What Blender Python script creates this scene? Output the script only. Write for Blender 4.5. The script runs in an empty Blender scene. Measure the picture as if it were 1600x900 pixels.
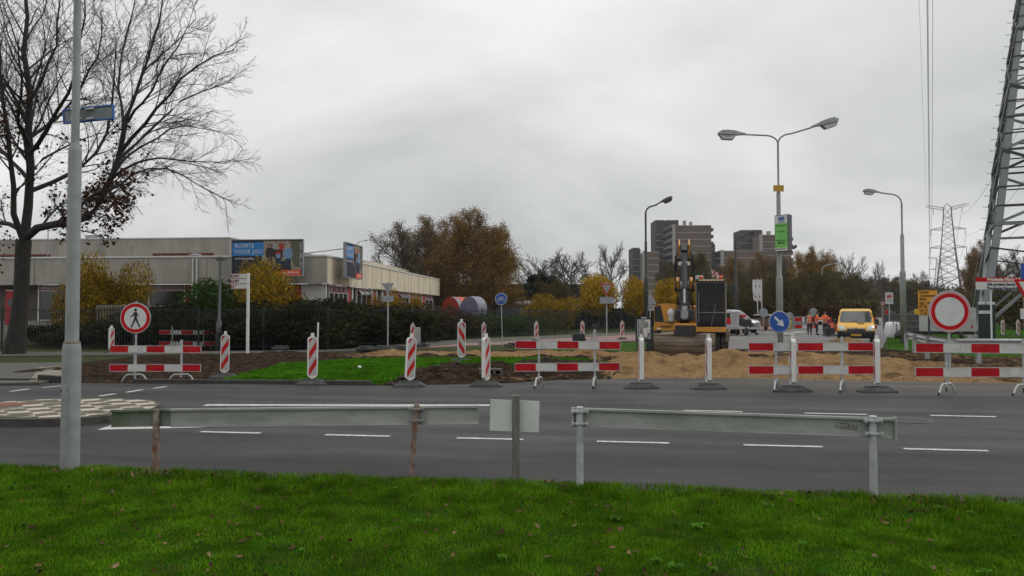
import bpy, bmesh, math, random
import numpy as np
from mathutils import Vector, Matrix, Euler
R = math.radians
random.seed(7); RNG = np.random.default_rng(7)
SC = bpy.context.scene
COL = SC.collection
# ---------------------------------------------------------------- camera
FPX = 1250.0; EYE = 1.76; TILT = math.atan(38 / FPX)
cam_d = bpy.data.cameras.new("camera"); cam = bpy.data.objects.new("camera", cam_d); COL.objects.link(cam)
cam.location = (0, 0, EYE); cam.rotation_euler = (R(90) + TILT, 0, 0)
cam_d.sensor_width = 36; cam_d.lens = 36 * FPX / 1600; cam_d.clip_start = 0.1; cam_d.clip_end = 5000
SC.camera = cam
# ---------------------------------------------------------------- sky, sun, exposure
SUN_EL, SUN_AZ = 42, 80
W = bpy.data.worlds.new("World"); SC.world = W; W.use_nodes = True
wn, wl = W.node_tree.nodes, W.node_tree.links
wn.clear()
wo = wn.new("ShaderNodeOutputWorld"); bg = wn.new("ShaderNodeBackground"); bg.inputs[1].default_value = 0.1
sky = wn.new("ShaderNodeTexSky"); sky.sky_type = 'NISHITA'; sky.sun_disc = False
sky.sun_elevation = R(SUN_EL); sky.sun_rotation = R(SUN_AZ)
tc = wn.new("ShaderNodeTexCoord"); sp = wn.new("ShaderNodeSeparateXYZ"); wl.new(tc.outputs['Generated'], sp.inputs[0])
def wmath(op, a, b):
    n = wn.new("ShaderNodeMath"); n.operation = op
    for i, v in enumerate((a, b)):
        if isinstance(v, (int, float)): n.inputs[i].default_value = v
        else: wl.new(v, n.inputs[i])
    return n.outputs[0]
zc = wmath('MAXIMUM', sp.outputs[2], 0.0); zd = wmath('ADD', zc, 0.38)
cx = wn.new("ShaderNodeCombineXYZ"); wl.new(wmath('DIVIDE', sp.outputs[0], zd), cx.inputs[0]); wl.new(wmath('DIVIDE', sp.outputs[1], zd), cx.inputs[1])
n1 = wn.new("ShaderNodeTexNoise"); n1.inputs['Scale'].default_value = 0.95; n1.inputs['Detail'].default_value = 7; n1.inputs['Roughness'].default_value = 0.52; n1.inputs['Distortion'].default_value = 0.35
mp = wn.new("ShaderNodeMapping"); mp.inputs['Location'].default_value = (14.308, 5.601, 5.739); mp.inputs['Scale'].default_value = (1.0, 1.15, 1); mp.inputs['Rotation'].default_value = (0, 0, 1.228)
wl.new(cx.outputs[0], mp.inputs[0]); wl.new(mp.outputs[0], n1.inputs['Vector'])
rp = wn.new("ShaderNodeValToRGB"); wl.new(n1.outputs['Fac'], rp.inputs[0])
e = rp.color_ramp.elements
e[0].position = 0.35; e[0].color = (0.375, 0.385, 0.387, 1); e[1].position = 0.66; e[1].color = (0.655, 0.65, 0.64, 1)
m_ = rp.color_ramp.elements.new(0.5); m_.color = (0.52, 0.525, 0.523, 1)
up = wn.new("ShaderNodeMapRange"); wl.new(sp.outputs[2], up.inputs[0])
up.inputs[1].default_value = 0.35; up.inputs[2].default_value = 1.0; up.inputs[3].default_value = 14.2; up.inputs[4].default_value = 25.0
sc_ = wn.new("ShaderNodeVectorMath"); sc_.operation = 'SCALE'; wl.new(rp.outputs[0], sc_.inputs[0]); wl.new(up.outputs[0], sc_.inputs['Scale'])
mx = wn.new("ShaderNodeMix"); mx.data_type = 'RGBA'; mx.inputs[0].default_value = 0.97
wl.new(sky.outputs[0], mx.inputs[6]); wl.new(sc_.outputs[0], mx.inputs[7]); wl.new(mx.outputs[2], bg.inputs[0]); wl.new(bg.outputs[0], wo.inputs[0])
sd = bpy.data.lights.new("sun", 'SUN'); sun = bpy.data.objects.new("sun", sd); COL.objects.link(sun)
sd.energy = 0.9; sd.angle = R(25); sd.color = (1.0, 0.98, 0.95)
sun.rotation_euler = (R(90 - SUN_EL), 0, R(180 - SUN_AZ))
SC.view_settings.view_transform = 'Standard'; SC.view_settings.look = 'None'; SC.view_settings.gamma = 1
SC.view_settings.exposure = 0.0; SC.view_settings.use_curve_mapping = False
SC.cycles.max_bounces = 5; SC.cycles.diffuse_bounces = 3; SC.cycles.transparent_max_bounces = 8; SC.cycles.use_denoising = True
try: SC.cycles.denoiser = 'OPENIMAGEDENOISE'
except Exception: pass

# ---------------------------------------------------------------- photo -> place helpers
ct, st = math.cos(TILT), math.sin(TILT)
def ray(px, py):
    a, b = (px - 800) / FPX, (450 - py) / FPX
    return Vector((a, ct - b * st, st + b * ct))
def at(px, py, Y):
    r = ray(px, py); return Vector((0, 0, EYE)) + r * (Y / r.y)
def gp(px, py, z=0.0):
    r = ray(px, py); t = (z - EYE) / r.z; return Vector((0, 0, EYE)) + r * t
# ---------------------------------------------------------------- noise
def _h(ix, iy, s):
    n = (ix * 374761393 + iy * 668265263 + s * 974634777) & 0xffffffff
    n = ((n ^ (n >> 13)) * 1274126177) & 0xffffffff
    return ((n ^ (n >> 16)) & 0xffff) / 65535.0
def vn(x, y, s=0):
    x = np.asarray(x, float); y = np.asarray(y, float)
    ix = np.floor(x).astype(np.int64); iy = np.floor(y).astype(np.int64)
    fx = x - ix; fy = y - iy; fx = fx * fx * (3 - 2 * fx); fy = fy * fy * (3 - 2 * fy)
    a = _h(ix, iy, s); b = _h(ix + 1, iy, s); c = _h(ix, iy + 1, s); d = _h(ix + 1, iy + 1, s)
    return (a * (1 - fx) + b * fx) * (1 - fy) + (c * (1 - fx) + d * fx) * fy
def fbm(x, y, s=0, o=4):
    t = 0; a = 0.5
    for i in range(o): t = t + a * (vn(x * 2 ** i, y * 2 ** i, s + i) - 0.5); a *= 0.5
    return t
# ---------------------------------------------------------------- materials
MC = {}
def mat(name, col, rough=0.7, metal=0.0, var=0.0, vs=3.0, col2=None, bump=0.0, bs=40.0, spec=0.5, coords='pos', dirt=None, ds=1.5, da=0.5, emit=0, stretch=None, dthr=0.5):
    if name in MC: return MC[name]
    m = bpy.data.materials.new(name); MC[name] = m; m.use_nodes = True
    N, L = m.node_tree.nodes, m.node_tree.links; b = N["Principled BSDF"]
    b.inputs['Roughness'].default_value = rough; b.inputs['Metallic'].default_value = metal
    b.inputs['Specular IOR Level'].default_value = spec
    c = (*col, 1); b.inputs['Base Color'].default_value = c
    if coords == 'pos':
        g = N.new("ShaderNodeNewGeometry"); src = g.outputs['Position']
    else:
        g = N.new("ShaderNodeTexCoord"); src = g.outputs['Object']
    if stretch:
        mpn = N.new("ShaderNodeMapping"); mpn.inputs['Scale'].default_value = stretch; L.new(src, mpn.inputs[0]); src = mpn.outputs[0]
    out = None
    if var or col2:
        n = N.new("ShaderNodeTexNoise"); n.inputs['Scale'].default_value = vs; n.inputs['Detail'].default_value = 6; n.inputs['Roughness'].default_value = 0.62
        L.new(src, n.inputs['Vector'])
        r = N.new("ShaderNodeValToRGB"); L.new(n.outputs['Fac'], r.inputs[0])
        c2 = col2 if col2 else tuple(x * (1 - var) for x in col); c1 = col if col2 else tuple(min(1, x * (1 + var)) for x in col)
        r.color_ramp.elements[0].position = 0.36; r.color_ramp.elements[0].color = (*c2, 1)
        r.color_ramp.elements[1].position = 0.64; r.color_ramp.elements[1].color = (*c1, 1)
        out = r.outputs[0]
    if dirt:
        n = N.new("ShaderNodeTexNoise"); n.inputs['Scale'].default_value = ds; n.inputs['Detail'].default_value = 8; n.inputs['Roughness'].default_value = 0.7
        L.new(src, n.inputs['Vector'])
        r = N.new("ShaderNodeMapRange"); r.inputs[1].default_value = dthr; r.inputs[2].default_value = dthr + 0.22; r.inputs[4].default_value = da; L.new(n.outputs['Fac'], r.inputs[0])
        x = N.new("ShaderNodeMix"); x.data_type = 'RGBA'; L.new(r.outputs[0], x.inputs[0])
        if out is not None: L.new(out, x.inputs[6])
        else: x.inputs[6].default_value = c
        x.inputs[7].default_value = (*dirt, 1); out = x.outputs[2]
    if out is not None: L.new(out, b.inputs['Base Color'])
    if bump:
        n = N.new("ShaderNodeTexNoise"); n.inputs['Scale'].default_value = bs; n.inputs['Detail'].default_value = 5
        L.new(src, n.inputs['Vector'])
        bp = N.new("ShaderNodeBump"); bp.inputs['Strength'].default_value = bump; bp.inputs['Distance'].default_value = 0.02
        L.new(n.outputs['Fac'], bp.inputs['Height']); L.new(bp.outputs[0], b.inputs['Normal'])
    if emit:
        b.inputs['Emission Color'].default_value = c; b.inputs['Emission Strength'].default_value = emit
    return m
def leafmat(name, cols, rough=0.7, trans=0.25):
    if name in MC: return MC[name]
    m = bpy.data.materials.new(name); MC[name] = m; m.use_nodes = True
    N, L = m.node_tree.nodes, m.node_tree.links; b = N["Principled BSDF"]
    g = N.new("ShaderNodeNewGeometry"); r = N.new("ShaderNodeValToRGB"); L.new(g.outputs['Random Per Island'], r.inputs[0])
    cr = r.color_ramp
    while len(cr.elements) < len(cols): cr.elements.new(0.5)
    for i, c in enumerate(cols): cr.elements[i].position = i / (len(cols) - 1); cr.elements[i].color = (*c, 1)
    n = N.new("ShaderNodeTexNoise"); n.inputs['Scale'].default_value = 0.6; n.inputs['Detail'].default_value = 3; L.new(g.outputs['Position'], n.inputs['Vector'])
    mr = N.new("ShaderNodeMapRange"); mr.inputs[1].default_value = 0.3; mr.inputs[2].default_value = 0.7; mr.inputs[3].default_value = 0.78; mr.inputs[4].default_value = 1.25; L.new(n.outputs['Fac'], mr.inputs[0])
    n2_ = N.new("ShaderNodeTexNoise"); n2_.inputs['Scale'].default_value = 3.2; n2_.inputs['Detail'].default_value = 3; L.new(g.outputs['Position'], n2_.inputs['Vector'])
    mr2 = N.new("ShaderNodeMapRange"); mr2.inputs[1].default_value = 0.34; mr2.inputs[2].default_value = 0.66; mr2.inputs[3].default_value = 0.62; mr2.inputs[4].default_value = 1.36; L.new(n2_.outputs['Fac'], mr2.inputs[0])
    ml = N.new("ShaderNodeMath"); ml.operation = 'MULTIPLY'; L.new(mr.outputs[0], ml.inputs[0]); L.new(mr2.outputs[0], ml.inputs[1])
    s = N.new("ShaderNodeVectorMath"); s.operation = 'SCALE'; L.new(r.outputs[0], s.inputs[0]); L.new(ml.outputs[0], s.inputs['Scale'])
    L.new(s.outputs[0], b.inputs['Base Color']); b.inputs['Roughness'].default_value = rough; b.inputs['Specular IOR Level'].default_value = 0.02
    t = N.new("ShaderNodeBsdfTranslucent"); L.new(s.outputs[0], t.inputs[0]); mxs = N.new("ShaderNodeMixShader"); mxs.inputs[0].default_value = trans
    o = N["Material Output"]; L.new(b.outputs[0], mxs.inputs[1]); L.new(t.outputs[0], mxs.inputs[2]); L.new(mxs.outputs[0], o.inputs[0])
    return m
# ---------------------------------------------------------------- mesh builder
def tag(o, label=None, cat=None, group=None, kind=None):
    if label: o["label"] = label
    if cat: o["category"] = cat
    if group: o["group"] = group
    if kind: o["kind"] = kind
    return o
def empty(name, loc=(0, 0, 0), rz=0.0, rot=None):
    o = bpy.data.objects.new(name, None); COL.objects.link(o); o.location = loc
    o.rotation_euler = rot if rot else (0, 0, rz); o.empty_display_size = 0.2
    return o
class MB:
    def __init__(s): s.v = []; s.f = []; s.m = []; s.sm = []
    def add(s, vs, fs, m=0, smooth=False, M=None):
        b = len(s.v)
        if M is not None: vs = [M @ Vector(v) for v in vs]
        s.v += [tuple(v) for v in vs]; s.f += [tuple(i + b for i in f) for f in fs]
        s.m += [m] * len(fs) if isinstance(m, int) else list(m); s.sm += [smooth] * len(fs); return s
    def box(s, c, d, m=0, rot=None, bev=0.0):
        x, y, z = d[0] / 2, d[1] / 2, d[2] / 2
        M = Matrix.Translation(c) @ (Euler(rot).to_matrix().to_4x4() if rot else Matrix())
        if bev <= 0:
            vs = [(-x, -y, -z), (x, -y, -z), (x, y, -z), (-x, y, -z), (-x, -y, z), (x, -y, z), (x, y, z), (-x, y, z)]
            return s.add(vs, [(0, 3, 2, 1), (4, 5, 6, 7), (0, 1, 5, 4), (1, 2, 6, 5), (2, 3, 7, 6), (3, 0, 4, 7)], m, False, M)
        bm = bmesh.new(); bmesh.ops.create_cube(bm, size=1); bmesh.ops.scale(bm, vec=d, verts=bm.verts)
        bmesh.ops.bevel(bm, geom=bm.edges[:], offset=min(bev, min(d) * 0.45), segments=2, affect='EDGES', profile=0.6)
        bm.verts.ensure_lookup_table(); vs = [v.co.copy() for v in bm.verts]; fs = [tuple(v.index for v in f.verts) for f in bm.faces]; bm.free()
        return s.add(vs, fs, m, False, M)
    def bb(s, a, b, m=0, bev=0.0):
        return s.box([(a[i] + b[i]) / 2 for i in range(3)], [abs(b[i] - a[i]) for i in range(3)], m, None, bev)
    def cyl(s, a, b, r0, r1=None, n=12, m=0, cap=True, smooth=True):
        r1 = r0 if r1 is None else r1; a = Vector(a); b = Vector(b); d = (b - a).normalized()
        u = d.orthogonal().normalized(); w = d.cross(u); vs = []
        for p, r in ((a, r0), (b, r1)):
            for i in range(n): t = 2 * math.pi * i / n; vs.append(p + (u * math.cos(t) + w * math.sin(t)) * r)
        s.add(vs, [(i, (i + 1) % n, n + (i + 1) % n, n + i) for i in range(n)], m, smooth)
        if cap: s.add(vs[:n], [tuple(range(n))[::-1]], m); s.add(vs[n:], [tuple(range(n))], m)
        return s
    def tube(s, pts, r, n=8, m=0, cap=True):
        pts = [Vector(p) for p in pts]; k = len(pts); rs = r if isinstance(r, (list, tuple)) else [r] * k
        vs = []; u = None
        for i in range(k):
            d = (pts[min(i + 1, k - 1)] - pts[max(i - 1, 0)]).normalized()
            u = d.orthogonal().normalized() if u is None else (u - d * u.dot(d)).normalized(); w = d.cross(u)
            for j in range(n): t = 2 * math.pi * j / n; vs.append(pts[i] + (u * math.cos(t) + w * math.sin(t)) * rs[i])
        fs = [(i * n + j, i * n + (j + 1) % n, (i + 1) * n + (j + 1) % n, (i + 1) * n + j) for i in range(k - 1) for j in range(n)]
        s.add(vs, fs, m, True)
        if cap: s.add(vs[:n], [tuple(range(n))[::-1]], m); s.add(vs[-n:], [tuple(range(n))], m)
        return s
    def beam(s, a, b, w, t=None, m=0):
        a = Vector(a); b = Vector(b); d = b - a; L = d.length; t = t or w
        M = Matrix.Translation((a + b) / 2) @ d.to_track_quat('Z', 'Y').to_matrix().to_4x4()
        x, y, z = w / 2, t / 2, L / 2
        vs = [(-x, -y, -z), (x, -y, -z), (x, y, -z), (-x, y, -z), (-x, -y, z), (x, -y, z), (x, y, z), (-x, y, z)]
        return s.add(vs, [(0, 3, 2, 1), (4, 5, 6, 7), (0, 1, 5, 4), (1, 2, 6, 5), (2, 3, 7, 6), (3, 0, 4, 7)], m, False, M)
    def prism(s, poly, y0, y1, m=0, M=None, smooth=False):     # polygon in XZ, extruded along Y
        n = len(poly); vs = [(p[0], y0, p[1]) for p in poly] + [(p[0], y1, p[1]) for p in poly]
        return s.add(vs, [tuple(range(n)), tuple(range(2 * n - 1, n - 1, -1))] + [(i, n + i, n + (i + 1) % n, (i + 1) % n) for i in range(n)], m, smooth, M)
    def slab(s, poly, z0, z1, m=0, M=None):                    # polygon in XY, extruded in Z
        n = len(poly); vs = [(p[0], p[1], z0) for p in poly] + [(p[0], p[1], z1) for p in poly]
        return s.add(vs, [tuple(range(n))[::-1], tuple(range(n, 2 * n))] + [(i, (i + 1) % n, n + (i + 1) % n, n + i) for i in range(n)], m, False, M)
    def lathe(s, prof, c=(0, 0, 0), n=16, m=0, M=None, smooth=True):
        vs = [(c[0] + r * math.cos(2 * math.pi * j / n), c[1] + r * math.sin(2 * math.pi * j / n), c[2] + z) for r, z in prof for j in range(n)]
        k = len(prof)
        return s.add(vs, [(i * n + j, i * n + (j + 1) % n, (i + 1) * n + (j + 1) % n, (i + 1) * n + j) for i in range(k - 1) for j in range(n)], m, smooth, M)
    def ball(s, c, r, n=10, m=0, sx=(1, 1, 1)):
        prof = [(math.sin(math.pi * i / n) * r, -math.cos(math.pi * i / n) * r) for i in range(n + 1)]
        prof[0] = (0.0005, -r); prof[-1] = (0.0005, r)
        return s.lathe(prof, (0, 0, 0), n * 2, m, Matrix.Translation(c) @ Matrix.Diagonal((*sx, 1)))
    def grid(s, P, m=0, smooth=True):                          # P[i][j] points
        a, b = len(P), len(P[0]); vs = [p for r in P for p in r]
        return s.add(vs, [(i * b + j, i * b + j + 1, (i + 1) * b + j + 1, (i + 1) * b + j) for i in range(a - 1) for j in range(b - 1)], m, smooth)
    def build(s, name, mats, parent=None, loc=None, rot=None):
        me = bpy.data.meshes.new(name); me.from_pydata(s.v, [], s.f)
        for mm in (mats if isinstance(mats, (list, tuple)) else [mats]): me.materials.append(mm)
        me.polygons.foreach_set('material_index', s.m); me.polygons.foreach_set('use_smooth', s.sm)
        me.update()
        bm = bmesh.new(); bm.from_mesh(me); bmesh.ops.recalc_face_normals(bm, faces=bm.faces[:]); bm.to_mesh(me); bm.free()
        o = bpy.data.objects.new(name, me); COL.objects.link(o)
        if parent: o.parent = parent
        if loc is not None: o.location = loc
        if rot is not None: o.rotation_euler = rot
        return o
def mesh_np(name, V, F, mats, midx=None, parent=None, smooth=False):
    V = np.asarray(V, np.float32); F = np.asarray(F, np.int32); k = F.shape[1]
    me = bpy.data.meshes.new(name); me.vertices.add(len(V)); me.vertices.foreach_set('co', V.ravel())
    me.loops.add(F.size); me.loops.foreach_set('vertex_index', F.ravel())
    me.polygons.add(len(F)); me.polygons.foreach_set('loop_start', np.arange(0, F.size, k, dtype=np.int32))
    try: me.polygons.foreach_set('loop_total', np.full(len(F), k, np.int32))
    except Exception: pass
    for mm in (mats if isinstance(mats, (list, tuple)) else [mats]): me.materials.append(mm)
    if midx is not None: me.polygons.foreach_set('material_index', np.asarray(midx, np.int32))
    me.polygons.foreach_set('use_smooth', np.full(len(F), smooth, bool))
    me.update(calc_edges=True); me.validate()
    o = bpy.data.objects.new(name, me); COL.objects.link(o)
    if parent: o.parent = parent
    return o
def copy_tree(o, parent=None):
    c = o.copy(); COL.objects.link(c); c.parent = parent
    for ch in [x for x in KIDS.get(o.name, [])]: copy_tree(ch, c)
    return c
KIDS = {}
def regkids(root):
    for ob in COL.objects:
        if ob.parent is not None: KIDS.setdefault(ob.parent.name, [])
    KIDS.clear()
    for ob in COL.objects:
        if ob.parent is not None: KIDS.setdefault(ob.parent.name, []).append(ob)
def text_mb(txt, size, M, name, material, parent, ext=0.002, align='LEFT', bold=0.0, sx=1.0, sp=1.0):
    cu = bpy.data.curves.new(name, 'FONT'); cu.body = txt; cu.size = size; cu.extrude = ext; cu.align_x = align; cu.offset = bold; cu.resolution_u = 2
    cu.space_line = 1.0; cu.space_character = sp
    t = bpy.data.objects.new(name, cu); COL.objects.link(t)
    dg = bpy.context.evaluated_depsgraph_get(); me = bpy.data.meshes.new_from_object(t.evaluated_get(dg)); bpy.data.objects.remove(t)
    me.transform(M @ Matrix.Diagonal((sx, 1, 1, 1))); me.materials.clear(); me.materials.append(material)
    o = bpy.data.objects.new(name, me); COL.objects.link(o); o.parent = parent
    return o
UPR = Matrix.Rotation(R(90), 4, 'X')      # text plane XY -> XZ facing -Y
def TXT(x, y, z): return Matrix.Translation((x, y, z)) @ UPR

# shared materials
GALV = mat("galvanised_steel", (0.42, 0.43, 0.44), 0.5, 0.35, var=0.18, vs=9, bump=0.1, bs=60, dirt=(0.22, 0.22, 0.21), ds=4, da=0.35)
POLE = mat("pole_grey_paint", (0.25, 0.265, 0.265), 0.6, 0.1, var=0.12, vs=5, dirt=(0.17, 0.18, 0.17), ds=6, da=0.5, bump=0.08, bs=80)
DARKP = mat("dark_pole_paint", (0.035, 0.038, 0.04), 0.55, var=0.2, vs=6)
WHITE = mat("white_paint", (0.66, 0.66, 0.64), 0.5, var=0.06, vs=4, dirt=(0.36, 0.35, 0.32), ds=5, da=0.45)
SIGNW = mat("sign_white", (0.58, 0.58, 0.57), 0.45, var=0.05, vs=6, dirt=(0.38, 0.37, 0.34), ds=7, da=0.3)
RED = mat("sign_red", (0.46, 0.005, 0.010), 0.6, var=0.12, vs=6, dirt=(0.25, 0.02, 0.02), ds=6, da=0.3, spec=.2)
BLUE = mat("sign_blue", (0.012, 0.07, 0.33), 0.4, var=0.08, vs=6)
SBACK = mat("sign_back_grey", (0.27, 0.285, 0.30), 0.55, 0.1, var=0.1, vs=5, dirt=(0.17, 0.17, 0.17), ds=7, da=0.4)
BLACK = mat("black_rubber", (0.022, 0.022, 0.023), 0.75, var=0.3, vs=8, bump=0.2, bs=60)
BLK = mat("black_paint", (0.012, 0.012, 0.014), 0.35)
RUST = mat("rusty_steel", (0.17, 0.075, 0.035), 0.85, 0.1, col2=(0.27, 0.25, 0.23), vs=9, dirt=(0.09, 0.03, 0.015), ds=14, da=0.8, bump=0.35, bs=70, dthr=0.47)
GLASSD = mat("dark_glass", (0.018, 0.021, 0.024), 0.12, 0.0, spec=0.7)
RUBB = mat("recycled_rubber", (0.055, 0.056, 0.058), 0.85, var=0.35, vs=12, bump=0.5, bs=60, dirt=(0.13, 0.12, 0.105), ds=5, da=0.6)
ORANGE = mat("machine_yellow", (0.62, 0.27, 0.035), 0.45, var=0.08, vs=4, dirt=(0.22, 0.15, 0.08), ds=4, da=0.55)
# ================================================================ GROUND
def sstep(t): t = np.clip(t, 0, 1); return t * t * (3 - 2 * t)
EDGE = np.array([(-400, 81.0), (-30, 23.0), (-12.8, 20.1), (-6.3, 19.7), (-2.9, 19.2), (0, 20.0), (1.3, 20.9), (3.5, 21.5), (6.4, 21.5), (8.3, 20.9), (12.7, 19.9), (30, 17.2), (400, -40)])
def yfar(x): return np.interp(x, EDGE[:, 0], EDGE[:, 1])
def inpoly(x, y, P):
    c = np.zeros(np.shape(x), bool); n = len(P)
    for i in range(n):
        x1, y1 = P[i]; x2, y2 = P[(i + 1) % n]
        k = ((y1 > y) != (y2 > y)) & (x < (x2 - x1) * (y - y1) / ((y2 - y1) if y2 != y1 else 1e-9) + x1); c ^= k
    return c
def gxy(L, z=0.0): return [tuple(gp(a, b, z))[:2] for a, b in L]
LAWN = gxy([(350, 598), (440, 600), (560, 602), (600, 601), (640, 596), (700, 588), (740, 585), (800, 592), (870, 574), (965, 566), (968, 561), (800, 559), (640, 559), (540, 562), (440, 571), (380, 584)])
RGRASS = gxy([(1388, 546), (1470, 556), (1700, 560), (1900, 520), (1700, 505), (1400, 505), (1385, 512)])
RGRASS2 = gxy([(860, 546), (1000, 548), (1040, 538), (1020, 533), (860, 541)])
HEAPS = [(5.25, 24.3, .46, 1.25, 1.1), (6.75, 24.5, .30, .5, .8), (3.75, 24.6, .34, .55, 1.3), (8.9, 24.6, .42, 1.2, 1.2), (10.6, 24.2, .28, .8, 1.0), (15.2, 36.5, .62, 1.0, .9), (12.2, 24.3, .33, 1.2, 1.1),
         (8.0, 28.5, .22, 1.6, 1.4), (17.2, 25.4, .30, 2.6, 1.0), (14.6, 28.0, -.40, 1.6, 1.2), (4.1, 30.0, -.18, .8, 1.6), (3.2, 33.5, .35, .5, .6), (-1.3, 21.3, .10, .5, .5), (.6, 21.9, .08, .7, .5), (-13.2, 23.5, .15, .9, 1.1)]
def gz(x, y):
    x = np.asarray(x, float); y = np.asarray(y, float); s = y - yfar(x)
    z = np.zeros_like(x)
    win = sstep((x + 3.9) / 1.9) * (1 - sstep((x - 2.4) / 1.2))
    z += .33 * sstep(s / 1.5) * win * (1 - sstep((y - 22.5) / 7))
    lawnside = sstep((x + 9) / 2) * (1 - sstep((x + 4.5) / 1.5)); z += .07 * lawnside * sstep(s / .3) * (1 - sstep((y - 24) / 5))
    for hx, hy, h, sx, sy in HEAPS:
        d = ((x - hx) / sx) ** 2 + ((y - hy) / sy) ** 2
        z += h * np.exp(-d ** 1.15 * .55) * sstep(s / .9) * (1 + .5 * fbm(x * 1.7, y * 1.7, 3))
    work = sstep(s / 1.0) * (1 - sstep((y - 36) / 4)) * sstep((x + 15) / 2)
    lawn = inpoly(x + .4 * fbm(x * 2, y * 2, 9), y + .5 * fbm(x * 2, y * 2, 19), LAWN)
    rough = np.where(lawn, .15, 1.0)
    z += work * rough * (.34 * fbm(x * .9, y * .9, 21) + .22 * fbm(x * 3.2, y * 3.2, 31, 4) - .02)
    leftd = sstep((x + 14) / 1.5) * (1 - sstep((x + 8.5) / 2)) * sstep((s - .3) / .8) * (1 - sstep((s - 4) / 3)); z -= .10 * leftd
    rg = inpoly(x, y, RGRASS); z = np.where(rg, z * .4 + .03, z)
    z = np.where(s < 0.02, -.07, z)
    far = sstep((y - 60) / 200); z += far * .2 * fbm(x / 30, y / 30, 5)
    return z
def axis(lo, hi, st, a, b, g=1.13):
    A = list(np.arange(lo, hi, st)); d = st
    while A[-1] < b: d *= g; A.append(A[-1] + d)
    d = st
    while A[0] > a: d *= g; A.insert(0, A[0] - d)
    return np.array(A)
gx = axis(-15, 19.5, .10, -1500, 1500); gy = axis(18.6, 34, .085, -60, 2600)
XX, YY = np.meshgrid(gx, gy); ZZ = gz(XX, YY)
nx, ny = len(gx), len(gy)
V = np.stack([XX.ravel(), YY.ravel(), ZZ.ravel()], 1)
ii = (np.arange(ny - 1)[:, None] * nx + np.arange(nx - 1)[None, :]).ravel()
F = np.stack([ii, ii + 1, ii + nx + 1, ii + nx], 1)
gm = bpy.data.materials.new("ground_soil_sand_grass"); gm.use_nodes = True
def ground_material(m):
    N, L = m.node_tree.nodes, m.node_tree.links; b = N["Principled BSDF"]; b.inputs['Roughness'].default_value = .95; b.inputs['Specular IOR Level'].default_value = .04
    g = N.new("ShaderNodeNewGeometry"); a = N.new("ShaderNodeAttribute"); a.attribute_name = "cover"; s = N.new("ShaderNodeSeparateColor"); L.new(a.outputs['Color'], s.inputs[0])
    def noise(sc, det=6, r=.6):
        n = N.new("ShaderNodeTexNoise"); n.inputs['Scale'].default_value = sc; n.inputs['Detail'].default_value = det; n.inputs['Roughness'].default_value = r; L.new(g.outputs['Position'], n.inputs['Vector']); return n.outputs['Fac']
    def ramp(f, *st):
        r = N.new("ShaderNodeValToRGB"); L.new(f, r.inputs[0])
        while len(r.color_ramp.elements) < len(st): r.color_ramp.elements.new(.5)
        for e_, (p, c) in zip(r.color_ramp.elements, st): e_.position = p; e_.color = (*c, 1)
        return r.outputs[0]
    def edge(w, n):
        ad = N.new("ShaderNodeMath"); ad.operation = 'MULTIPLY_ADD'; L.new(n, ad.inputs[0]); ad.inputs[1].default_value = .55; L.new(w, ad.inputs[2])
        mr = N.new("ShaderNodeMapRange"); mr.inputs[1].default_value = .68; mr.inputs[2].default_value = .88; L.new(ad.outputs[0], mr.inputs[0]); return mr.outputs[0]
    def mix(f, a_, b_):
        x = N.new("ShaderNodeMix"); x.data_type = 'RGBA'; L.new(f, x.inputs[0]); L.new(a_, x.inputs[6]); L.new(b_, x.inputs[7]); return x.outputs[2]
    nbig, nmid, nfine, ndamp = noise(.7), noise(4, 8, .7), noise(22, 5, .7), noise(1.1, 7, .65)
    soil = ramp(nmid, (.3, (.010, .007, .005)), (.5, (.028, .019, .012)), (.70, (.085, .054, .030)))
    sand = ramp(nmid, (.28, (.115, .070, .036)), (.5, (.235, .142, .066)), (.72, (.34, .225, .12)))
    sand2 = mix(edge(nbig, nbig), sand, ramp(nfine, (.3, (.17, .10, .046)), (.7, (.29, .19, .10))))
    dm = N.new("ShaderNodeMapRange"); dm.inputs[1].default_value = .50; dm.inputs[2].default_value = .62; dm.inputs[4].default_value = .8; L.new(ndamp, dm.inputs[0]); sand2 = mix(dm.outputs[0], sand2, ramp(nmid, (.35, (.075, .045, .024)), (.65, (.15, .092, .046))))
    grass = ramp(nfine, (.3, (.018, .040, .006)), (.55, (.040, .095, .012)), (.75, (.080, .12, .03)))
    scrub = ramp(nmid, (.3, (.028, .036, .014)), (.6, (.055, .07, .028)), (.75, (.085, .075, .045)))
    c = mix(edge(s.outputs[0], nmid), soil, sand2)
    c = mix(edge(s.outputs[2], nmid), c, scrub)
    c = mix(edge(s.outputs[1], nmid), c, grass)
    L.new(c, b.inputs['Base Color'])
    bp = N.new("ShaderNodeBump"); bp.inputs['Strength'].default_value = .9; bp.inputs['Distance'].default_value = .05; L.new(noise(14, 8, .75), bp.inputs['Height']); L.new(bp.outputs[0], b.inputs['Normal'])
ground_material(gm)
ground = mesh_np("ground", V, F, gm, smooth=True); tag(ground, kind="structure")
xs, ys = V[:, 0], V[:, 1]; ss = ys - yfar(xs); jx, jy = .5 * fbm(xs, ys, 41), .7 * fbm(xs, ys, 42)
hold_ = 0; sandw = sstep((xs - 2.3 - 1.6 * fbm(xs * .5, ys * .5, 44)) / 1.2) * (1 - sstep((ys - 33) / 6)) * (ss > 0)
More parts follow.
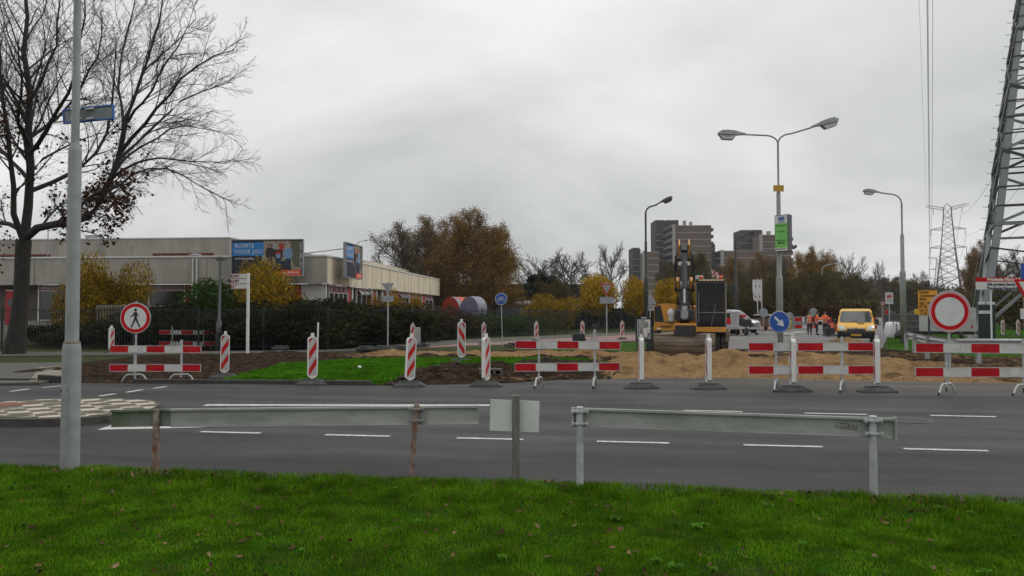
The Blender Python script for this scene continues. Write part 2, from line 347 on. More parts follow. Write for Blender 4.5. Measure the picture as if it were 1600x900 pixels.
sandw *= 1 - .75 * np.exp(-(((xs - 8.0) / 2.2) ** 2 + ((ys - 29.5) / 2.2) ** 2)); sandw *= 1 - .9 * np.exp(-(((xs - 4.1) / 1.0) ** 2 + ((ys - 30.5) / 2.5) ** 2)); sandw *= 1 - .95 * np.exp(-(((xs - 14.4) / 2.2) ** 2 + ((ys - 28.4) / 1.9) ** 2)); sandw *= 1 - .7 * np.exp(-(((xs - 17.6) / 2.2) ** 2 + ((ys - 27.6) / 1.2) ** 2)); sandw *= 1 - .8 * np.exp(-(((xs - 11.2) / 1.2) ** 2 + ((ys - 31.5) / 2.2) ** 2))
strip = sstep((xs + 11) / 6) * (1 - sstep((xs - 8) / 3)) * sstep((ys - 31) / 2) * (1 - sstep((ys - 36) / 2)); sandw = np.maximum(sandw, .62 * strip)
sandw = np.maximum(sandw, .45 * np.exp(-(((xs - .5) / 2.2) ** 2 + ((ss - .5) / .7) ** 2)))
sandw = np.maximum(sandw, .5 * np.exp(-(((xs + 12.4) / .7) ** 2 + ((ss - 1.0) / 1.2) ** 2)))
sandw *= 1 - .55 * sstep((xs - 11.0) / 2.5); sandw = np.maximum(sandw, .9 * np.exp(-(((xs - 15.2) / 1.5) ** 2 + ((ys - 36.5) / 1.4) ** 2)))
grw = np.where(inpoly(xs + jx * .8, ys + jy * .8, LAWN) | inpoly(xs + jx, ys + jy, RGRASS) | inpoly(xs, ys, RGRASS2), 1.0, 0.0)
grw = np.where((ys < 12), 1.0, grw); scw = np.where((ys > 38 + 3 * fbm(xs / 3, ys / 3, 6)) | (xs < -15) | (xs > 17.5 + ys * .1), 1.0, 0.0)
ca = ground.data.color_attributes.new("cover", 'FLOAT_COLOR', 'POINT')
ca.data.foreach_set('color', np.stack([sandw, grw, scw, np.ones_like(xs)], 1).astype(np.float32).ravel())

# ---- roads and paths (sheets 4 mm apart)
ASPH0 = mat("asphalt_plain", (0.043, 0.0435, 0.043), 0.66, var=0.12, vs=1.1, bump=0.35, bs=170, dirt=(0.062, 0.061, 0.058), ds=.5, da=.8, spec=.2, stretch=(.35, 1.5, 1))
ASPL = mat("asphalt_worn", (0.12, 0.117, 0.113), 0.8, var=0.12, vs=.8, bump=0.2, bs=120, dirt=(0.2, 0.17, 0.135), ds=.5, da=.6)
PINK = mat("red_cycle_path", (0.21, 0.125, 0.11), 0.85, var=0.15, vs=1.5, dirt=(.13, .11, .09), ds=.7, da=.6)
PAVE = mat("grey_paving", (0.066, 0.062, 0.050), 0.95, var=0.2, vs=2.5, dirt=(.07, .075, .045), ds=.8, da=.8, bump=.2, bs=25)
KERB = mat("kerb_stone", (0.045, 0.043, 0.040), 0.85, var=0.3, vs=3, dirt=(.02, .02, .017), ds=3, da=.8, bump=.3, bs=40)
LINE = mat("road_marking_white", (0.50, 0.50, 0.485), 0.7, var=0.14, vs=5, dirt=(0.10, 0.10, 0.098), ds=14, da=.9, dthr=.47, bump=.15, bs=90)
def asphalt():
    m = bpy.data.materials.new("asphalt"); m.use_nodes = True; N, L = m.node_tree.nodes, m.node_tree.links; b = N["Principled BSDF"]; b.inputs['Specular IOR Level'].default_value = .22
    g = N.new("ShaderNodeNewGeometry"); mp_ = N.new("ShaderNodeMapping"); mp_.inputs['Rotation'].default_value = (0, 0, .1528); L.new(g.outputs['Position'], mp_.inputs[0])
    def noise(sc, det, r, src, st=None):
        n = N.new("ShaderNodeTexNoise"); n.inputs['Scale'].default_value = sc; n.inputs['Detail'].default_value = det; n.inputs['Roughness'].default_value = r
        if st: q = N.new("ShaderNodeMapping"); q.inputs['Scale'].default_value = st; L.new(src, q.inputs[0]); src = q.outputs[0]
        L.new(src, n.inputs['Vector']); return n.outputs['Fac']
    def mr(f, a, b_, c, d):
        r = N.new("ShaderNodeMapRange"); L.new(f, r.inputs[0]); r.inputs[1].default_value = a; r.inputs[2].default_value = b_; r.inputs[3].default_value = c; r.inputs[4].default_value = d; return r.outputs[0]
    def mul(a, b_, op='MULTIPLY'):
        n = N.new("ShaderNodeMath"); n.operation = op; L.new(a, n.inputs[0]); L.new(b_, n.inputs[1]) if not isinstance(b_, float) else setattr(n.inputs[1], 'default_value', b_); return n.outputs[0]
    P = mp_.outputs[0]
    tone = mul(mul(mr(noise(1, 5, .6, P, (.06, 1.1, 1)), .35, .65, .72, 1.26), mr(noise(.55, 6, .65, P), .35, .65, .84, 1.18)), mul(mr(noise(70, 3, .8, P), .3, .7, .66, 1.38), mr(noise(9, 6, .7, P), .3, .7, .90, 1.12)))
    base = N.new("ShaderNodeVectorMath"); base.operation = 'SCALE'; base.inputs[0].default_value = (.043, .043, .0422); L.new(tone, base.inputs['Scale'])
    sp_ = N.new("ShaderNodeSeparateXYZ"); L.new(P, sp_.inputs[0])
    tone = mul(tone, mr(sp_.outputs[1], 10.9, 11.15, .84, 1.06)); base = N.new("ShaderNodeVectorMath"); base.operation = 'SCALE'; base.inputs[0].default_value = (.0385, .0387, .0385); L.new(tone, base.inputs['Scale']); near = mul(mr(sp_.outputs[1], 17.2, 21.2, 0, .55), mr(noise(1.3, 7, .7, P, (.35, 1, 1)), .36, .56, 0, 1)); sidex = mr(sp_.outputs[0], -1, 4, .35, 1.0)
    mxa = N.new("ShaderNodeMix"); mxa.data_type = 'RGBA'; L.new(mul(near, sidex), mxa.inputs[0]); L.new(base.outputs[0], mxa.inputs[6]); mxa.inputs[7].default_value = (.105, .082, .058, 1)
    L.new(mxa.outputs[2], b.inputs['Base Color']); L.new(mr(noise(.8, 5, .6, P, (.2, 1, 1)), .35, .65, .55, .80), b.inputs['Roughness'])
    bp = N.new("ShaderNodeBump"); bp.inputs['Strength'].default_value = .5; bp.inputs['Distance'].default_value = .01; L.new(noise(120, 4, .8, P), bp.inputs['Height']); L.new(bp.outputs[0], b.inputs['Normal']); return m
ASPH = asphalt()
def sheet(name, pts, z, m, thick=0.0, kind="structure"):
    bm = bmesh.new(); vs = [bm.verts.new((p[0], p[1], z)) for p in pts]; f = bm.faces.new(vs)
    if f.normal.z < 0: f.normal_flip()
    if thick:
        r = bmesh.ops.extrude_face_region(bm, geom=[f]); bmesh.ops.translate(bm, vec=(0, 0, -thick), verts=[v for v in r['geom'] if isinstance(v, bmesh.types.BMVert)])
        bmesh.ops.recalc_face_normals(bm, faces=bm.faces[:])
    bmesh.ops.triangulate(bm, faces=[x for x in bm.faces if len(x.verts) > 4])
    me = bpy.data.meshes.new(name); bm.to_mesh(me); bm.free(); me.materials.append(m)
    o = bpy.data.objects.new(name, me); COL.objects.link(o)
    if kind: o["kind"] = kind
    return o
def near_edge(x): return 7.95 - .153 * x
re_ = [(x, near_edge(x)) for x in (-90, -60, -30, -10, 0, 10, 30, 46)]
exs = [-90, -60, -40, -30, -22, -16, -12.8, -9, -6.3, -4.4, -2.9, -1.5, 0, 1.3, 2.4, 3.5, 5, 6.4, 7.4, 8.3, 10.5, 12.7, 17, 22, 30, 46]
fe_ = [(x, float(yfar(x)) + (0.05 * math.sin(x * 5.1) + .04 * math.sin(x * 11.3) if x > -3 else 0)) for x in exs]
fine = []
for i in range(len(fe_) - 1):
    (x0, y0), (x1, y1) = fe_[i], fe_[i + 1]; k = max(1, int((x1 - x0) / .22)) if -3 < x0 < 17 else 1
    for j in range(k):
        x = x0 + (x1 - x0) * j / k; fine.append((x, float(yfar(x)) + (.16 * float(fbm(x * 2.3, 0, 77)) if x > -3 else 0)))
fine.append(fe_[-1])
sheet("road", re_ + fine[::-1], 0.0, ASPH)
RU = Vector((.988, -.153, 0)).normalized()
def marks(name, quads, z=.006):
    b = MB()
    for q in quads: b.add([(p[0], p[1], z) for p in q], [(0, 1, 2, 3)] if len(q) == 4 else [tuple(range(len(q)))], 0)
    o = b.build(name, LINE); tag(o, kind="structure"); return o
def dash(a, b, w, z=.006):
    p, q = gp(*a), gp(*b); d = (q - p).normalized(); n = Vector((-d.y, d.x, 0)) * w / 2
    return [p - n, q - n, q + n, p + n]
A_ = [((315, 674.2), (410, 675.8)), ((511, 677.8), (612, 679.6)), ((715, 681.6), (818, 683.8)), ((930, 686.2), (1041, 688.8)), ((1159, 694), (1282, 697.2)), ((1409, 700.6), (1540, 703.8))]
a0 = gp(315, 674.2); sl = -.153
qs = []
for (p, q) in A_:
    P, Q = gp(*p), gp(*q); f_ = lambda X: Vector((X, 11.13 + sl * X, 0)); n = Vector((.153, .988, 0)) * .055
    qs.append([f_(P.x) - n, f_(Q.x) - n, f_(Q.x) + n, f_(P.x) + n])
B_ = [((1068, 641.5), (1160, 643.6)), ((1257, 645.8), (1355, 648)), ((1453, 649.4), (1556, 651.6))]
for p, q in B_: qs.append(dash(p, q, .12))
qs.append(dash((320, 633.2), (765, 633.6), .26))
for p, q, w in [((16, 612), (45, 608), .13), ((155, 619.3), (180, 615.5), .13), ((198, 613.3), (222, 609.3), .13), ((240, 607.3), (260, 604), .12), ((66, 606), (101, 602.5), .12), ((121, 625), (132, 623), .13)]: qs.append(dash(p, q, w))
qs.append([gp(152, 672), gp(307, 668.6), gp(391, 664.6), gp(176, 664.2)])
marks("road_markings", qs)
# side road leaving to the north-east, verge strip and paths
sheet("side_road", gxy([(1134, 546), (1200, 546), (1378, 546), (1388, 524), (1391, 505), (1392.5, 496), (1386, 494.5), (1372, 496), (1330, 502), (1290, 506.5), (1250, 511), (1200, 517), (1134, 524)]), .008 + .02, ASPL, .1)
sheet("cycle_path", gxy([(640, 545), (730, 541), (1000, 533), (1100, 526.5), (1214, 515), (1300, 504.5), (1330, 500), (1300, 500), (1214, 507), (1100, 515.5), (1000, 523), (880, 529), (730, 537)]), .034, PINK, .12)
sheet("footpath", gxy([(-200, 562), (0, 558), (200, 556.5), (420, 553), (560, 549.5), (640, 545.1), (730, 536.9), (880, 528.9), (1000, 522.9), (1000, 519.5), (880, 524.5), (730, 531), (640, 538), (540, 547), (420, 549.5), (200, 551.5), (0, 551.5), (-200, 553)]), .05, PAVE, .15)
sheet("pavement", gxy([(-500, 606), (0, 599.0), (62, 597.5), (100, 588), (118, 574), (112, 566), (0, 567), (-500, 574)], .06), .06, PAVE, .2)
# tactile tiles
b = MB(); P = gxy([(45, 596), (96, 588), (107, 572), (62, 573)], .07); b.slab(P, .062, .067, 0); tag(b.build("tactile_paving", mat("tactile_tile", (.19, .17, .135), .9, var=.25, vs=6, bump=.5, bs=30)), kind="structure")
# kerb along the far side (left half)
b = MB()
kx = list(np.arange(-40, -12.9, 1.0)) + list(np.arange(-9.4, -4.2, 1.0))
for x in kx:
    y0, y1 = float(yfar(x)), float(yfar(x + .99)); p = Vector((x, y0 + .02, 0)); q = Vector((x + .985, y1 + .02, 0)); d = (q - p).normalized(); n = Vector((-d.y, d.x, 0)) * .16
    b.slab([p[:2], q[:2], (q + n)[:2], (p + n)[:2]], -.05, .10 + .008 * math.sin(x * 7), 0)
tag(b.build("kerb", KERB), kind="structure")
# loose kerb stone broken out on the left, and stray concrete block
b = MB(); b.box((0, 0, .08), (.85, .2, .16), 0, bev=.02); o = b.build("loose_kerb_stone", mat("dark_kerb", (.03, .03, .03), .9, bump=.3), None, tuple(gp(88, 597)), (0, .08, .1)); tag(o, "dark loose kerb stone lying at the broken pavement edge behind the tall grey pole", "kerb stone")
b = MB(); b.bb((-.3, -.12, 0), (.3, .12, .05)); b.bb((-.3, -.12, .14), (.3, .12, .19))
for x in (-.3, -.12, .06, .24): b.bb((x, -.118, .05), (x + .06, .118, .14))
o = b.build("concrete_block", mat("block_grey", (.10, .10, .10), .9, bump=.2), None, tuple(Vector((gp(768, 590).x, 20.75, .12))), (0, 0, .1)); tag(o, "small dark hollow concrete block stuck in the dirt bank", "concrete block")
# traffic island
isl = gxy([(-420, 628), (-160, 625.5), (0, 628), (60, 623.8), (120, 621.8), (180, 622), (230, 624.5), (248, 628), (252, 632), (240, 638), (210, 644), (170, 649.5), (120, 653.5), (50, 655), (-160, 654), (-420, 652)], .12)
km = mat("island_kerb_dark", (.055, .053, .047), .9, var=.3, vs=5, bump=.3)
sheet("traffic_island_kerb", isl, .12, km, .16)
cxm, cym = sum(p[0] for p in isl) / len(isl), sum(p[1] for p in isl) / len(isl)
inner = [(x + (.14 if x < -16 else -.14) * 0 + (cxm - x) * .012, y + (cym - y) * .09) for x, y in isl]
chk = bpy.data.materials.new("checker_paving"); chk.use_nodes = True
N, L = chk.node_tree.nodes, chk.node_tree.links; bb_ = N["Principled BSDF"]; g = N.new("ShaderNodeNewGeometry"); mpn = N.new("ShaderNodeMapping"); mpn.inputs['Rotation'].default_value = (0, 0, R(52)); L.new(g.outputs['Position'], mpn.inputs[0])
nz = N.new("ShaderNodeTexNoise"); nz.inputs['Scale'].default_value = 4; L.new(g.outputs['Position'], nz.inputs['Vector']); va = N.new("ShaderNodeVectorMath"); va.operation = 'MULTIPLY_ADD'; L.new(nz.outputs['Color'], va.inputs[0]); va.inputs[1].default_value = (.08, .08, 0); L.new(mpn.outputs[0], va.inputs[2])
ck = N.new("ShaderNodeTexChecker"); ck.inputs['Scale'].default_value = 3.1; ck.inputs[1].default_value = (.40, .36, .29, 1); ck.inputs[2].default_value = (.085, .065, .05, 1); L.new(va.outputs[0], ck.inputs[0])
n2 = N.new("ShaderNodeTexNoise"); n2.inputs['Scale'].default_value = 2.5; n2.inputs['Detail'].default_value = 8; L.new(g.outputs['Position'], n2.inputs['Vector']); mr = N.new("ShaderNodeMapRange"); mr.inputs[1].default_value = .5; mr.inputs[2].default_value = .62; L.new(n2.outputs['Fac'], mr.inputs[0])
mxx = N.new("ShaderNodeMix"); mxx.data_type = 'RGBA'; L.new(mr.outputs[0], mxx.inputs[0]); L.new(ck.outputs[0], mxx.inputs[6]); mxx.inputs[7].default_value = (.075, .07, .04, 1); L.new(mxx.outputs[2], bb_.inputs['Base Color']); bb_.inputs['Roughness'].default_value = .9
sheet("traffic_island_paving", inner, .126, chk)
b = MB(); b.slab(gxy([(-300, 634), (0, 634.5), (34, 632.5), (50, 629), (20, 629.5), (-300, 630)], .13), .1275, .131, 0); tag(b.build("traffic_island_bricks", mat("red_brick_paver", (.17, .055, .04), .9, var=.3, vs=6)), kind="structure")
# manhole cover
b = MB(); c0 = gp(1418, 656.5)
b.lathe([(.001, .008), (.36, .008), (.40, .008), (.40, .002)], (c0.x, c0.y, 0), 28, 0)
for i in range(9):
    for j in range(9):
        x, y = (i - 4) * .075, (j - 4) * .075
        if x * x + y * y < .1: b.box((c0.x + x, c0.y + y, .011), (.03, .045, .008), 1)
tag(b.build("manhole_cover", [mat("cast_iron", (.06, .06, .062), .6, .3, var=.2, vs=20), mat("cast_iron_light", (.12, .12, .12), .6, .3)]), "round patterned manhole cover set in the asphalt right of the right guard rail", "manhole cover")

# ---- near verge + grass
def vz(x, y): return .035 + .05 * fbm(np.asarray(x) * .7, np.asarray(y) * .7, 61, 3) + .03 * sstep((7.0 - y) / 3)
vx = np.arange(-14, 14.01, .12); V_ = []
rows = 40
VX, T = np.meshgrid(vx, np.linspace(0, 1, rows)); VY = 1.5 + (near_edge(VX) + .22 + .10 * fbm(VX * 2.5, 0 * VX, 71) - 1.5) * T
VZ = vz(VX, VY); VZ = np.where(T > .985, -.02, VZ)
ncol = len(vx); V = np.stack([VX.ravel(), VY.ravel(), VZ.ravel()], 1); ii = (np.arange(rows - 1)[:, None] * ncol + np.arange(ncol - 1)[None, :]).ravel(); F = np.stack([ii, ii + 1, ii + ncol + 1, ii + ncol], 1)
verge = mesh_np("verge", V, F, mat("verge_soil", (.020, .070, .004), .95, col2=(.014, .030, .005), vs=2.6, bump=.6, bs=50, dirt=(.05, .034, .02), ds=3.5, da=.85, dthr=.50, spec=0.0), smooth=True); tag(verge, kind="structure")
def grass(name, X, Y, Z, h, w, m, lean=.5, parent=None):
    n = len(X); a = RNG.uniform(0, 2 * math.pi, n); hh = h * RNG.uniform(.45, 1.25, n); ww = w * RNG.uniform(.7, 1.3, n)
    la = RNG.uniform(0, 2 * math.pi, n); lm = hh * lean * RNG.uniform(.1, 1.3, n)
    dx, dy = np.cos(a) * ww / 2, np.sin(a) * ww / 2; bx_, by_ = np.cos(la) * lm, np.sin(la) * lm
    P = np.stack([np.stack([X - dx, Y - dy, Z - .005], 1), np.stack([X + dx, Y + dy, Z - .005], 1),
                  np.stack([X + dx * .8 + bx_ * .35, Y + dy * .8 + by_ * .35, Z + hh * .6], 1), np.stack([X - dx * .8 + bx_ * .35, Y - dy * .8 + by_ * .35, Z + hh * .6], 1),
                  np.stack([X + bx_, Y + by_, Z + hh * (1 - .3 * np.clip(lm / hh, 0, 1))], 1)], 1).reshape(-1, 3)
    b0 = np.arange(n) * 5
    F1 = np.stack([b0, b0 + 1, b0 + 2], 1); F2 = np.stack([b0, b0 + 2, b0 + 3], 1); F3 = np.stack([b0 + 3, b0 + 2, b0 + 4], 1)
    o = mesh_np(name, P, np.concatenate([F1, F2, F3]), m, smooth=False, parent=parent); return o
GR = leafmat("grass_blades", [(.034, .105, .002), (.065, .175, .003), (.105, .225, .006), (.045, .125, .003), (.165, .235, .020), (.080, .200, .004)], .6, .35)
n = 400000; Yg = 4.2 + (RNG.random(n) ** .9) * 5.4; Xg = RNG.uniform(-1, 1, n) * (Yg * .67 + .6)
ed = near_edge(Xg) + .25 + .14 * fbm(Xg * 2.5, 0 * Xg, 71) + .03 * RNG.standard_normal(n)
dens = fbm(Xg * 1.3, Yg * 1.3, 81, 4); keep = (Yg < ed) & (RNG.random(n) < np.clip(.86 + 2.6 * dens, .22, 1))
Xg, Yg, dn = Xg[keep], Yg[keep], dens[keep]
hgt = .029 * (1 + 1.6 * np.clip(fbm(Xg * 2.2, Yg * 2.2, 91, 3), -.3, .5)) * (1 + .8 * np.exp(-((Yg - near_edge(Xg)) / .35) ** 2))
go = grass("grass", Xg, Yg, vz(Xg, Yg), hgt, .0052, GR, .75); tag(go, "short bright green grass covering the roadside verge in the foreground", "grass", kind="stuff")
# taller tufts along the edge
n = 15000; cxs = RNG.uniform(-7, 6.5, 170); ci = RNG.integers(0, 170, n); spr = RNG.uniform(.03, .13, 170); Xt = cxs[ci] + spr[ci] * RNG.standard_normal(n); Yt = near_edge(cxs[ci]) + .04 + spr[ci] * RNG.standard_normal(n) - RNG.uniform(0, 1, 170)[ci] ** 2 * 2.6
o = grass("grass_tufts", Xt, Yt, vz(Xt, Yt), (.05 + .07 * RNG.random(170))[ci], .006, GR, .8); tag(o, "longer green grass tufts along the edge of the asphalt", "grass", kind="stuff")
# far lawn grass
n = 90000; Xl = RNG.uniform(-8.5, 4.5, n); Yl = RNG.uniform(19.5, 31.5, n); k = inpoly(Xl + .4 * fbm(Xl * 2, Yl * 2, 9), Yl + .5 * fbm(Xl * 2, Yl * 2, 19), LAWN); Xl, Yl = Xl[k], Yl[k]
GR2 = leafmat("lawn_blades", [(.030, .115, .004), (.055, .175, .006), (.085, .21, .010), (.045, .145, .006)], .6, .3)
o = grass("lawn_grass", Xl, Yl, gz(Xl, Yl), .085 + 0 * Xl, .022, GR2, .6); tag(o, "bright green patch of grass between the dug up dirt and the road", "grass", kind="stuff")
n = 26000; Xl = RNG.uniform(14, 60, n); Yl = RNG.uniform(31, 75, n); k = inpoly(Xl, Yl, RGRASS); Xl, Yl = Xl[k], Yl[k]
o = grass("verge_grass", Xl, Yl, gz(Xl, Yl), .10 + 0 * Xl, .05, GR2, .6); tag(o, "green grass under the right guard rail and the pylon", "grass", kind="stuff")
# fallen leaves
LV = leafmat("fallen_leaf", [(.10, .055, .028), (.06, .032, .018), (.14, .085, .042), (.04, .024, .015), (.19, .13, .07), (.08, .042, .022)], .7, .15)
n = 1700; Yf = 4.4 + RNG.random(n) * 4.6; Xf = RNG.uniform(-1, 1, n) * (Yf * .67 + .3); k = (Yf < near_edge(Xf) + .1) & (fbm(Xf * 1.1, Yf * 1.1, 15) + .12 * RNG.standard_normal(n) > -.07); Xf, Yf = Xf[k], Yf[k]; n = len(Xf)
Vs, Fs = [], []
for x, y in zip(Xf, Yf):
    s = random.choice((.010, .013, .018, .024, .032)) * random.uniform(.8, 1.2); M = Matrix.Translation((x, y, float(vz(x, y)) + random.uniform(.012, .035))) @ Euler((random.uniform(-.7, .7), random.uniform(-.7, .7), random.uniform(0, 6.3))).to_matrix().to_4x4()
    pr = [(1, 0), (.72, .3), (.6, .52), (.15, .45), (-.3, .58), (-.62, .3), (-1, .05), (-.6, -.25), (-.35, -.5), (.1, -.42), (.55, -.5), (.75, -.22)]
    b0 = len(Vs); Vs.append(M @ Vector((0, 0, 0)))
    for q, (a_, c_) in enumerate(pr): Vs.append(M @ Vector((a_ * s, c_ * s, s * .35 * (abs(a_) ** 2 + abs(c_)) * random.uniform(.3, 1))))
    for q in range(12): Fs.append((b0, b0 + 1 + q, b0 + 1 + (q + 1) % 12))
o = mesh_np("fallen_leaves", Vs, Fs, LV); tag(o, "brown oak leaves scattered over the foreground grass", "leaves", kind="stuff")
# flat rosettes of broad leaved weeds
Vs, Fs = [], []
for _ in range(26):
    y = random.uniform(4.9, 8.4); x = random.uniform(-1, 1) * (y * .66)
    if y > near_edge(x): continue
    s = random.uniform(.03, .075)
    for k in range(random.randint(5, 9)):
        a = k * 2.4 + random.random(); L0 = s * random.uniform(.6, 1.1); dx, dy = math.cos(a), math.sin(a); z0 = float(vz(x, y)) + .02; b0 = len(Vs)
        for t, w, h in ((.1, .12, .0), (.45, .30, .025), (.8, .22, .03), (1.0, .03, .018)): Vs += [(x + dx * L0 * t - dy * L0 * w, y + dy * L0 * t + dx * L0 * w, z0 + h), (x + dx * L0 * t + dy * L0 * w, y + dy * L0 * t - dx * L0 * w, z0 + h)]
        Fs += [(b0 + 2 * i, b0 + 2 * i + 1, b0 + 2 * i + 3, b0 + 2 * i + 2) for i in range(3)]
o = mesh_np("weeds", Vs, Fs, leafmat("weed_leaves", [(.04, .13, .008), (.07, .17, .015), (.035, .10, .008)], .6, .2)); tag(o, "flat broad leaved weeds in the foreground grass", "weeds", kind="stuff")
# litter along the asphalt edge
Vs, Fs = [], []
for _ in range(900):
    x = random.uniform(-7, 6.5)
    if float(fbm(x * .9, 3.3, 52)) + random.gauss(0, .10) < .02: continue
    y = near_edge(x) + .12 - abs(random.gauss(0, .22)); s = random.uniform(.012, .034); M = Matrix.Translation((x, y, float(vz(x, y)) + random.uniform(.01, .045))) @ Euler((random.uniform(-1, 1), random.uniform(-1, 1), random.uniform(0, 6.3))).to_matrix().to_4x4(); b0 = len(Vs)
    for a_, c_ in ((1, 0), (.4, .5), (-.5, .45), (-1, 0), (-.4, -.5), (.5, -.4)): Vs.append(M @ Vector((a_ * s, c_ * s, s * .3 * abs(a_))))
    Fs += [(b0, b0 + 1, b0 + 2, b0 + 3), (b0, b0 + 3, b0 + 4, b0 + 5)]
o = mesh_np("leaf_litter", Vs, Fs, LV); tag(o, "small dead brown leaves caught in the grass along the asphalt edge", "leaves", kind="stuff")
# soil clods and pebbles on the dug earth
n = 1500; Xc = RNG.uniform(-13, 15, n); Yc = yfar(Xc) + .05 + np.abs(RNG.standard_normal(n)) * 2.2; zc_ = gz(Xc, Yc); lw = inpoly(Xc, Yc, LAWN)
b = MB()
for x, y, z_, l_ in zip(Xc, Yc, zc_, lw):
    if l_ or z_ < -.4: continue
    s = random.uniform(.015, .055) * (1.8 if random.random() < .10 and x < 3 else 1) * (.6 if x > 3 else 1)
    vs = [Vector(v) * s * random.uniform(.7, 1.2) for v in ((1, 0, 0), (0, 1, 0), (-1, 0, 0), (0, -1, 0), (0, 0, .8), (0, 0, -.8))]; 
    b.add([v + Vector((x, y, z_ + s * .3)) for v in vs], [(0, 1, 4), (1, 2, 4), (2, 3, 4), (3, 0, 4), (1, 0, 5), (2, 1, 5), (3, 2, 5), (0, 3, 5)], 1 if (x > 3 and random.random() < .93) else 0)
o = b.build("soil_clods", [mat("clod_soil", (.045, .033, .024), .95, var=.4, vs=5), mat("clod_sand", (.22, .15, .085), .95, var=.3, vs=5)]); tag(o, "loose lumps of soil scattered over the dug up earth", "soil", kind="stuff")
# ================================================================ FOREGROUND STREET FURNITURE
ANGR = math.atan(-.153)
# near lamp pole (stepped) on the left
p0 = gp(109, 738); s0 = 1250 / p0.y
root = empty("street_lamp", (p0.x, p0.y, 0)); tag(root, "tall pale grey stepped steel pole at the left of the foreground grass", "lamp post")
b = MB(); b.lathe([(.001, -.1), (.098, -.1), (.098, .0), (.096, 1.30), (.094, 1.35), (.090, 1.39), (.083, 1.42)], n=28); b.lathe([(.083, 1.418), (.087, 1.421), (.0865, 1.431), (.072, 1.436)], n=28, m=1); base_ = b.build("pole_base", [POLE, RUST], root)
b = MB(); b.lathe([(.0705, 1.42), (.0685, 3.55), (.066, 3.58), (.045, 3.64), (.0445, 3.65)], n=24); b.build("pole_shaft", POLE, root)
b = MB(); b.lathe([(.0435, 3.64), (.030, 9.0)], n=20); b.tube([(0, 0, 9.0), (0, .1, 9.5), (0, .6, 9.9), (0, 1.3, 10.0)], .03, 10); b.build("pole_mast", POLE, root)
b = MB(); b.box((0, 1.75, 10.0), (.25, .8, .12), 0, bev=.05); b.build("lamp_head", SBACK, root)
b = MB()
pan = [(-.042, .42), (.042, .42), (.042, .98), (-.042, .98)]
for i in range(7):
    pass
P = [[(.0985 * math.sin(t) - 0, -.0985 * math.cos(t), z) for t in np.linspace(-.75, .25, 9)] for z in (.44, .98)]
b.grid(P, 0); P = [[(.1005 * math.sin(t), -.1005 * math.cos(t), z) for t in np.linspace(-.70, .20, 9)] for z in (.46, .96)]; b.grid(P, 0)
b.box((-.065, -.078, .90), (.02, .01, .02), 1, (0, 0, -.5)); b.build("access_hatch", [mat("hatch_grey", (.25, .265, .27), .6, .1, var=.15, vs=12), BLK], root)
# street name sign on the pole, seen from behind
zc0 = 1.76 + (488 - 177) / s0 + .03
r2 = empty("street_name_sign", (p0.x + .085, p0.y + .11, zc0), 0, (0, -.07, -.10)); tag(r2, "blue framed street name board seen from its grey back, clamped to the tall near pole", "street sign")
b = MB(); b.box((.0, 0, 0), (.57, .012, .135), 0); b.build("panel", mat("sign_reverse", (.16, .18, .185), .6, var=.2, vs=9), r2)
b = MB()
for zz in (-.075, .075): b.box((0, 0, zz), (.60, .03, .02), 0, bev=.006)
for xx in (-.295, .295): b.box((xx, 0, 0), (.02, .03, .17), 0, bev=.006)
b.build("frame", mat("blue_frame", (.02, .09, .34), .45, var=.12, vs=8), r2)
b = MB()
for zz in (-.055, .055): b = MB(); b.box((.03, -.02, zz), (.09, .03, .022), 0); b.box((-.10, -.085, zz), (.12, .02, .02), 0); b.build("bracket", GALV, r2)
# guard rails
RAILM = mat("rail_grey_aluminium", (.33, .335, .32), .6, .15, var=.12, vs=2.5, dirt=(.11, .15, .10), ds=1.3, da=.55, bump=.08, bs=30, stretch=(1, 1, 3))
RAILG = mat("rail_algae_green", (.13, .155, .115), .75, col2=(.075, .10, .065), vs=2.2, dirt=(.26, .27, .25), ds=1.6, da=.6)
def rail_plate(b, P0, P1, h, m=0, lip=.045):
    P0 = Vector(P0); P1 = Vector(P1); d = (P1 - P0); d.z = 0; n = Vector((d.y, -d.x, 0)).normalized()     # toward camera
    up = Vector((0, 0, 1))
    def q(a, b_, o0, o1, z0, z1):
        v = [P + n * o + up * z for P in (a, b_) for o in (o0, o1) for z in (z0, z1)]
        b.add(v, [(0, 1, 3, 2), (4, 6, 7, 5), (0, 4, 5, 1), (2, 3, 7, 6), (0, 2, 6, 4), (1, 5, 7, 3)], m)
    q(P0, P1, 0, .008, -h, 0); q(P0, P1, .008, lip, -.008, .0); q(P0, P1, .008, lip * .6, -h, -h + .008); q(P0, P1, lip - .006, lip, -.022, -.008)
def clamp(parent, p, m_):
    for dz in (-.035, -.155):
        m = 0; b = MB(); b.box((p.x, p.y, p.z + dz), (.095, .11, .024), m, bev=.005); b.cyl((p.x - .075, p.y - .03, p.z + dz), (p.x + .075, p.y - .03, p.z + dz), .011, n=8, m=m); b.box((p.x - .07, p.y - .02, p.z + dz), (.03, .05, .035), m, bev=.006); b.box((p.x + .07, p.y - .02, p.z + dz), (.03, .05, .035), m, bev=.006); b.build('clamp', m_, parent)
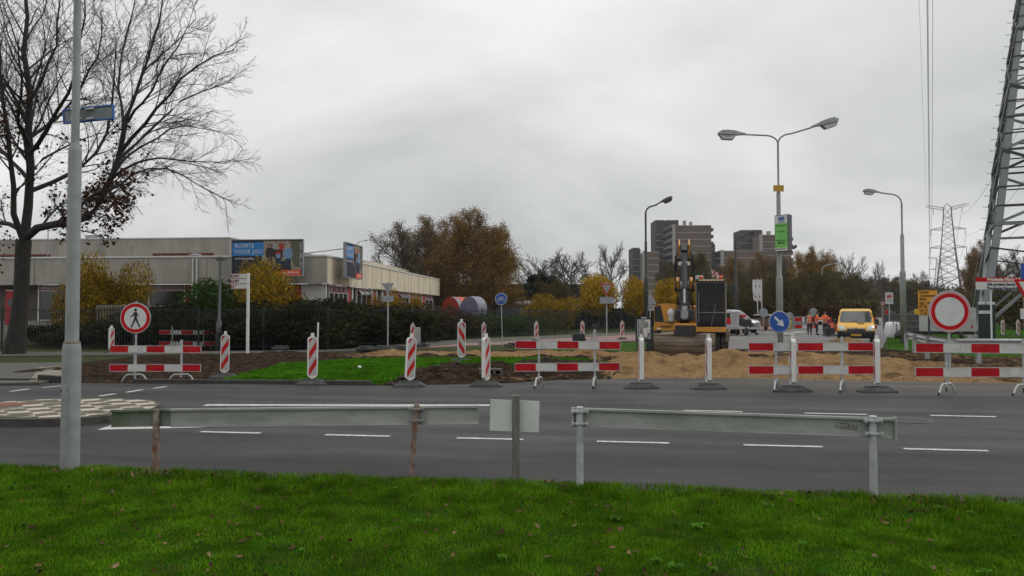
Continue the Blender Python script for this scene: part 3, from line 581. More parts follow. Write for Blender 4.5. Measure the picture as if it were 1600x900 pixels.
# left rail
g1, g2 = gp(242, 742), gp(641, 746)
def zt(py, Y): return EYE + (488 - py) * Y / 1250 + .0
root = empty("guard_rail", (g1.x, g1.y, 0)); tag(root, "left guard rail on two rusty leaning posts, green algae at its left end", "guard rail")
off = Vector((g1.x, g1.y, 0))
def onrail(px, py, Y0, X0, slp):
    r = ray(px, py); t = (Y0 - slp * X0) / (r.y - slp * r.x); return Vector((0, 0, EYE)) + r * t
slp = (g2.y - g1.y) / (g2.x - g1.x)
L = lambda px, py: onrail(px, py, g1.y + .06, g1.x, slp) - off
a, c, e_, f_ = L(175, 640), L(252, 638.5), L(645, 633.5), L(748, 633)
b = MB(); rail_plate(b, a, c + (a - c) * .0, .19, 1); rail_plate(b, c, L(268, 638.3), .19, 2); rail_plate(b, L(268, 638.3), f_, .20, 0); b.build("rail", [RAILM, RAILG, mat("rail_joint_dark", (.15, .165, .15), .8, var=.3, vs=8)], root)  # short darker grey-green joint piece between the algae end and the grey rail
b = MB(); b.beam((0, 0, -.15), (.01, -.0, a.z + .01 + .0), .062, .05); b.build("post", RUST, root)
q2 = g2 - off; tp = L(652, 630); b = MB(); b.beam((q2.x, q2.y - .0, -.15), (tp.x, tp.y - .05, tp.z + .0), .07, .055); b.build("post", RUST, root)
clamp(root, Vector((tp.x, tp.y - .04, tp.z - .02)), mat("grey_rusty_clamp", (.26, .25, .24), .7, .3, dirt=(.16, .07, .035), ds=14, da=.8))
# right rail
g1, g2 = gp(905, 767), gp(1359, 782); off = Vector((g1.x, g1.y, 0)); slp = (g2.y - g1.y) / (g2.x - g1.x)
root = empty("guard_rail", off); tag(root, "right guard rail on two straight galvanised posts, dark scuff near its right end", "guard rail")
L = lambda px, py: onrail(px, py, g1.y + .07, g1.x, slp) - off
b = MB(); rail_plate(b, L(894, 636.5), L(1397, 653), .185, 0)
for px in (894.5, 1396): 
    q = L(px, 637 if px < 1000 else 653); b.box((q.x, q.y - .025, q.z - .095), (.02, .055, .205), 0)
b.build("rail", [RAILM], root)
b = MB(); q = L(1322, 662); b.box((q.x, q.y - .012, q.z - .02), (.19, .004, .055), 0, (0, .12, ANGR)); b.build("scuff_patch", mat("scuffed_dark", (.08, .08, .075), .8, col2=(.3, .3, .28), vs=40), root)
for (px, py) in ((905, 636), (1359, 650)):
    q = L(px, py); b = MB(); b.cyl((q.x, q.y - .06, -.15), (q.x, q.y - .06, q.z + .005), .036, n=18); b.lathe([(.036, 0), (.03, .006), (.001, .008)], (q.x, q.y - .06, q.z + .005), 18); b.build("post", GALV, root)
    clamp(root, Vector((q.x, q.y - .05, q.z)), GALV)
# small sign seen from behind
g1 = gp(806, 760); sc1 = 1250 / g1.y; root = empty("blank_sign", (g1.x, g1.y, 0)); tag(root, "blank grey back of a small rectangular sign on a square post between the guard rails", "sign")
b = MB(); b.box((0, 0, .41), (.072, .072, 1.02), 0, (0, 0, .12), bev=.006); b.build("post", mat("weathered_post", (.10, .095, .085), .85, col2=(.19, .18, .165), vs=7, bump=.4, bs=40, stretch=(6, 6, .7), coords='obj'), root)
b = MB(); b.box((-.012, .045, .705), (.50, .012, .315), 0, (0, .03, -.06)); b.build("panel", mat("sign_plate_grey", (.58, .60, .58), .55, .1, var=.05, vs=4, dirt=(.45, .47, .45), ds=3, da=.5), root)

# ================================================================ BEACONS
def stripe_mat(name, d):
    m = bpy.data.materials.new(name); m.use_nodes = True; N, L = m.node_tree.nodes, m.node_tree.links; b = N["Principled BSDF"]; b.inputs['Roughness'].default_value = .6; b.inputs['Specular IOR Level'].default_value = .2
    t = N.new("ShaderNodeTexCoord"); s = N.new("ShaderNodeSeparateXYZ"); L.new(t.outputs['Object'], s.inputs[0])
    def mth(op, a_, b_):
        n = N.new("ShaderNodeMath"); n.operation = op
        for i, v in enumerate((a_, b_)):
            if isinstance(v, (int, float)): n.inputs[i].default_value = v
            else: L.new(v, n.inputs[i])
        return n.outputs[0]
    v = mth('ADD', mth('MULTIPLY', s.outputs[0], -1.6 * d), s.outputs[2]); fr = mth('FRACT', mth('DIVIDE', mth('ADD', v, 5.07), .40), 0); st_ = mth('GREATER_THAN', fr, .52)
    n = N.new("ShaderNodeTexNoise"); n.inputs['Scale'].default_value = 9; n.inputs['Detail'].default_value = 6; L.new(t.outputs['Object'], n.inputs['Vector'])
    mr = N.new("ShaderNodeMapRange"); mr.inputs[1].default_value = .5; mr.inputs[2].default_value = .7; mr.inputs[4].default_value = .35; L.new(n.outputs['Fac'], mr.inputs[0])
    x = N.new("ShaderNodeMix"); x.data_type = 'RGBA'; L.new(st_, x.inputs[0]); x.inputs[6].default_value = (.42, .42, .41, 1); x.inputs[7].default_value = (.42, .008, .010, 1)
    y = N.new("ShaderNodeMix"); y.data_type = 'RGBA'; L.new(mr.outputs[0], y.inputs[0]); L.new(x.outputs[2], y.inputs[6]); y.inputs[7].default_value = (.2, .17, .15, 1); L.new(y.outputs[2], b.inputs['Base Color']); return m
STR = stripe_mat("beacon_stripes", 1); STL = stripe_mat("beacon_stripes_reversed", -1)
PLAS = mat("beacon_white_plastic", (.68, .68, .66), .5, var=.05, vs=6, dirt=(.36, .34, .31), ds=6, da=.5, coords='obj')
def beacon(x, y, z, yaw, lean, label, group="red and white traffic beacons", st=STR, H=1.0, basew=.78, base=True, leanf=0):
    root = empty("traffic_beacon", (x, y, z), 0); tag(root, label, "traffic beacon", group)
    if base:
        b = MB(); w, dpt = basew / 2, .17
        vs = [(-w, -dpt, 0), (w, -dpt, 0), (w, dpt, 0), (-w, dpt, 0), (-w, -dpt, .03), (w, -dpt, .03), (w, dpt, .03), (-w, dpt, .03), (-w * .58, -dpt * .6, .115), (w * .58, -dpt * .6, .115), (w * .58, dpt * .6, .115), (-w * .58, dpt * .6, .115)]
        b.add(vs, [(0, 3, 2, 1), (0, 1, 5, 4), (1, 2, 6, 5), (2, 3, 7, 6), (3, 0, 4, 7), (4, 5, 9, 8), (5, 6, 10, 9), (6, 7, 11, 10), (7, 4, 8, 11), (8, 9, 10, 11)], 0)
        b.box((0, -.02, .125), (.26, .14, .03), 0, bev=.008); b.box((-w * .52, 0, .12), (.08, .1, .03), 0, bev=.01); b.box((w * .52, 0, .12), (.08, .1, .03), 0, bev=.01)
        b.build("base", RUBB, root, None, (0, 0, random.uniform(-.12, .12)))
    rot = Euler((leanf, lean, yaw)); hw, z0, z1 = .112, .17, .17 + H
    out = []
    for k in range(7): t = math.pi * k / 6; out.append((hw * math.cos(t) * 1.0 if False else hw * (1 if k == 0 else -1 if k == 6 else math.cos(t)), z1 - .07 + .07 * math.sin(t)))
    out += [(-hw, z0 + .05), (-hw * .45, z0), (hw * .45, z0), (hw, z0 + .05)]
    b = MB(); b.prism(out, -.038, .038, 0)
    b.bb((-.035, -.03, z1 - .005), (.035, .03, z1 + .085)); b.bb((-.03, -.028, .08), (.03, .028, z0 + .01))
    ri = [(x_ * .82, z0 + .03 + (z_ - z0) * (H - .055) / H) for x_, z_ in out]
    for sgn in (-1, 1): # raised lips
        for i in range(len(out)):
            p, q = out[i], out[(i + 1) % len(out)]; b.beam((p[0] * .94, sgn * .043, p[1] * .995 + .003), (q[0] * .94, sgn * .043, q[1] * .995 + .003), .014, .014)
    b.build("panel", PLAS, root, None, rot)
    b = MB(); b.prism(ri, -.0405, .0405, 0); b.build("striped_face", st, root, None, rot)
    return root
def bpx(px, py, z=0, Y=None):
    if Y is None: return gp(px, py, z)
    r = at(px, py, Y); return r
BEAC = [
 (347, 592, 0, .30, .012, "striped beacon at the left lawn corner, right of the pedestrian ban barrier", STR, 1.0),
 (485, 602, 0, .45, .0, "striped beacon on the lawn kerb with a thin white rod behind it", STR, 1.0),
 (638, 605, 0, .55, .05, "striped beacon leaning to the right in front of the dark soil bank", STR, 1.0),
 (759, 605, 0, 1.02, -.005, "narrow seen striped beacon turned away beside the small hollow concrete block", STR, 1.0),
 (1004, 608, 0, 1.53, -.012, "white beacon seen edge-on in front of the black lettered advert board", STR, 1.0),
 (1110, 609, 0, 1.56, -.02, "white beacon seen edge-on in front of the right side of the excavator", STR, 1.0),
 (1243, 613, 0, 1.48, -.01, "white beacon seen edge-on in front of the middle of the keep right barrier", STR, 1.0),
 (1376, 614, 0, 1.33, -.012, "white beacon with a thin sliver of red, between the two right hand barriers", STR, 1.0)]
for px, py, z, yaw, lean, lab, st_, H in BEAC:
    p = gp(px, py, z); beacon(p.x, p.y + .17, z, yaw, lean, lab, st=st_, H=H)
p = at(721, 573, 23.4); beacon(p.x, 23.4, float(gz(p.x, 23.4)) - .02, .2, 0, "striped beacon standing on the lawn behind the crest of the dark soil bank", st=STL, H=1.02)
FAR = [(175, 558, 34.0, 1.25, STR, "narrow seen striped beacon at the left end of the pedestrian ban barrier"), (645, 546, 40.5, .3, STR, "far striped beacon just behind the leaning beacon, near the grey backed yield sign"),
       (756, 541, 43, .2, STR, "far striped beacon on the cycle path left of the blue bicycle sign"), (838, 535, 47, .35, STR, "far striped beacon right behind the left post of the middle barrier"),
       (910, 533, 49.5, .2, STL, "far striped beacon behind the dark generator box"), (972, 531, 51, .2, STR, "far striped beacon right of the yield sign by the cycle path"),
       (1024, 533, 34, .15, STR, "striped beacon half hidden between the advert board and the excavator"),
       (1566, 526, 57, 0.1, STL, "left one of two striped beacons right of the pylon foot"), (1590, 526, 57, .1, STL, "right one of two striped beacons right of the pylon foot, nearest the photo edge")]
for px, py, Y, yaw, st_, lab in FAR:
    x = (px - 800) / 1250 * Y; z_ = max(0.0, EYE - (py - 488) * Y / 1250) if px != 175 else .05; z_ = float(gz(x, Y)) if px == 175 else (0.03 if Y > 36 else .05)
    beacon(x, Y, z_, yaw, 0, lab, st=st_, H=.95, basew=.6)
p = gp(482, 596); b = MB(); b.cyl((0, 0, 0), (0, 0, 1.42), .022, n=8); b.ball((0, 0, 1.42), .024, 5)
o = b.build("marker_rod", WHITE, None, (p.x, 21.3, .05), (0, .02, 0)); tag(o, "thin white rod standing right behind the beacon on the lawn kerb", "marker rod")

# ================================================================ BARRIERS
def barrier(px, py, Y, W_, yaw, label, posts, feet=1, z=0.0, boards=((.90, 1.09), (.385, .58)), posth=1.13, n=5, footyaw=0.35, group="red and white plank barriers", firstred=True):
    x = (px - 800) / 1250 * Y; root = empty("road_barrier", (x, Y, z), yaw); tag(root, label, "barrier", group)
    for (z0, z1) in boards:
        b = MB(); sg = W_ / n; e0 = random.uniform(-.01, .01)
        for i in range(n):
            m = (i + (0 if firstred else 1)) % 2; x0 = -W_ / 2 + i * sg
            b.bb((x0, -.028, z0 + .012), (x0 + sg, -.008, z1 - .012), m)
            for k in range(1, 4): zz = z0 + (z1 - z0) * k / 4; b.bb((x0, -.032, zz - .004), (x0 + sg, -.0279, zz + .004), m)
        b.bb((-W_ / 2 - .006, -.033, z1 - .012), (W_ / 2 + .006, -.004, z1), 2); b.bb((-W_ / 2 - .006, -.033, z0), (W_ / 2 + .006, -.004, z0 + .012), 2)
        for sx in (-1, 1): b.bb((sx * (W_ / 2) - .006, -.033, z0 + .012), (sx * (W_ / 2) + .006, -.004, z1 - .012), 2)
        b.build("plank", [mat("barrier_red", (.44, .006, .012), .6, var=.14, vs=3, dirt=(.30, .13, .12), ds=8, da=.6, dthr=.55, spec=.2), mat("barrier_white", (.56, .56, .54), .45, var=.06, vs=4, dirt=(.33, .31, .28), ds=5, da=.65), GALV], root, None, (0, e0, 0))
    for i, pxp in enumerate(posts):
        b = MB(); b.bb((pxp - .024, .0, .16), (pxp + .024, .045, posth if not isinstance(posth, (list, tuple)) else posth[i])); b.build("post", GALV, root)
        fy = footyaw if not isinstance(footyaw, (list, tuple)) else footyaw[i]; c_, s_ = math.cos(fy), math.sin(fy); P = []
        for t, zz in ((-.34, .0), (-.24, .17), (-.17, .22), (.17, .22), (.24, .17), (.34, .0)): P.append((pxp + c_ * t, .02 + s_ * t, zz + .015))
        b = MB(); b.tube(P, .021, 8); b.build("foot", mat("foot_white_steel", (.50, .51, .51), .5, .2, dirt=(.2, .16, .12), ds=9, da=.6), root)
        b = MB(); b.cyl(P[0], Vector(P[0]) + Vector((0, 0, .05)), .025, n=8); b.cyl(P[-1], Vector(P[-1]) + Vector((0, 0, .05)), .025, n=8); b.bb((pxp - .012, .045, .05), (pxp + .012, .055, .2)); b.build("foot_cap", BLACK, root)
    return root
barrier(244.5, 598, 21.0, 2.36, .02, "red and white plank barrier on dirt at the far left carrying the pedestrian ban sign", (-.55, .66), z=-.10, posth=(1.0, 1.14), footyaw=.1, boards=((.80, .99), (.31, .505)))
barrier(886.5, 606, 18.75, 2.45, 0, "red and white plank barrier in the middle, left of the sand heap", (-.67, .64), posth=(1.19, 1.24), footyaw=(1.25, 1.35))
barrier(1265.5, 612, 17.8, 2.68, -.10, "red and white plank barrier under the blue keep right arrow", (-.74, .68), footyaw=(1.22, 1.15), posth=(1.12, 1.22))
barrier(1537, 618, 17.05, 2.80, -.13, "red and white plank barrier at the right edge under the round closed road sign", (-.76, .78), footyaw=(.75, .5), boards=((.89, 1.10), (.385, .59)), posth=(1.15, 1.2))
barrier(293.5, 548, 37.5, 2.62, .03, "distant red and white plank barrier in front of the fence beside the park lamp", (-.70, .75), z=0.02, footyaw=.3, boards=((.70, .90), (.18, .38)), posth=1.1)
FB = [(1210, 514, 84, 3.6, "far red and white barrier between the silver van and the blue arrow sign"), (1270, 517, 76, 3.5, "far red and white barrier behind the three workers"), (1365, 518, 73, 2.6, "far red and white barrier right of the yellow van")]
for px, py, Y, w, lab in FB: barrier(px, py, Y, w, 0, lab, (-.9, .9), n=5, z=.03, boards=((.85, 1.25), (.2, .55)), posth=1.3)

# ================================================================ ROUND AND OTHER SIGNS
def disc(b, r0, r1, y, m, n=40):
    if r0 <= 0:
        b.add([(r1 * math.cos(2 * math.pi * i / n), y, r1 * math.sin(2 * math.pi * i / n)) for i in range(n)], [tuple(range(n))], m)
    else:
        vs = [(r * math.cos(2 * math.pi * i / n), y, r * math.sin(2 * math.pi * i / n)) for r in (r0, r1) for i in range(n)]
        b.add(vs, [(i, (i + 1) % n, n + (i + 1) % n, n + i) for i in range(n)], m)
def roundsign(loc, r, rings, name, label, yaw=0, polelen=1.0, cat="road sign", polem=None, pz=None, polex=0, group=None, back=None):
    root = empty(name, loc, yaw); tag(root, label, cat, group)
    b = MB(); b.cyl((0, .004, 0), (0, .022, 0), r, n=40, m=0, smooth=False)
    for r0, r1, m in rings: disc(b, r0 * r, r1 * r, 0.0, m)
    b.build("sign_face", [back or SBACK, RED, SIGNW, BLUE], root)
    b = MB(); n = 40; t = [(r * 1.0 * math.cos(2 * math.pi * i / n), .01, r * 1.0 * math.sin(2 * math.pi * i / n)) for i in range(n + 1)]; b.tube(t, .012, 6, cap=False); b.build("rim", back or SBACK, root)
    b = MB(); b.cyl((polex, .05, -polelen), (polex, .05, r * .95 if pz is None else pz), .024, n=12); b.build("pole", polem or GALV, root)
    for dz in (-.5, .5): b = MB(); b.box((polex, .04, dz * r), (.12, .05, .03), 0); b.build("bracket", polem or GALV, root)
    return root
Y = 20.95; p = at(211.5, 497, Y)
s = roundsign((p.x, Y, p.z), .395, [(.97, 1.0, 2), (.74, .97, 1), (0, .74, 2)], "pedestrian_ban_sign", "round red rimmed sign with a black walking figure on white, above the far left barrier", .0, 1.62, pz=.44)
b = MB(); k = .395 * .74 * .95 / 100
def poly(b, pts, y0=-.004, y1=-.001, m=0, k=1, M=None): b.prism([(x * k, z * k) for x, z in pts], y0, y1, m, M)
k = .0026
disc(b, 0, 17 * k * .9, -.004, 0, 20); b.v = [(x, y, z) if False else (x + 2 * k, y, z + 82 * k) for x, y, z in b.v]
poly(b, [(-14, 55), (-6, 62), (12, 62), (22, 45), (36, 22), (30, 16), (17, 32), (14, 4), (34, -48), (52, -84), (46, -94), (36, -90), (20, -55), (2, -22), (-16, -58), (-34, -94), (-46, -98), (-46, -84), (-30, -50), (-12, -2), (-10, 28), (-28, 18), (-50, 6), (-54, 14), (-30, 32)], k=k)
b.build("walking_figure", BLK, s)
Y = 17.1; p = at(1484, 487, Y)
roundsign((p.x, Y, p.z), .438, [(.965, 1.0, 2), (.93, .965, 1), (.90, .93, 2), (.70, .90, 1), (0, .70, 2)], "closed_road_sign", "large round sign with a red ring on a blank white centre, above the right barrier", -.05, 1.25, pz=-.1)
Y = 17.75; p = at(1218, 503, Y)
s = roundsign((p.x, Y, p.z), .232, [(.96, 1.0, 2), (0, .96, 3)], "arrow_sign", "round blue sign with a white arrow pointing down to the right above the third barrier", .05, .55, pz=.1, polex=-.055)
b = MB(); q = [(-8, 55), (8, 55), (8, -5), (32, -5), (0, -55), (-32, -5), (-8, -5)]; q = [(-10, 62), (10, 62), (10, 0), (36, 0), (0, -58), (-36, 0), (-10, 0)]; ca_, sa_ = math.cos(R(45)), math.sin(R(45)); poly(b, [(x * ca_ - z * sa_, x * sa_ + z * ca_) for x, z in q], k=.0025)
b.build("arrow", SIGNW, s)
Y = 42.0; p = at(783, 467, Y)
s = roundsign((p.x, Y, p.z), .31, [(.94, 1.0, 2), (0, .94, 3)], "bicycle_path_sign", "round blue sign with a white bicycle on a slim leaning grey post behind the lawn", 0, p.z, polem=GALV)
s.rotation_euler = (0, -.03, 0)
b = MB(); n = 16
for cx_ in (-.12, .12): b.tube([(cx_ + .072 * math.cos(6.2832 * i / n), -.006, -.05 + .072 * math.sin(6.2832 * i / n)) for i in range(n + 1)], .010, 5, cap=False)
for a_, c_ in [((-.12, -.05), (-.05, .07)), ((-.05, .07), (.08, .07)), ((.08, .07), (.12, -.05)), ((-.12, -.05), (0, -.05)), ((0, -.05), (.08, .07)), ((0, -.05), (-.06, .10)), ((-.10, .10), (-.03, .10)), ((.08, .07), (.06, .13)), ((.03, .13), (.09, .12))]: b.beam((a_[0], -.006, a_[1]), (c_[0], -.006, c_[1]), .016)
b.build("bicycle_symbol", SIGNW, s)
# yield signs
def yieldsign(px, py, Y, w, front, label, plate, base=0.0, up=False, yaw=0, name="yield_sign"):
    p = at(px, py, Y); root = empty(name, (p.x, Y, base), yaw); tag(root, label, "road sign"); zc_ = p.z - base; h = w * .88
    tri = lambda s_: [(-w / 2 * s_, h / 2 * s_), (w / 2 * s_, h / 2 * s_), (0, -h / 2 * s_)] if not up else [(-w / 2 * s_, -h / 2 * s_), (0, h / 2 * s_), (w / 2 * s_, -h / 2 * s_)]
    b = MB(); T_ = Matrix.Translation((0, 0, zc_)); b.prism(tri(1), 0, .02, 0, T_)
    if front: b.prism(tri(.97), -.004, -.001, 1, T_ @ Matrix.Translation((0, 0, .0))); b.prism(tri(.74), -.008, -.0045, 2, T_ @ Matrix.Translation((0, 0, h * .03)))
    b.build("sign_face", [SBACK, RED, mat("yield_grey_white", (.22, .235, .24), .5)], root)
    if plate: b = MB(); b.bb((-plate[0] / 2, 0, zc_ - h / 2 - plate[1] - .08), (plate[0] / 2, .02, zc_ - h / 2 - .08), 0); b.build("lower_plate", SBACK, root)
    b = MB(); b.cyl((0, .05, 0), (0, .05, zc_ + h / 2 + .08), .035, n=10); b.build("pole", GALV, root)
yieldsign(606, 451, 39.0, .60, False, "grey back of a yield sign with a plate under it, in front of the hedge", (.57, .30), name="yield_sign")
yieldsign(948, 452.5, 50.0, .86, True, "grey and red yield sign with a grey plate beneath, left of the yellow trimmed trees", (.88, .42))
yieldsign(1016, 466, 56, .90, False, "grey back of a triangular warning sign half behind the dark lamp post", (.75, .4), up=True, name="warning_sign")
yieldsign(1379, 476, 85, .75, True, "small distant red yield sign right of the yellow van", None)
# red and white triangle and blue board cut by the right edge
root = empty("priority_sign", (at(1597, 445, 30.5).x, 30.5, 0)); tag(root, "red bordered yield triangle cut off by the right edge over the project board", "road sign")
zq = at(1597, 437, 30.5).z; b = MB(); b.prism([(-.42, .02), (.45, .02), (0.02, -.78)], 0, .02, 1, Matrix.Translation((.1, 0, zq))); b.prism([(-.24, -.07), (.28, -.07), (0.02, -.55)], -.006, -.001, 2, Matrix.Translation((.1, 0, zq))); b.build("sign_face", [SBACK, RED, SIGNW], root)
b = MB(); b.cyl((.12, .06, 0), (.12, .06, zq + .9), .035, n=10); b.build("pole", GALV, root)
b = MB(); b.bb((-.04, -.01, zq + .02), (.55, .012, zq + .62)); b.build("blue_board", BLUE, root); b = MB(); b.bb((-.08, -.01, zq - 1.5), (.5, .012, zq - 1.1)); b.build("white_board", SIGNW, root)
# small white sign with two figures, far right
Y = 62; p = at(1389.5, 466, Y); root = empty("children_sign", (p.x, Y, 0)); tag(root, "white rectangular sign with two small red figures right of the yellow van", "sign")
b = MB(); b.bb((-.30, 0, p.z - .45), (.30, .03, p.z + .45)); b.build("panel", SIGNW, root)
b = MB()
for dx, hh in ((-.1, .26), (.08, .3)): b.cyl((dx, -.01, p.z + .32 - (.3 - hh)), (dx, -.004, p.z + .32 - (.3 - hh)), .04, n=10); b.prism([(dx - .06, p.z + .26 - (.3 - hh)), (dx + .06, p.z + .26 - (.3 - hh)), (dx + .09, p.z + .02), (dx + .02, p.z + .02), (dx, p.z + .12), (dx - .03, p.z + .02), (dx - .09, p.z + .02)], -.01, -.003, 0)
b.build("figures", RED, root); b = MB()
for dz in (-.12, -.2, -.28): b.bb((-.18, -.008, p.z + dz), (.18, -.002, p.z + dz + .035))
b.build("lettering", SBACK, root); b = MB(); b.cyl((0, .06, 0), (0, .06, p.z + .3), .035, n=8); b.build("pole", GALV, root)
# white direction sign (three strips) with red
Y = 33.4; p = at(388, 428, Y); s_ = 1250 / Y; root = empty("direction_sign", (p.x, Y, 0.03), .04); tag(root, "three strip white direction board on a tall white post beside a yellow bush", "direction sign")
b = MB(); b.box((0, 0, p.z / 2), (.11, .11, p.z), 0, bev=.015); b.build("pole", WHITE, root)
zt_ = p.z - .03
for i in range(3):
    z1 = zt_ - i * .215; b = MB(); b.bb((-.70, -.02, z1 - .20), (-.06, .02, z1), 0); b.bb((-.62, -.024, z1 - .205), (-.06, -.0205, z1 - .185), 1); b.cyl((-.645, -.021, z1 - .10), (-.645, -.026, z1 - .10), .075, n=16, m=1, smooth=False); b.prism([(-.665, z1 - .13), (-.625, z1 - .13), (-.625, z1 - .10), (-.605, z1 - .10), (-.645, z1 - .055), (-.685, z1 - .10), (-.665, z1 - .10)], -.03, -.0265, 0); b.build("sign_strip", [SIGNW, mat("dark_red", (.22, .01, .02), .5)], root)
    t = ["Trauberg 1-9", "Zuidrand 21-40", "Zwembad"][i]
    text_mb(["Bloemenhof 1-9\nWijkpost 3-7", "Kruidenhof 21-29\nBuurthuis 2-8", "Gymzaal"][i] if False else "llllllllll lll\nlllllll lll", .062, TXT(-.55, -.026, z1 - .075), "lettering", mat("dark_red2", (.12, .01, .015), .5), root, bold=.002) if i < 2 else text_mb("llll ll", .062, TXT(-.55, -.026, z1 - .075), "lettering", mat("dark_red2", (.12, .01, .015), .5), root, bold=.002)
# black lettered advert board
Y = 26.6; p = at(1006, 533, Y); root = empty("advert_board", (p.x, Y, p.z + .02), .02); s_ = 1250 / Y; tag(root, "dark framed white poster board with hand drawn black lettering, left of the excavator", "advert board")
w_, h_ = .54, .75
b = MB(); b.bb((-w_ / 2, .0, 0), (w_ / 2, .05, h_)); b.bb((-.24, .01, -.75), (-.20, .045, 0)); b.bb((.20, .01, -.75), (.24, .045, 0)); b.build("frame", mat("dark_blue_frame", (.012, .016, .035), .5), root)
b = MB(); b.bb((-w_ / 2 + .055, -.006, .06), (w_ / 2 - .055, -.001, h_ - .055)); b.build("poster", SIGNW, root)
b = MB(); b.bb((-.09, -.02, h_ - .03), (.09, .02, h_ + .04)); b.build("clip", SBACK, root)
lines = ["IF THIS IS", "AN AD FOR", "OAT DRINK,", "SHOULDN'T", "IT SAY", "SOME-", "THING", "ABOUT", "OAT DRINK?"]
for i, t in enumerate(lines): text_mb(t, .083, TXT(-.205, -.009, h_ - .125 - i * .070), "lettering", BLK, root, bold=.0025, sx=.80 if len(t) > 6 else .78)
b = MB(); b.bb((.12, -.010, .12), (.20, -.007, .36)); b.bb((.13, -.012, .26), (.18, -.0105, .34), 1); b.build("carton_picture", [mat("grey_print", (.12, .12, .12), .6), SIGNW], root)
# orange closure board
Y = 41.0; p = at(1451, 489, Y); q = at(1435, 453, Y); q2 = at(1465, 493, Y); root = empty("closure_board", (p.x, Y, 0)); tag(root, "orange board with black closure dates, half behind the round closed road sign", "sign board")
w_ = q2.x - q.x; b = MB(); b.bb((q.x - p.x, 0, q2.z), (q2.x - p.x, .04, q.z)); b.build("panel", mat("sign_orange", (.72, .31, .015), .5, var=.06, vs=5), root)
b = MB(); b.bb((q.x - p.x + .02, -.004, q.z - .03), (q2.x - p.x - .02, -.001, q.z - .02)); 
for zz in (q.z - .02, q2.z + .01): b.bb((q.x - p.x, -.005, zz), (q2.x - p.x, -.001, zz + .01))
b.bb((q.x - p.x + .03, -.004, q.z - .60), (q2.x - p.x - .03, -.001, q.z - .59)); b.build("border", BLK, root)
for i, (dx, t) in enumerate([(.03, "Zeven-"), (.11, "hontseweg"), (.03, "dicht"), (.03, "van: 16-11"), (.03, "07.00"), (.03, "tot: 27-11"), (.03, "17.00")]):
    text_mb(t, .212, TXT(q.x - p.x + dx, -.008, q.z - .175 - i * .178 - (.03 if i > 2 else 0)), "lettering", BLK, root, bold=.006, sx=.82, sp=1.06)
b = MB(); b.bb((.02, .05, 0), (.10, .13, at(1451, 438, Y).z)); b.build("post", DARKP, root)
# province project board
Y = 34.0; q = at(1525, 433.5, Y); q2 = at(1640, 452.5, Y); root = empty("project_board", (q.x, Y, 0)); tag(root, "long red and white project board lettered Provincie Noord-Brabant in front of the pylon leg", "sign board")
w_ = q2.x - q.x; zr = q.z - (q.z - q2.z) * .36; b = MB(); b.bb((0, 0, zr), (w_, .04, q.z), 0); b.bb((0, 0, q2.z), (w_, .04, zr - .001), 1); b.build("panel", [RED, SIGNW], root)
text_mb("Provincie Noord-Brabant", .185, TXT(.47, -.006, zr + .045), "lettering", WHITE, root, bold=.008)
text_mb("Dit project komt mede tot stand door\nProvincie Noord-Brabant", .172, TXT(.47, -.006, zr - .16), "lettering", mat("text_grey", (.02, .02, .04), .5), root, bold=.008)
b = MB(); b.cyl((.66, .07, 0), (.66, .07, q2.z + .3), .035, n=10); b.cyl((w_ - .3, .07, 0), (w_ - .3, .07, q2.z + .3), .035, n=10); b.build("post", WHITE, root)
# far sign backs and bits
def farsign(px, py, Y, r, label, name="round_sign"):
    p = at(px, py, Y); roundsign((p.x, Y, p.z), r, [(0, 1, 0)], name, label, 0, p.z, back=SBACK, pz=0)
farsign(1193, 489, 60, .33, "round grey sign back on a dark pole beside the white banner flags"); farsign(1234, 493, 70, .28, "small round grey sign back just right of the blue arrow"); farsign(1271, 487, 74, .34, "round grey sign back behind the workers' heads")
# yellow bollard
b = MB(); b.lathe([(.001, 0), (.17, 0), (.17, .75), (.12, .9), (.001, .92)], n=14); p = gp(1233.5, 515); o = b.build("bollard", mat("bollard_yellow", (.6, .42, .02), .5, dirt=(.1, .09, .05), ds=3, da=.6), None, (p.x, p.y, .03)); tag(o, "yellow traffic island bollard just right of the blue arrow sign", "bollard")

# ================================================================ STREET LAMPS
def lamphead(b, base, d, L=.95, m=0, m2=1, tiltz=.12):
    base = Vector(base); d = Vector(d).normalized(); up = Vector((0, 0, 1)); w = d.cross(up).normalized(); upn = w.cross(d)
    sec = [(0, .045, .05, -.04), (.18, .07, .07, -.05), (.38, .15, .11, -.10), (.62, .17, .12, -.13), (.82, .16, .11, -.13), (L, .12, .04, -.08)]
    vs = []; fs = []
    for t, hw, hu, hd in sec:
        c = base + d * t; vs += [c - w * hw + upn * hd * .4, c - w * hw * .7 + upn * hu, c + w * hw * .7 + upn * hu, c + w * hw + upn * hd * .4]
    for i in range(len(sec) - 1):
        for j in range(4): fs.append((i * 4 + j, i * 4 + (j + 1) % 4, (i + 1) * 4 + (j + 1) % 4, (i + 1) * 4 + j))
    fs += [(0, 1, 2, 3), tuple(len(vs) - 4 + k for k in (3, 2, 1, 0))]; b.add(vs, fs, m)
    vs = []
    for t, hw, dn in ((.34, .12, -.05), (.44, .13, -.20), (.80, .12, -.20), (.92, .10, -.05)):
        c = base + d * t; vs += [c - w * hw + upn * dn, c + w * hw + upn * dn]
    b.add(vs, [(0, 1, 3, 2), (2, 3, 5, 4), (4, 5, 7, 6), (0, 2, 4, 6), (1, 7, 5, 3), (0, 6, 7, 1)], m2)
LH = mat("lamp_head_grey", (.20, .21, .215), .5, .1, var=.1, vs=6); LGL = mat("lamp_cover_clear", (.42, .43, .43), .25, spec=.6, var=.1, vs=10)
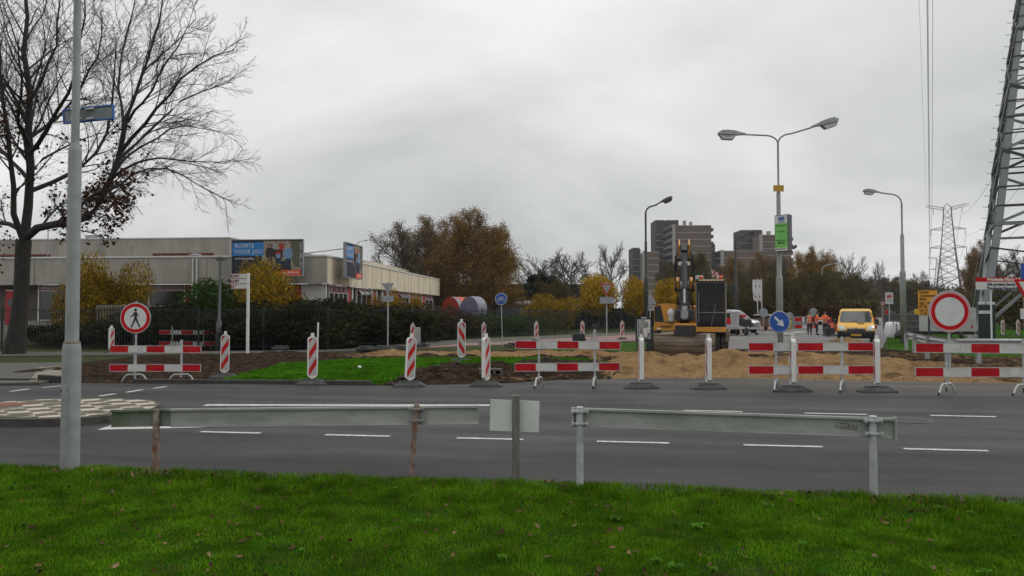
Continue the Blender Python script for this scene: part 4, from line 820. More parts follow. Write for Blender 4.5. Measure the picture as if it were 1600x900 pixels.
def lamp(px, pyb, Y, ztop, r0, arms, label, m=POLE, headm=(None, None), z0=0, step=.45, name="street_lamp", rtop=.035, grp=None):
    x = (px - 800) / 1250 * Y; root = empty(name, (x, Y, z0)); tag(root, label, "street lamp", grp); H = ztop
    b = MB(); b.lathe([(.001, 0), (r0, 0), (r0, H * step), (r0 * .95, H * step + .05), (r0 * .68, H * step + .12), (r0 * .62, H * .72), (rtop, H * .73), (rtop, H - .6)], n=14); b.build("pole", m, root)
    for dx, dz, dy, R_, *rz_ in arms:
        Rz = rz_[0] if rz_ else R_ * .92
        b = MB(); P = [(0, 0, H - .65)]; sg = 1 if dx > 0 else -1
        for t in np.linspace(0, 1, 8): a_ = t * math.pi / 2; P.append((sg * R_ * (1 - math.cos(a_)), dy * .3 * t, H - .6 + Rz * math.sin(a_)))
        zend = H - .6 + Rz; P.append((dx, dy, zend + dz)); b.tube(P, rtop * .82, 8); b.build("arm", m, root)
        d = (Vector((dx, dy, zend + dz)) - Vector(P[-2])).normalized(); b = MB(); lamphead(b, (dx, dy, zend + dz), d); b.build("lamp_head", [headm[0] or LH, headm[1] or LGL], root)
    return root
Y = 27.6; zt_ = at(1215, 196, Y).z
dl = lamp(1218, 568, Y, zt_, .115, [(-1.12, .03, 0, .42, .30), (1.18, .22, 0, .45, .36)], "tall two armed street lamp standing in the sand behind the keep right barrier", z0=-.05, step=.36)
Y = 45; lamp(1411, 538, Y, at(1408, 302, Y).z, .16, [(-1.2, .08, 0, .6)], "grey street lamp with one arm to the left beside the white bulk bag", step=.47, rtop=.05)
Y = 48; lamp(1009.5, 533, Y, at(1010, 318, Y).z, .13, [(.75, .12, 0, .5)], "dark slim street lamp rising left of the excavator arm, left of the high flats", m=DARKP, headm=(DARKP, BLK), rtop=.06)
Y = 69; lamp(1150, 520, Y, at(1150, 369, Y).z, .16, [(.8, .1, 0, .6)], "dark slim street lamp right of the excavator cab, by the white work van", m=DARKP, headm=(DARKP, BLK), rtop=.07)
Y = 118; lamp(1285, 506, Y, at(1285, 416, Y).z, .2, [(1.5, .2, 0, .8)], "distant grey street lamp rising above the three workers", rtop=.10)
Y = 88; lamp(1219, 513, Y, at(1225, 395, Y).z, .18, [(1.1, .35, 0, .6)], "distant lamp arm sticking out to the right of the green hanging sign", m=DARKP, headm=(DARKP, BLK), rtop=.08)
# yellow tag and green box sign on the double lamp
Y = 27.6; p = at(1215, 295, Y); b = MB(); b.box((0, -.10, 0), (.36, .02, .22), 0, bev=.004); b.box((0, -.04, 0), (.06, .13, .06), 1)
root = b.build("number_plate", [mat("plate_yellow", (.42, .24, .03), .6, var=.15, vs=9), GALV], None, (p.x, Y, p.z)); tag(root, "small blank yellow plate high on the two armed lamp post", "plate")
Y = 27.4; p = at(1219.5, 365, Y); root = empty("hanging_box_sign", (p.x, Y - .12, p.z), -.87); tag(root, "green and white lightbox sign with a black left arrow on the two armed lamp post", "box sign")
w_, h_ = .52, 1.27; b = MB(); b.box((0, .105, 0), (w_, .25, h_), 0, bev=.02); b.build("case", mat("case_grey", (.085, .088, .10), .5), root)
GRN = mat("panel_green", (.16, .48, .10), .4, var=.05, vs=6); b = MB(); b.bb((-w_ / 2 + .03, -.028, -h_ / 2 + .14), (w_ / 2 - .03, -.022, h_ / 2 - .30), 0); b.bb((-w_ / 2 + .03, -.028, h_ / 2 - .299), (w_ / 2 - .03, -.022, h_ / 2 - .03), 1); b.bb((-w_ / 2 + .03, -.028, -h_ / 2 + .03), (w_ / 2 - .03, -.022, -h_ / 2 + .139), 1); b.build("face", [GRN, SIGNW], root)
b = MB(); b.bb((-.10, -.034, h_ / 2 - .28), (.12, -.029, h_ / 2 - .07), 0)
for i in range(3): b.cyl((-.06 + i * .07, -.036, h_ / 2 - .21), (-.06 + i * .07, -.0345, h_ / 2 - .21), .022, n=10, m=1); b.bb((-.08 + i * .07, -.036, h_ / 2 - .275), (-.04 + i * .07, -.0345, h_ / 2 - .235), 1)
b.build("emblem", [mat("emblem_blue", (.05, .14, .35), .5), SIGNW], root)
b = MB()
for zz, n_, w0 in ((h_ / 2 - .40, 11, .38), (h_ / 2 - .60, 8, .28), (h_ / 2 - .76, 2, .05), (h_ / 2 - .90, 12, .40), (-h_ / 2 + .075, 12, .38)):
    for i in range(n_):
        x0 = -w0 / 2 + i * w0 / n_; hh = .045 if (i * 7) % 3 else .06; b.bb((x0, -.033, zz), (x0 + w0 / n_ * .35, -.029, zz + hh)); b.bb((x0 + w0 / n_ * .35, -.033, zz), (x0 + w0 / n_ * .75, -.029, zz + .014))
b.build("lettering", mat("text_green_black", (.02, .05, .02), .5), root)
b = MB(); poly(b, [(-.14, 0), (-.07, .06), (-.07, .02), (.13, .02), (.13, -.02), (-.07, -.02), (-.07, -.06)], -.034, -.0285, 0, 1, Matrix.Translation((0, 0, -.33))); b.build("arrow", BLK, root)
# park lamp with cone head
Y = 36.8; x = (342 - 800) / 1250 * Y; root = empty("park_lamp", (x, Y, 0), 0); tag(root, "dark park lamp with a cone shaped hood left of the direction board", "street lamp"); zt_ = at(345, 400, Y).z
b = MB(); b.lathe([(.001, 0), (.13, 0), (.13, 1.3), (.07, 1.42), (.05, zt_ - .3)], n=14); b.build("pole", mat("lamp_pole_slate", (.085, .09, .095), .5, var=.2, vs=5), root)
b = MB(); b.lathe([(.05, -.32), (.12, -.22), (.27, -.12)], (0, 0, zt_), 20, 0); b.build("lamp_glass", LGL, root); b = MB(); b.lathe([(.29, -.13), (.29, -.10), (.10, -.02), (.001, .0)], (0, 0, zt_), 20, 0); b.build("hood", DARKP, root)
root.rotation_euler = (0, .012, 0)
# ================================================================ SCHOOL BUILDING
BA = -math.atan(3.4 / 33); bo = Vector((-10.7, 46, 0))
school = empty("school_building", bo, BA); tag(school, "long low school of grey gravel concrete with red window frames behind the hedge", "building")
def flx(px): k = (px - 800) / 1250; return (46 * k + 10.7) / (.9948 + .1025 * k)
def sly(px): k = (px - 800) / 1250; return (46 * k + 10.7) / (.1025 - .9948 * k)
CONC = mat("gravel_concrete", (.36, .335, .295), .95, var=.10, vs=1.2, bump=.5, bs=60, dirt=(.21, .195, .17), ds=.9, da=.75, coords='obj', stretch=(1, 1, .35))
CONL = mat("pale_concrete", (.62, .54, .41), .95, var=.08, vs=1.0, bump=.4, bs=50, dirt=(.22, .19, .15), ds=.8, da=.6, coords='obj', stretch=(1, 1, .3))
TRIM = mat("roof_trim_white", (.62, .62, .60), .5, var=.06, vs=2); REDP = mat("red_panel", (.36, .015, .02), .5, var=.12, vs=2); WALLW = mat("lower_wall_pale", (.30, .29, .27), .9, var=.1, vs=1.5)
BRICKD = mat("dark_plinth", (.05, .045, .042), .9); FRW = mat("frame_white", (.55, .54, .53), .5, var=.06, vs=3)
LE = -34.0; SE = 34.0; FZ0, FZ1 = 3.42, 4.98
b = MB(); b.bb((LE, .02, FZ0), (.0, .22, FZ1), 0)
for x in np.arange(-32.4, -1, 3.6): b.bb((x - .012, .012, FZ0), (x + .012, .0199, FZ1), 1)
b.bb((-.02, .0, FZ0 - .02), (.02, .03, FZ1), 0); b.build("front_fascia", [CONC, BRICKD], school)
b = MB(); b.bb((-.2, .04, FZ0), (0.0, 3.2, FZ1), 0); b.bb((-.2, 3.2, FZ0), (-.0, SE, FZ1), 0)
for y in np.arange(2.4, SE - 1, 2.4): b.bb((.0, y - .015, FZ0), (.008, y + .015, FZ1), 1)
b.build("side_fascia", [CONL, BRICKD], school)
b = MB(); b.bb((LE, -.03, FZ1), (.05, .25, FZ1 + .10), 0); b.bb((-.25, .25, FZ1), (.05, SE, FZ1 + .10), 0); b.build("roof_trim", TRIM, school)
b = MB(); b.bb((LE, .25, FZ1 - .1), (-.25, SE, FZ1 + .02), 0); b.build("roof", mat("roof_bitumen", (.05, .05, .05), .9), school)
b = MB(); b.bb((LE, .9, 0), (-.6, 1.1, FZ0), 0); b.bb((-.6, .9, 0), (-.5, SE, FZ0), 0); b.bb((LE, .6, 0), (-.4, .75, 1.25), 1); b.bb((-.4, .6, 0), (-.3, SE, 1.15), 1); b.build("lower_wall", [mat("lower_wall_dark", (.12, .10, .09), .9, var=.15, vs=2), WALLW], school)  # set-back wall in dark brown, low front wall in pale grey
def window(x0, x1, z0, z1, n, side=False, top=.32, openv=False, redpost=False):
    P = (lambda x, d, z: (-.28 - d + .0, x, z)) if side else (lambda x, d, z: (x, .55 + d, z))
    fr = MB(); lo = lambda a, c: fr.bb(P(a[0], a[1], a[2]), P(c[0], c[1], c[2]), 0)
    w = x1 - x0; lo((x0, -.05, z1 - .05), (x1, .05, z1)); lo((x0, -.05, z0), (x1, .05, z0 + .06)); lo((x0, -.05, z1 - top - .05), (x1, .05, z1 - top + .02))
    for i in range(n + 1): xx = x0 + w * i / n; lo((xx - .04, -.06, z0 if side or i in (0, n) else z1 - top - .05), (xx + .04, .06, z1))
    f = fr.build("window", FRW, school)
    v = MB()
    for i in range(n):
        a, c = x0 + w * i / n + .06, x0 + w * (i + 1) / n - .06; dd = .0
        for (u0, u1, w0, w1) in ((a, c, z1 - .10, z1 - .055), (a, c, z1 - top + .03, z1 - top + .075), (a, a + .05, z1 - top + .03, z1 - .055), (c - .05, c, z1 - top + .03, z1 - .055)):
            p, q = P(u0, -.085, w0), P(u1, -.03, w1); v.bb(p, q, 0)
        if openv: p0_, p1_ = P(a + .05, -.06, z1 - .1), P(c - .05, -.32, z1 - top + .08); v.add([P(a + .05, -.05, z1 - .08), P(c - .05, -.05, z1 - .08), P(c - .05, -.34, z1 - top + .02), P(a + .05, -.34, z1 - top + .02)], [(0, 1, 2, 3)], 1)
        else: v.bb(P(a + .05, -.05, z1 - top + .075), P(c - .05, -.03, z1 - .10), 1)
    v.build("vent_frame", [REDP, mat("vent_pane_grey", (.24, .25, .26), .25, spec=.6)], f)
    g = MB(); g.bb(P(x0 + .04, .0, z0 + .06), P(x1 - .04, .02, z1 - top - .05), 0); g.build("pane", GLASSD, f); return f
for a, c, n in ((-.5, 22, 0), (51, 95, 2), (225, 281, 2), (331, 372, 2)):
    if n: window(flx(a), flx(c), 1.25, 3.40, n)
window(flx(-90), flx(-40), 1.25, 3.40, 2)
for a, c in ((97, 106), (283, 293), (455, 466)): b = MB(); b.bb((flx(a), .5, 1.25), (flx(c), .58, 3.40), 0); b.build("red_panel", REDP, school)
b = MB(); x0, x1 = flx(0), flx(21); b.bb((x0, .45, 1.0), (x1, .55, 3.05), 0); b.bb((x0, .44, 3.05), (x1, .56, 3.12), 1); b.cyl(((x0 + x1) / 2 + .0, .44, 2.35), ((x0 + x1) / 2, .449, 2.35), .28, n=20, m=2, smooth=False); b.build("door", [REDP, FRW, GLASSD], school)
b = MB(); b.bb((flx(467), .35, .9), (flx(506), .5, 3.38), 0); b.build("white_corner_panel", FRW, school); 
b = MB()
for a in (301.5, 307.5): xx = flx(a); b.cyl((xx, -.06, 2.0), (xx, -.06, 4.9), .055, n=8, m=0); b.box((xx, -.04, 3.3), (.14, .12, .05), 0)
b.build("downpipe", TRIM, school)
for a, c, n, op in ((520.5, 549, 4, False), (563, 585, 3, True), (604, 620, 2, True), (627, 643, 3, True), (650, 663, 2, False), (668.5, 680, 2, False)): window(sly(a), sly(c), 1.15, 3.38 if op is False else 3.36, n, True, .42, op)
for a, c in ((550, 554), (588, 592), (621, 626), (645, 649), (664, 668)): b = MB(); b.bb((-.36, sly(a), 1.2), (-.26, sly(c), 3.30), 0); b.build("red_panel", REDP, school)
for a in (556, 586.5, 593.5, 602, 644, 649.6, 663.5): b = MB(); b.bb((-.37, sly(a) - .12, 1.2), (-.2, sly(a) + .12, 3.38), 0); b.build("white_post", FRW, school)
# upper volume
uy = 7.0
def ulx(px): k = (px - 800) / 1250; return (k * (46 + .9948 * uy) + 10.7 - .1025 * uy) / (.9948 + .1025 * k)
xr = ulx(358); uz = 6.78
b = MB(); b.bb((LE, uy, FZ1), (xr, uy + 16, uz), 0); b.build("upper_storey_wall", CONC, school)
b = MB(); b.bb((LE, uy - .04, uz), (xr + .04, uy + 16, uz + .07), 0); b.build("upper_roof_trim", TRIM, school)
b = MB()
for a, c in ((-60, 78), (238, 333)): b.bb((ulx(a), uy - .015, 5.42), (ulx(c), uy + .0, 5.78), 0)
b.build("window_band", mat("slit_dark", (.02, .018, .018), .5), school); b = MB()
for a, c in ((-60, 78), (238, 333)):
    b.bb((ulx(a), uy - .03, 5.42), (ulx(c), uy - .016, 5.50), 0); b.bb((ulx(a), uy - .03, 5.72), (ulx(c), uy - .016, 5.76), 0)
    for q in np.linspace(ulx(a), ulx(c), 8): b.bb((q - .03, uy - .03, 5.5), (q + .03, uy - .016, 5.72), 0)
b.build("window_band_frame", REDP, school)
b = MB(); b.bb((-6.0, 21, FZ1), (-4.4 + .6, 37, 6.15), 0); b.build("rear_roof_block", CONL, school)
b = MB()
for px in (276, 280): b.lathe([(.22, 0), (.22, .12), (.30, .14), (.28, .22), (.001, .28)], (flx(px), 2.0, FZ1 + .1), 12)
b.build("roof_vent", SBACK, school)
b = MB(); b.cyl((flx(20), 3, FZ1), (flx(20), 3, 7.2), .03, n=6); b.bb((flx(8), 7.5, uz + .05), (flx(30), 7.9, uz + .35)); b.build("roof_unit", SBACK, school)
# billboards
NAVY = mat("poster_navy", (.012, .016, .035), .5); PBLUE = mat("poster_blue", (.02, .19, .52), .45); PORG = mat("poster_orange", (.72, .09, .03), .5); PSAND = mat("poster_sand", (.28, .24, .18), .6, var=.35, vs=5, coords='obj'); PGRN = mat("poster_foliage", (.05, .06, .035), .6, col2=(.16, .15, .10), vs=9, coords='obj'); SKIN = mat("poster_skin", (.45, .25, .18), .6)
def billboard(name, w, h, loc, rz, label, lampx):
    root = empty(name, loc, rz, None); root.parent = None; tag(root, label, "billboard")
    b = MB(); b.bb((0, .02, 0), (w, .14, h), 0); b.bb((-.05, -.04, -.05), (0, .16, h + .05), 1); b.bb((w, -.04, -.05), (w + .05, .16, h + .05), 1); b.bb((0, -.04, h), (w, .16, h + .05), 1); b.bb((0, -.04, -.05), (w, .16, 0), 1); b.build("frame", [SBACK, mat("billboard_frame_grey", (.24, .25, .26), .5)], root)
    X = lambda u: u * w; Z = lambda v: v * h
    b = MB(); b.bb((0, .01, 0), (w, .0199, h), 0); b.bb((0, -.002, Z(.56)), (X(.45), .009, Z(.94)), 1)
    b.prism([(X(.45), Z(.98)), (X(.98), Z(.98)), (X(.98), Z(.16)), (X(.60), Z(.16)), (X(.42), Z(.45))], .002, .009, 2); b.prism([(X(.60), Z(.16)), (X(.85), Z(.16)), (X(.80), Z(.40)), (X(.62), Z(.42))], -.001, .0015, 0)
    b.prism([(X(.84), Z(.98)), (X(.98), Z(.98)), (X(.98), Z(.16)), (X(.88), Z(.30)), (X(.83), Z(.6))], -.002, .0012, 3); b.bb((X(.62), -.006, 0), (X(.985), .0, Z(.155)), 4)
    b.build("poster", [NAVY, PBLUE, PSAND, PGRN, PORG], root)
    t = text_mb("RUIMTE\nVOOR JOU", h * .168, TXT(X(.035), -.006, Z(.79)), "lettering", FRW, root, bold=.003, sx=.92, sp=1.12)
    text_mb("op het beroepscollege", h * .085, TXT(X(.04), -.006, Z(.46)), "lettering", SIGNW, root, bold=.003, sx=.72)
    text_mb("HAVO - VMBO - MAVO", h * .075, Matrix.Translation((X(.965), -.006, Z(.93))) @ UPR @ Matrix.Rotation(R(-90), 4, 'Z'), "lettering", SIGNW, root, bold=.002)
    b = MB()
    for i in range(9): b.bb((X(.72 + i * .027), -.010, Z(.06)), (X(.737 + i * .027), -.0065, Z(.10 + .02 * (i % 2))), 0)
    b.build("lettering", SIGNW, root)
    mats_ = [mat("fig_dark_coat", (.035, .018, .016), .7), SKIN, mat("fig_jeans", (.02, .035, .08), .7), mat("fig_red", (.40, .03, .03), .6), mat("fig_blue", (.16, .28, .45), .6), mat("fig_grey", (.30, .31, .33), .6), mat("fig_hair", (.22, .13, .06), .7)]
    b = MB()
    def fig(cx_, z0, hh, top, mid, hair, skirt=0):
        u = lambda dx, dz: (X(cx_) + dx * hh, Z(z0) + dz * hh)
        b.prism([u(-.10, 0), u(-.03, 0), u(0, .35), u(.04, 0), u(.11, 0), u(.11, .5), u(-.11, .5)], -.006, -.0025, 2)
        b.prism([u(-.13, .42), u(.13, .42), u(.19, .55), u(.17, .80), u(.08, .86), u(-.08, .86), u(-.17, .80), u(-.19, .50)], -.009, -.0061, top)
        if mid is not None: b.prism([u(-.10, .48), u(.10, .48), u(.10, .68), u(-.10, .68)], -.011, -.0091, mid)
        c = u(0, .92); b.prism([(c[0] + .085 * hh * math.cos(a), c[1] + .095 * hh * math.sin(a)) for a in np.linspace(0, 6.28, 13)[:-1]], -.010, -.0091, hair)
        b.prism([(c[0] + .05 * hh * math.cos(a), c[1] - .01 * hh + .065 * hh * math.sin(a)) for a in np.linspace(0, 6.28, 13)[:-1]], -.012, -.0101, 1)
    fig(.70, .55, h * .42, 3, None, 6); fig(.62, .58, h * .38, 5, None, 6); fig(.54, .22, h * .66, 0, None, 0); fig(.66, .17, h * .66, 0, 4, 6); fig(.665, .52, h * .0 + .001, 3, None, 0); fig(.80, .19, h * .68, 4, None, 5)
    b.bb((X(.625), -.013, Z(.60)), (X(.69), -.0112, Z(.67)), 3); b.build("picture_figures", mats_, root)
    b = MB()
    for u_ in lampx: b.tube([(X(u_), .1, h), (X(u_), -.2, h + .22), (X(u_), -.55, h + .30)], .018, 6); b.box((X(u_), -.62, h + .30), (.22, .14, .07), 0, (0.3, 0, 0))
    b.build("lamp_arm", SBACK, root); return root
def sch(x, y, z): return bo + Vector((x * math.cos(BA) - y * math.sin(BA), x * math.sin(BA) + y * math.cos(BA), z))
xl = flx(371); pb = sch(xl, -.75, 3.86); wpx = flx(480.5) - xl
br = billboard("billboard", wpx - .05, 2.02, pb, BA, "wide billboard lettered RUIMTE VOOR JOU with three walking people, on the front of the school", ())
yb = sly(521); ye = sly(547); pb = sch(.75, yb, 3.86)
billboard("billboard", (ye - yb) * 1.0, 2.02, pb, BA + R(90), "billboard seen at a slant on the school side wall, lamp arm above it", (.62,))
b = MB(); b.cyl(sch(-3.0, .5, FZ1 + .05), sch(.7, yb + .1, 5.55), .03, n=6); o = b.build("stay_bar", SBACK, school); o.matrix_parent_inverse = school.matrix_world.inverted() if False else Matrix(); o.parent = None
o.name = "billboard_stay"; tag(o, "thin grey stay bar from the school roof to the slanted billboard", "stay bar")

# ================================================================ FENCE
FEN = mat("fence_dark_green", (.016, .022, .020), .55, var=.25, vs=3)
fpath = [(-60, 38.5), (-38, 37.6), (-23.5, 36.9), (-8.6, 37.4), (-5.2, 49.0), (1.2, 58.0), (4.5, 66.0), (11.8, 75.0)]
fence = empty("bar_fence", (fpath[2][0], fpath[2][1], 0)); tag(fence, "long dark green steel bar fence in front of the hedge and school", "fence"); fo = Vector(fence.location)
posts = []
for (a, c) in zip(fpath[:-1], fpath[1:]):
    A_2, C_2 = Vector((*a, 0)), Vector((*c, 0)); Ld = (C_2 - A_2).length; n = max(1, round(Ld / 2.75))
    for i in range(n):
        p, q = A_2.lerp(C_2, i / n) - fo, A_2.lerp(C_2, (i + 1) / n) - fo; posts.append(p)
        if (p + fo).x < -34: continue
        b = MB(); d = (q - p).normalized(); nb = int((q - p).length / .125); up = Vector((0, 0, 1))
        for k in range(1, nb): t = p.lerp(q, k / nb); b.beam(t + up * .12, t + up * 1.93, .020)
        for zz in (.16, 1.86): b.beam(p + up * zz, q + up * zz, .045, .03)
        b.build("bar_panel", FEN, fence)
b = None
for p in posts:
    if (p + fo).x < -34: continue
    b = MB(); b.bb((p.x - .04, p.y - .04, 0), (p.x + .04, p.y + .04, 2.02)); b.build("fence_post", FEN, fence)
# pale low bar gate screen at left behind the fence
b = MB()
for i in range(26): b.bb((i * .15, 0, .3), (i * .15 + .06, .03, 2.05))
b.bb((0, -.02, 2.05), (3.9, .05, 2.12)); b.bb((0, -.02, .25), (3.9, .05, .32)); p = at(150, 500, 41); o = b.build("slatted_screen", mat("screen_grey", (.22, .215, .20), .8, var=.1, vs=2), None, (p.x, 41, 0)); tag(o, "pale grey slatted screen behind the dark fence right of the oak trunk", "screen")

# ================================================================ VEGETATION
def leaf_quads(C, size, squash=1.0, aspect=.7):
    n = len(C); a = RNG.normal(size=(n, 3)); a /= np.linalg.norm(a, axis=1, keepdims=True); r = RNG.normal(size=(n, 3)); b_ = np.cross(a, r); b_ /= np.linalg.norm(b_, axis=1, keepdims=True); c = np.cross(a, b_)
    s = (size * RNG.uniform(.6, 1.3, n))[:, None]; u = b_ * s; v = c * s * aspect
    P = np.stack([C - u, C - v * .9 + u * .1, C + u, C + v * .9 + u * .1 + a * s * .25], 1).reshape(-1, 3); i = np.arange(n) * 4
    return P, np.stack([i, i + 1, i + 2, i + 3], 1)
def tubes_np(polys, rad, sides):
    P = np.asarray(polys, float); Rr = np.asarray(rad, float); n, k, _ = P.shape
    T = np.empty_like(P); T[:, 1:-1] = P[:, 2:] - P[:, :-2]; T[:, 0] = P[:, 1] - P[:, 0]; T[:, -1] = P[:, -1] - P[:, -2]; T /= np.linalg.norm(T, axis=2, keepdims=True) + 1e-9
    ref = np.tile(np.array([.31, .23, .92]), (n, k, 1)); par = np.abs((ref * T).sum(2)) > .93; ref[par] = [1, 0, 0]; U = np.cross(T, ref); U /= np.linalg.norm(U, axis=2, keepdims=True); Wv = np.cross(T, U)
    an = np.arange(sides) * 2 * math.pi / sides; V = P[:, :, None, :] + Rr[:, :, None, None] * (U[:, :, None, :] * np.cos(an)[None, None, :, None] + Wv[:, :, None, :] * np.sin(an)[None, None, :, None])
    V = V.reshape(-1, 3); base = (np.arange(n) * k * sides)[:, None, None]; seg = (np.arange(k - 1) * sides)[None, :, None]; j = np.arange(sides)[None, None, :]; j2 = (j + 1) % sides
    F = np.stack([base + seg + j, base + seg + j2, base + seg + sides + j2, base + seg + sides + j], -1).reshape(-1, 4); return V, F
def resamp(pts, k):
    P = np.asarray(pts, float); d = np.r_[0, np.cumsum(np.linalg.norm(np.diff(P, axis=0), axis=1))]; t = np.linspace(0, d[-1], k)
    return np.stack([np.interp(t, d, P[:, i]) for i in range(3)], 1)
def norm(v): return v / (np.linalg.norm(v) + 1e-9)
def grow(start, d, Lh, k, wob, trop, rs):
    P = [np.array(start, float)]; d = norm(np.array(d, float))
    for i in range(k - 1): d = norm(d + rs.normal(size=3) * wob + np.array([0, 0, trop])); P.append(P[-1] + d * Lh / (k - 1))
    return np.array(P)
def kids(P, n, rs, f0=.2, ang=(.5, 1.0), Lf=(.35, .6), k=5, wob=.16, trop=.03, Lh=None, out=None, outw=0.0):
    res = []; Lp = Lh or np.linalg.norm(np.diff(P, axis=0), axis=1).sum()
    for i in range(n):
        f = f0 + (1 - f0) * (i + rs.random()) / n; t = f * (len(P) - 1); j = min(int(t), len(P) - 2); q = P[j] + (P[j + 1] - P[j]) * (t - j); d = norm(P[j + 1] - P[j])
        ax = norm(np.cross(d, rs.normal(size=3))); a = rs.uniform(*ang); dd = d * math.cos(a) + ax * math.sin(a)
        if out is not None: dd = norm(dd + out * outw)
        res.append((grow(q, dd, Lp * rs.uniform(*Lf) * (1.15 - .55 * f), k, wob, trop, rs), f))
    return res
def pack(lists):   # [(V,F,m)]
    V, F, m = [], [], []; o = 0
    for v, f, mi in lists: V.append(v); F.append(f + o); m.append(np.full(len(f), mi)); o += len(v)
    return np.concatenate(V), np.concatenate(F), np.concatenate(m)
BARK = mat("bark_dark", (.024, .020, .017), .95, var=.4, vs=6, bump=.8, bs=18, coords='obj', dirt=(.035, .042, .026), ds=2, da=.4); BARKG = mat("bark_grey", (.075, .068, .06), .95, var=.3, vs=4)
TW = mat("twig_dark", (.030, .022, .020), .9)
# ---- the big oak on the left
rs = np.random.default_rng(21); OY = 33.2
def o3(px, py, dy=0.0): v = at(px, py, OY + dy); return np.array(v)
oak = empty("oak_tree", (at(24, 553, OY).x, OY, 0)); tag(oak, "large bare oak with dark trunk and some red-brown leaves at the left edge", "tree")
ob = np.array(oak.location)
trunk = [o3(20, 560), o3(27, 520), o3(33, 460), o3(35, 410), o3(37, 375)]; trr = [.46, .35, .30, .29, .31]
limbs = [([(37, 380, 0), (42, 320, .2), (45, 260, 0), (47, 200, .3), (44, 130, 0), (40, 60, .4), (38, -10, 0), (36, -90, .2)], .20, .04, 1),
 ([(40, 372, 0), (62, 357, -.4), (95, 350, -.8), (130, 348, -.9), (152, 325, -.8), (172, 285, -.7), (185, 245, -.6), (192, 215, -.6)], .17, .10, 1),
 ([(192, 218, -.6), (205, 180, -.5), (213, 140, -.4), (228, 100, -.2), (243, 60, 0), (256, 20, .1), (262, -30, .2)], .085, .02, 1),
 ([(188, 238, -.6), (210, 210, -1.0), (240, 180, -1.4), (275, 140, -1.8), (310, 112, -2.0), (350, 92, -2.2), (400, 78, -2.4)], .085, .015, 1),
 ([(186, 248, -.6), (215, 225, 0), (250, 190, .6), (290, 160, 1.0), (340, 140, 1.4), (395, 128, 1.7)], .07, .013, 1),
 ([(178, 268, -.6), (215, 232, .8), (260, 205, 1.6), (310, 195, 2.2), (370, 205, 2.6)], .06, .012, 1),
 ([(175, 278, -.7), (215, 255, -1.6), (255, 248, -2.2), (310, 253, -2.6), (385, 256, -3.0)], .06, .011, 1),
 ([(165, 300, -.7), (210, 272, -.2), (260, 262, .4), (320, 285, .8), (385, 312, 1.2)], .05, .010, 1),
 ([(192, 215, -.6), (190, 175, .4), (186, 130, 1.2), (190, 80, 1.8), (205, 30, 2.2), (215, -20, 2.4)], .07, .02, 1),
 ([(200, 190, -.5), (228, 150, -1.6), (262, 105, -2.2), (290, 65, -2.6), (325, 30, -3.0)], .06, .012, 1),
 ([(222, 115, -.3), (262, 82, .5), (300, 55, 1.0), (350, 40, 1.4)], .04, .01, 1),
 ([(44, 300, .1), (75, 285, .8), (115, 272, 1.4), (150, 240, 2.2), (172, 190, 2.8), (180, 130, 3.2), (182, 60, 3.5)], .10, .02, 1),
 ([(46, 240, .1), (70, 205, -1.2), (98, 160, -2.0), (118, 110, -2.6), (128, 50, -3.0), (132, -20, -3.2)], .10, .02, 1),
 ([(46, 215, .2), (85, 190, 1.6), (120, 150, 2.4), (150, 95, 3.2), (160, 30, 3.6)], .08, .02, 1),
 ([(45, 160, 0), (68, 120, -.8), (85, 70, -1.4), (95, 10, -1.8), (98, -50, -2)], .07, .015, 1),
 ([(36, 375, 0), (22, 340, -.5), (16, 290, -.8), (18, 230, -1.2), (8, 160, -1.6), (2, 90, -1.8), (-6, 20, -2)], .13, .02, 1),
 ([(44, 280, .1), (20, 255, 1), (-5, 225, 1.6), (-40, 190, 2.2), (-80, 150, 3)], .09, .02, 1),
 ([(46, 200, .2), (28, 165, .9), (5, 125, 1.2), (-20, 80, 1.8), (-50, 30, 2.4)], .08, .02, 1),
 ([(40, 365, .1), (20, 352, 1), (-20, 345, 2), (-70, 320, 2.6), (-120, 290, 3)], .12, .03, 1),
 ([(46, 245, 0), (46, 205, 2.2), (58, 150, 3.8), (66, 90, 5.0)], .09, .02, 1), ([(45, 225, 0), (30, 190, -2.2), (34, 130, -3.6), (28, 60, -4.6)], .09, .02, 1),
 ([(95, 352, -.8), (118, 328, -1.9), (150, 300, -2.6), (185, 290, -3.2), (230, 285, -3.8)], .06, .012, 1),
 ([(60, 358, -.3), (78, 335, .8), (100, 318, 1.8), (140, 312, 2.6), (200, 308, 3.2)], .06, .012, 1)]
thick = [(resamp(trunk, 9), np.interp(np.linspace(0, 1, 9), np.linspace(0, 1, 5), trr))]; sec, ter, twg = [], [], []; leafC = []
for pts, r0, r1, _ in limbs:
    pts = [(p[0] if p[0] < 230 else 230 + (p[0] - 230) * .80, p[1], p[2]) for p in pts]
    P = resamp([o3(*p) for p in pts], 9); P[1:-1] += rs.normal(size=(7, 3)) * .045; thick.append((P, np.linspace(r0, r1, 9)))
    Lp = np.linalg.norm(np.diff(P, axis=0), axis=1).sum(); tip = norm(P[-1] - P[len(P) // 2])
    for S, f in kids(P, int(5 + Lp * 1.9), rs, .18, (.45, .95), (.24, .42), 6, .13, .005, out=tip, outw=.38):
        r = (r0 + (r1 - r0) * f) * .40; sec.append((S, np.linspace(max(.012, r), .007, 6)))
        for T_, g in kids(S, int(4 + np.linalg.norm(S[-1] - S[0]) * 3.6), rs, .15, (.4, .95), (.30, .55), 5, .13, .01):
            ter.append((T_, np.linspace(.0075, .0038, 5)))
            for X_, h in kids(T_, 4, rs, .2, (.4, .9), (.35, .6), 4, .12, .0):
                twg.append((X_, np.linspace(.0040, .0024, 4)))
        # sparse russet leaves low in the crown
    for S, _r in sec[-40:]: pass
allp = []
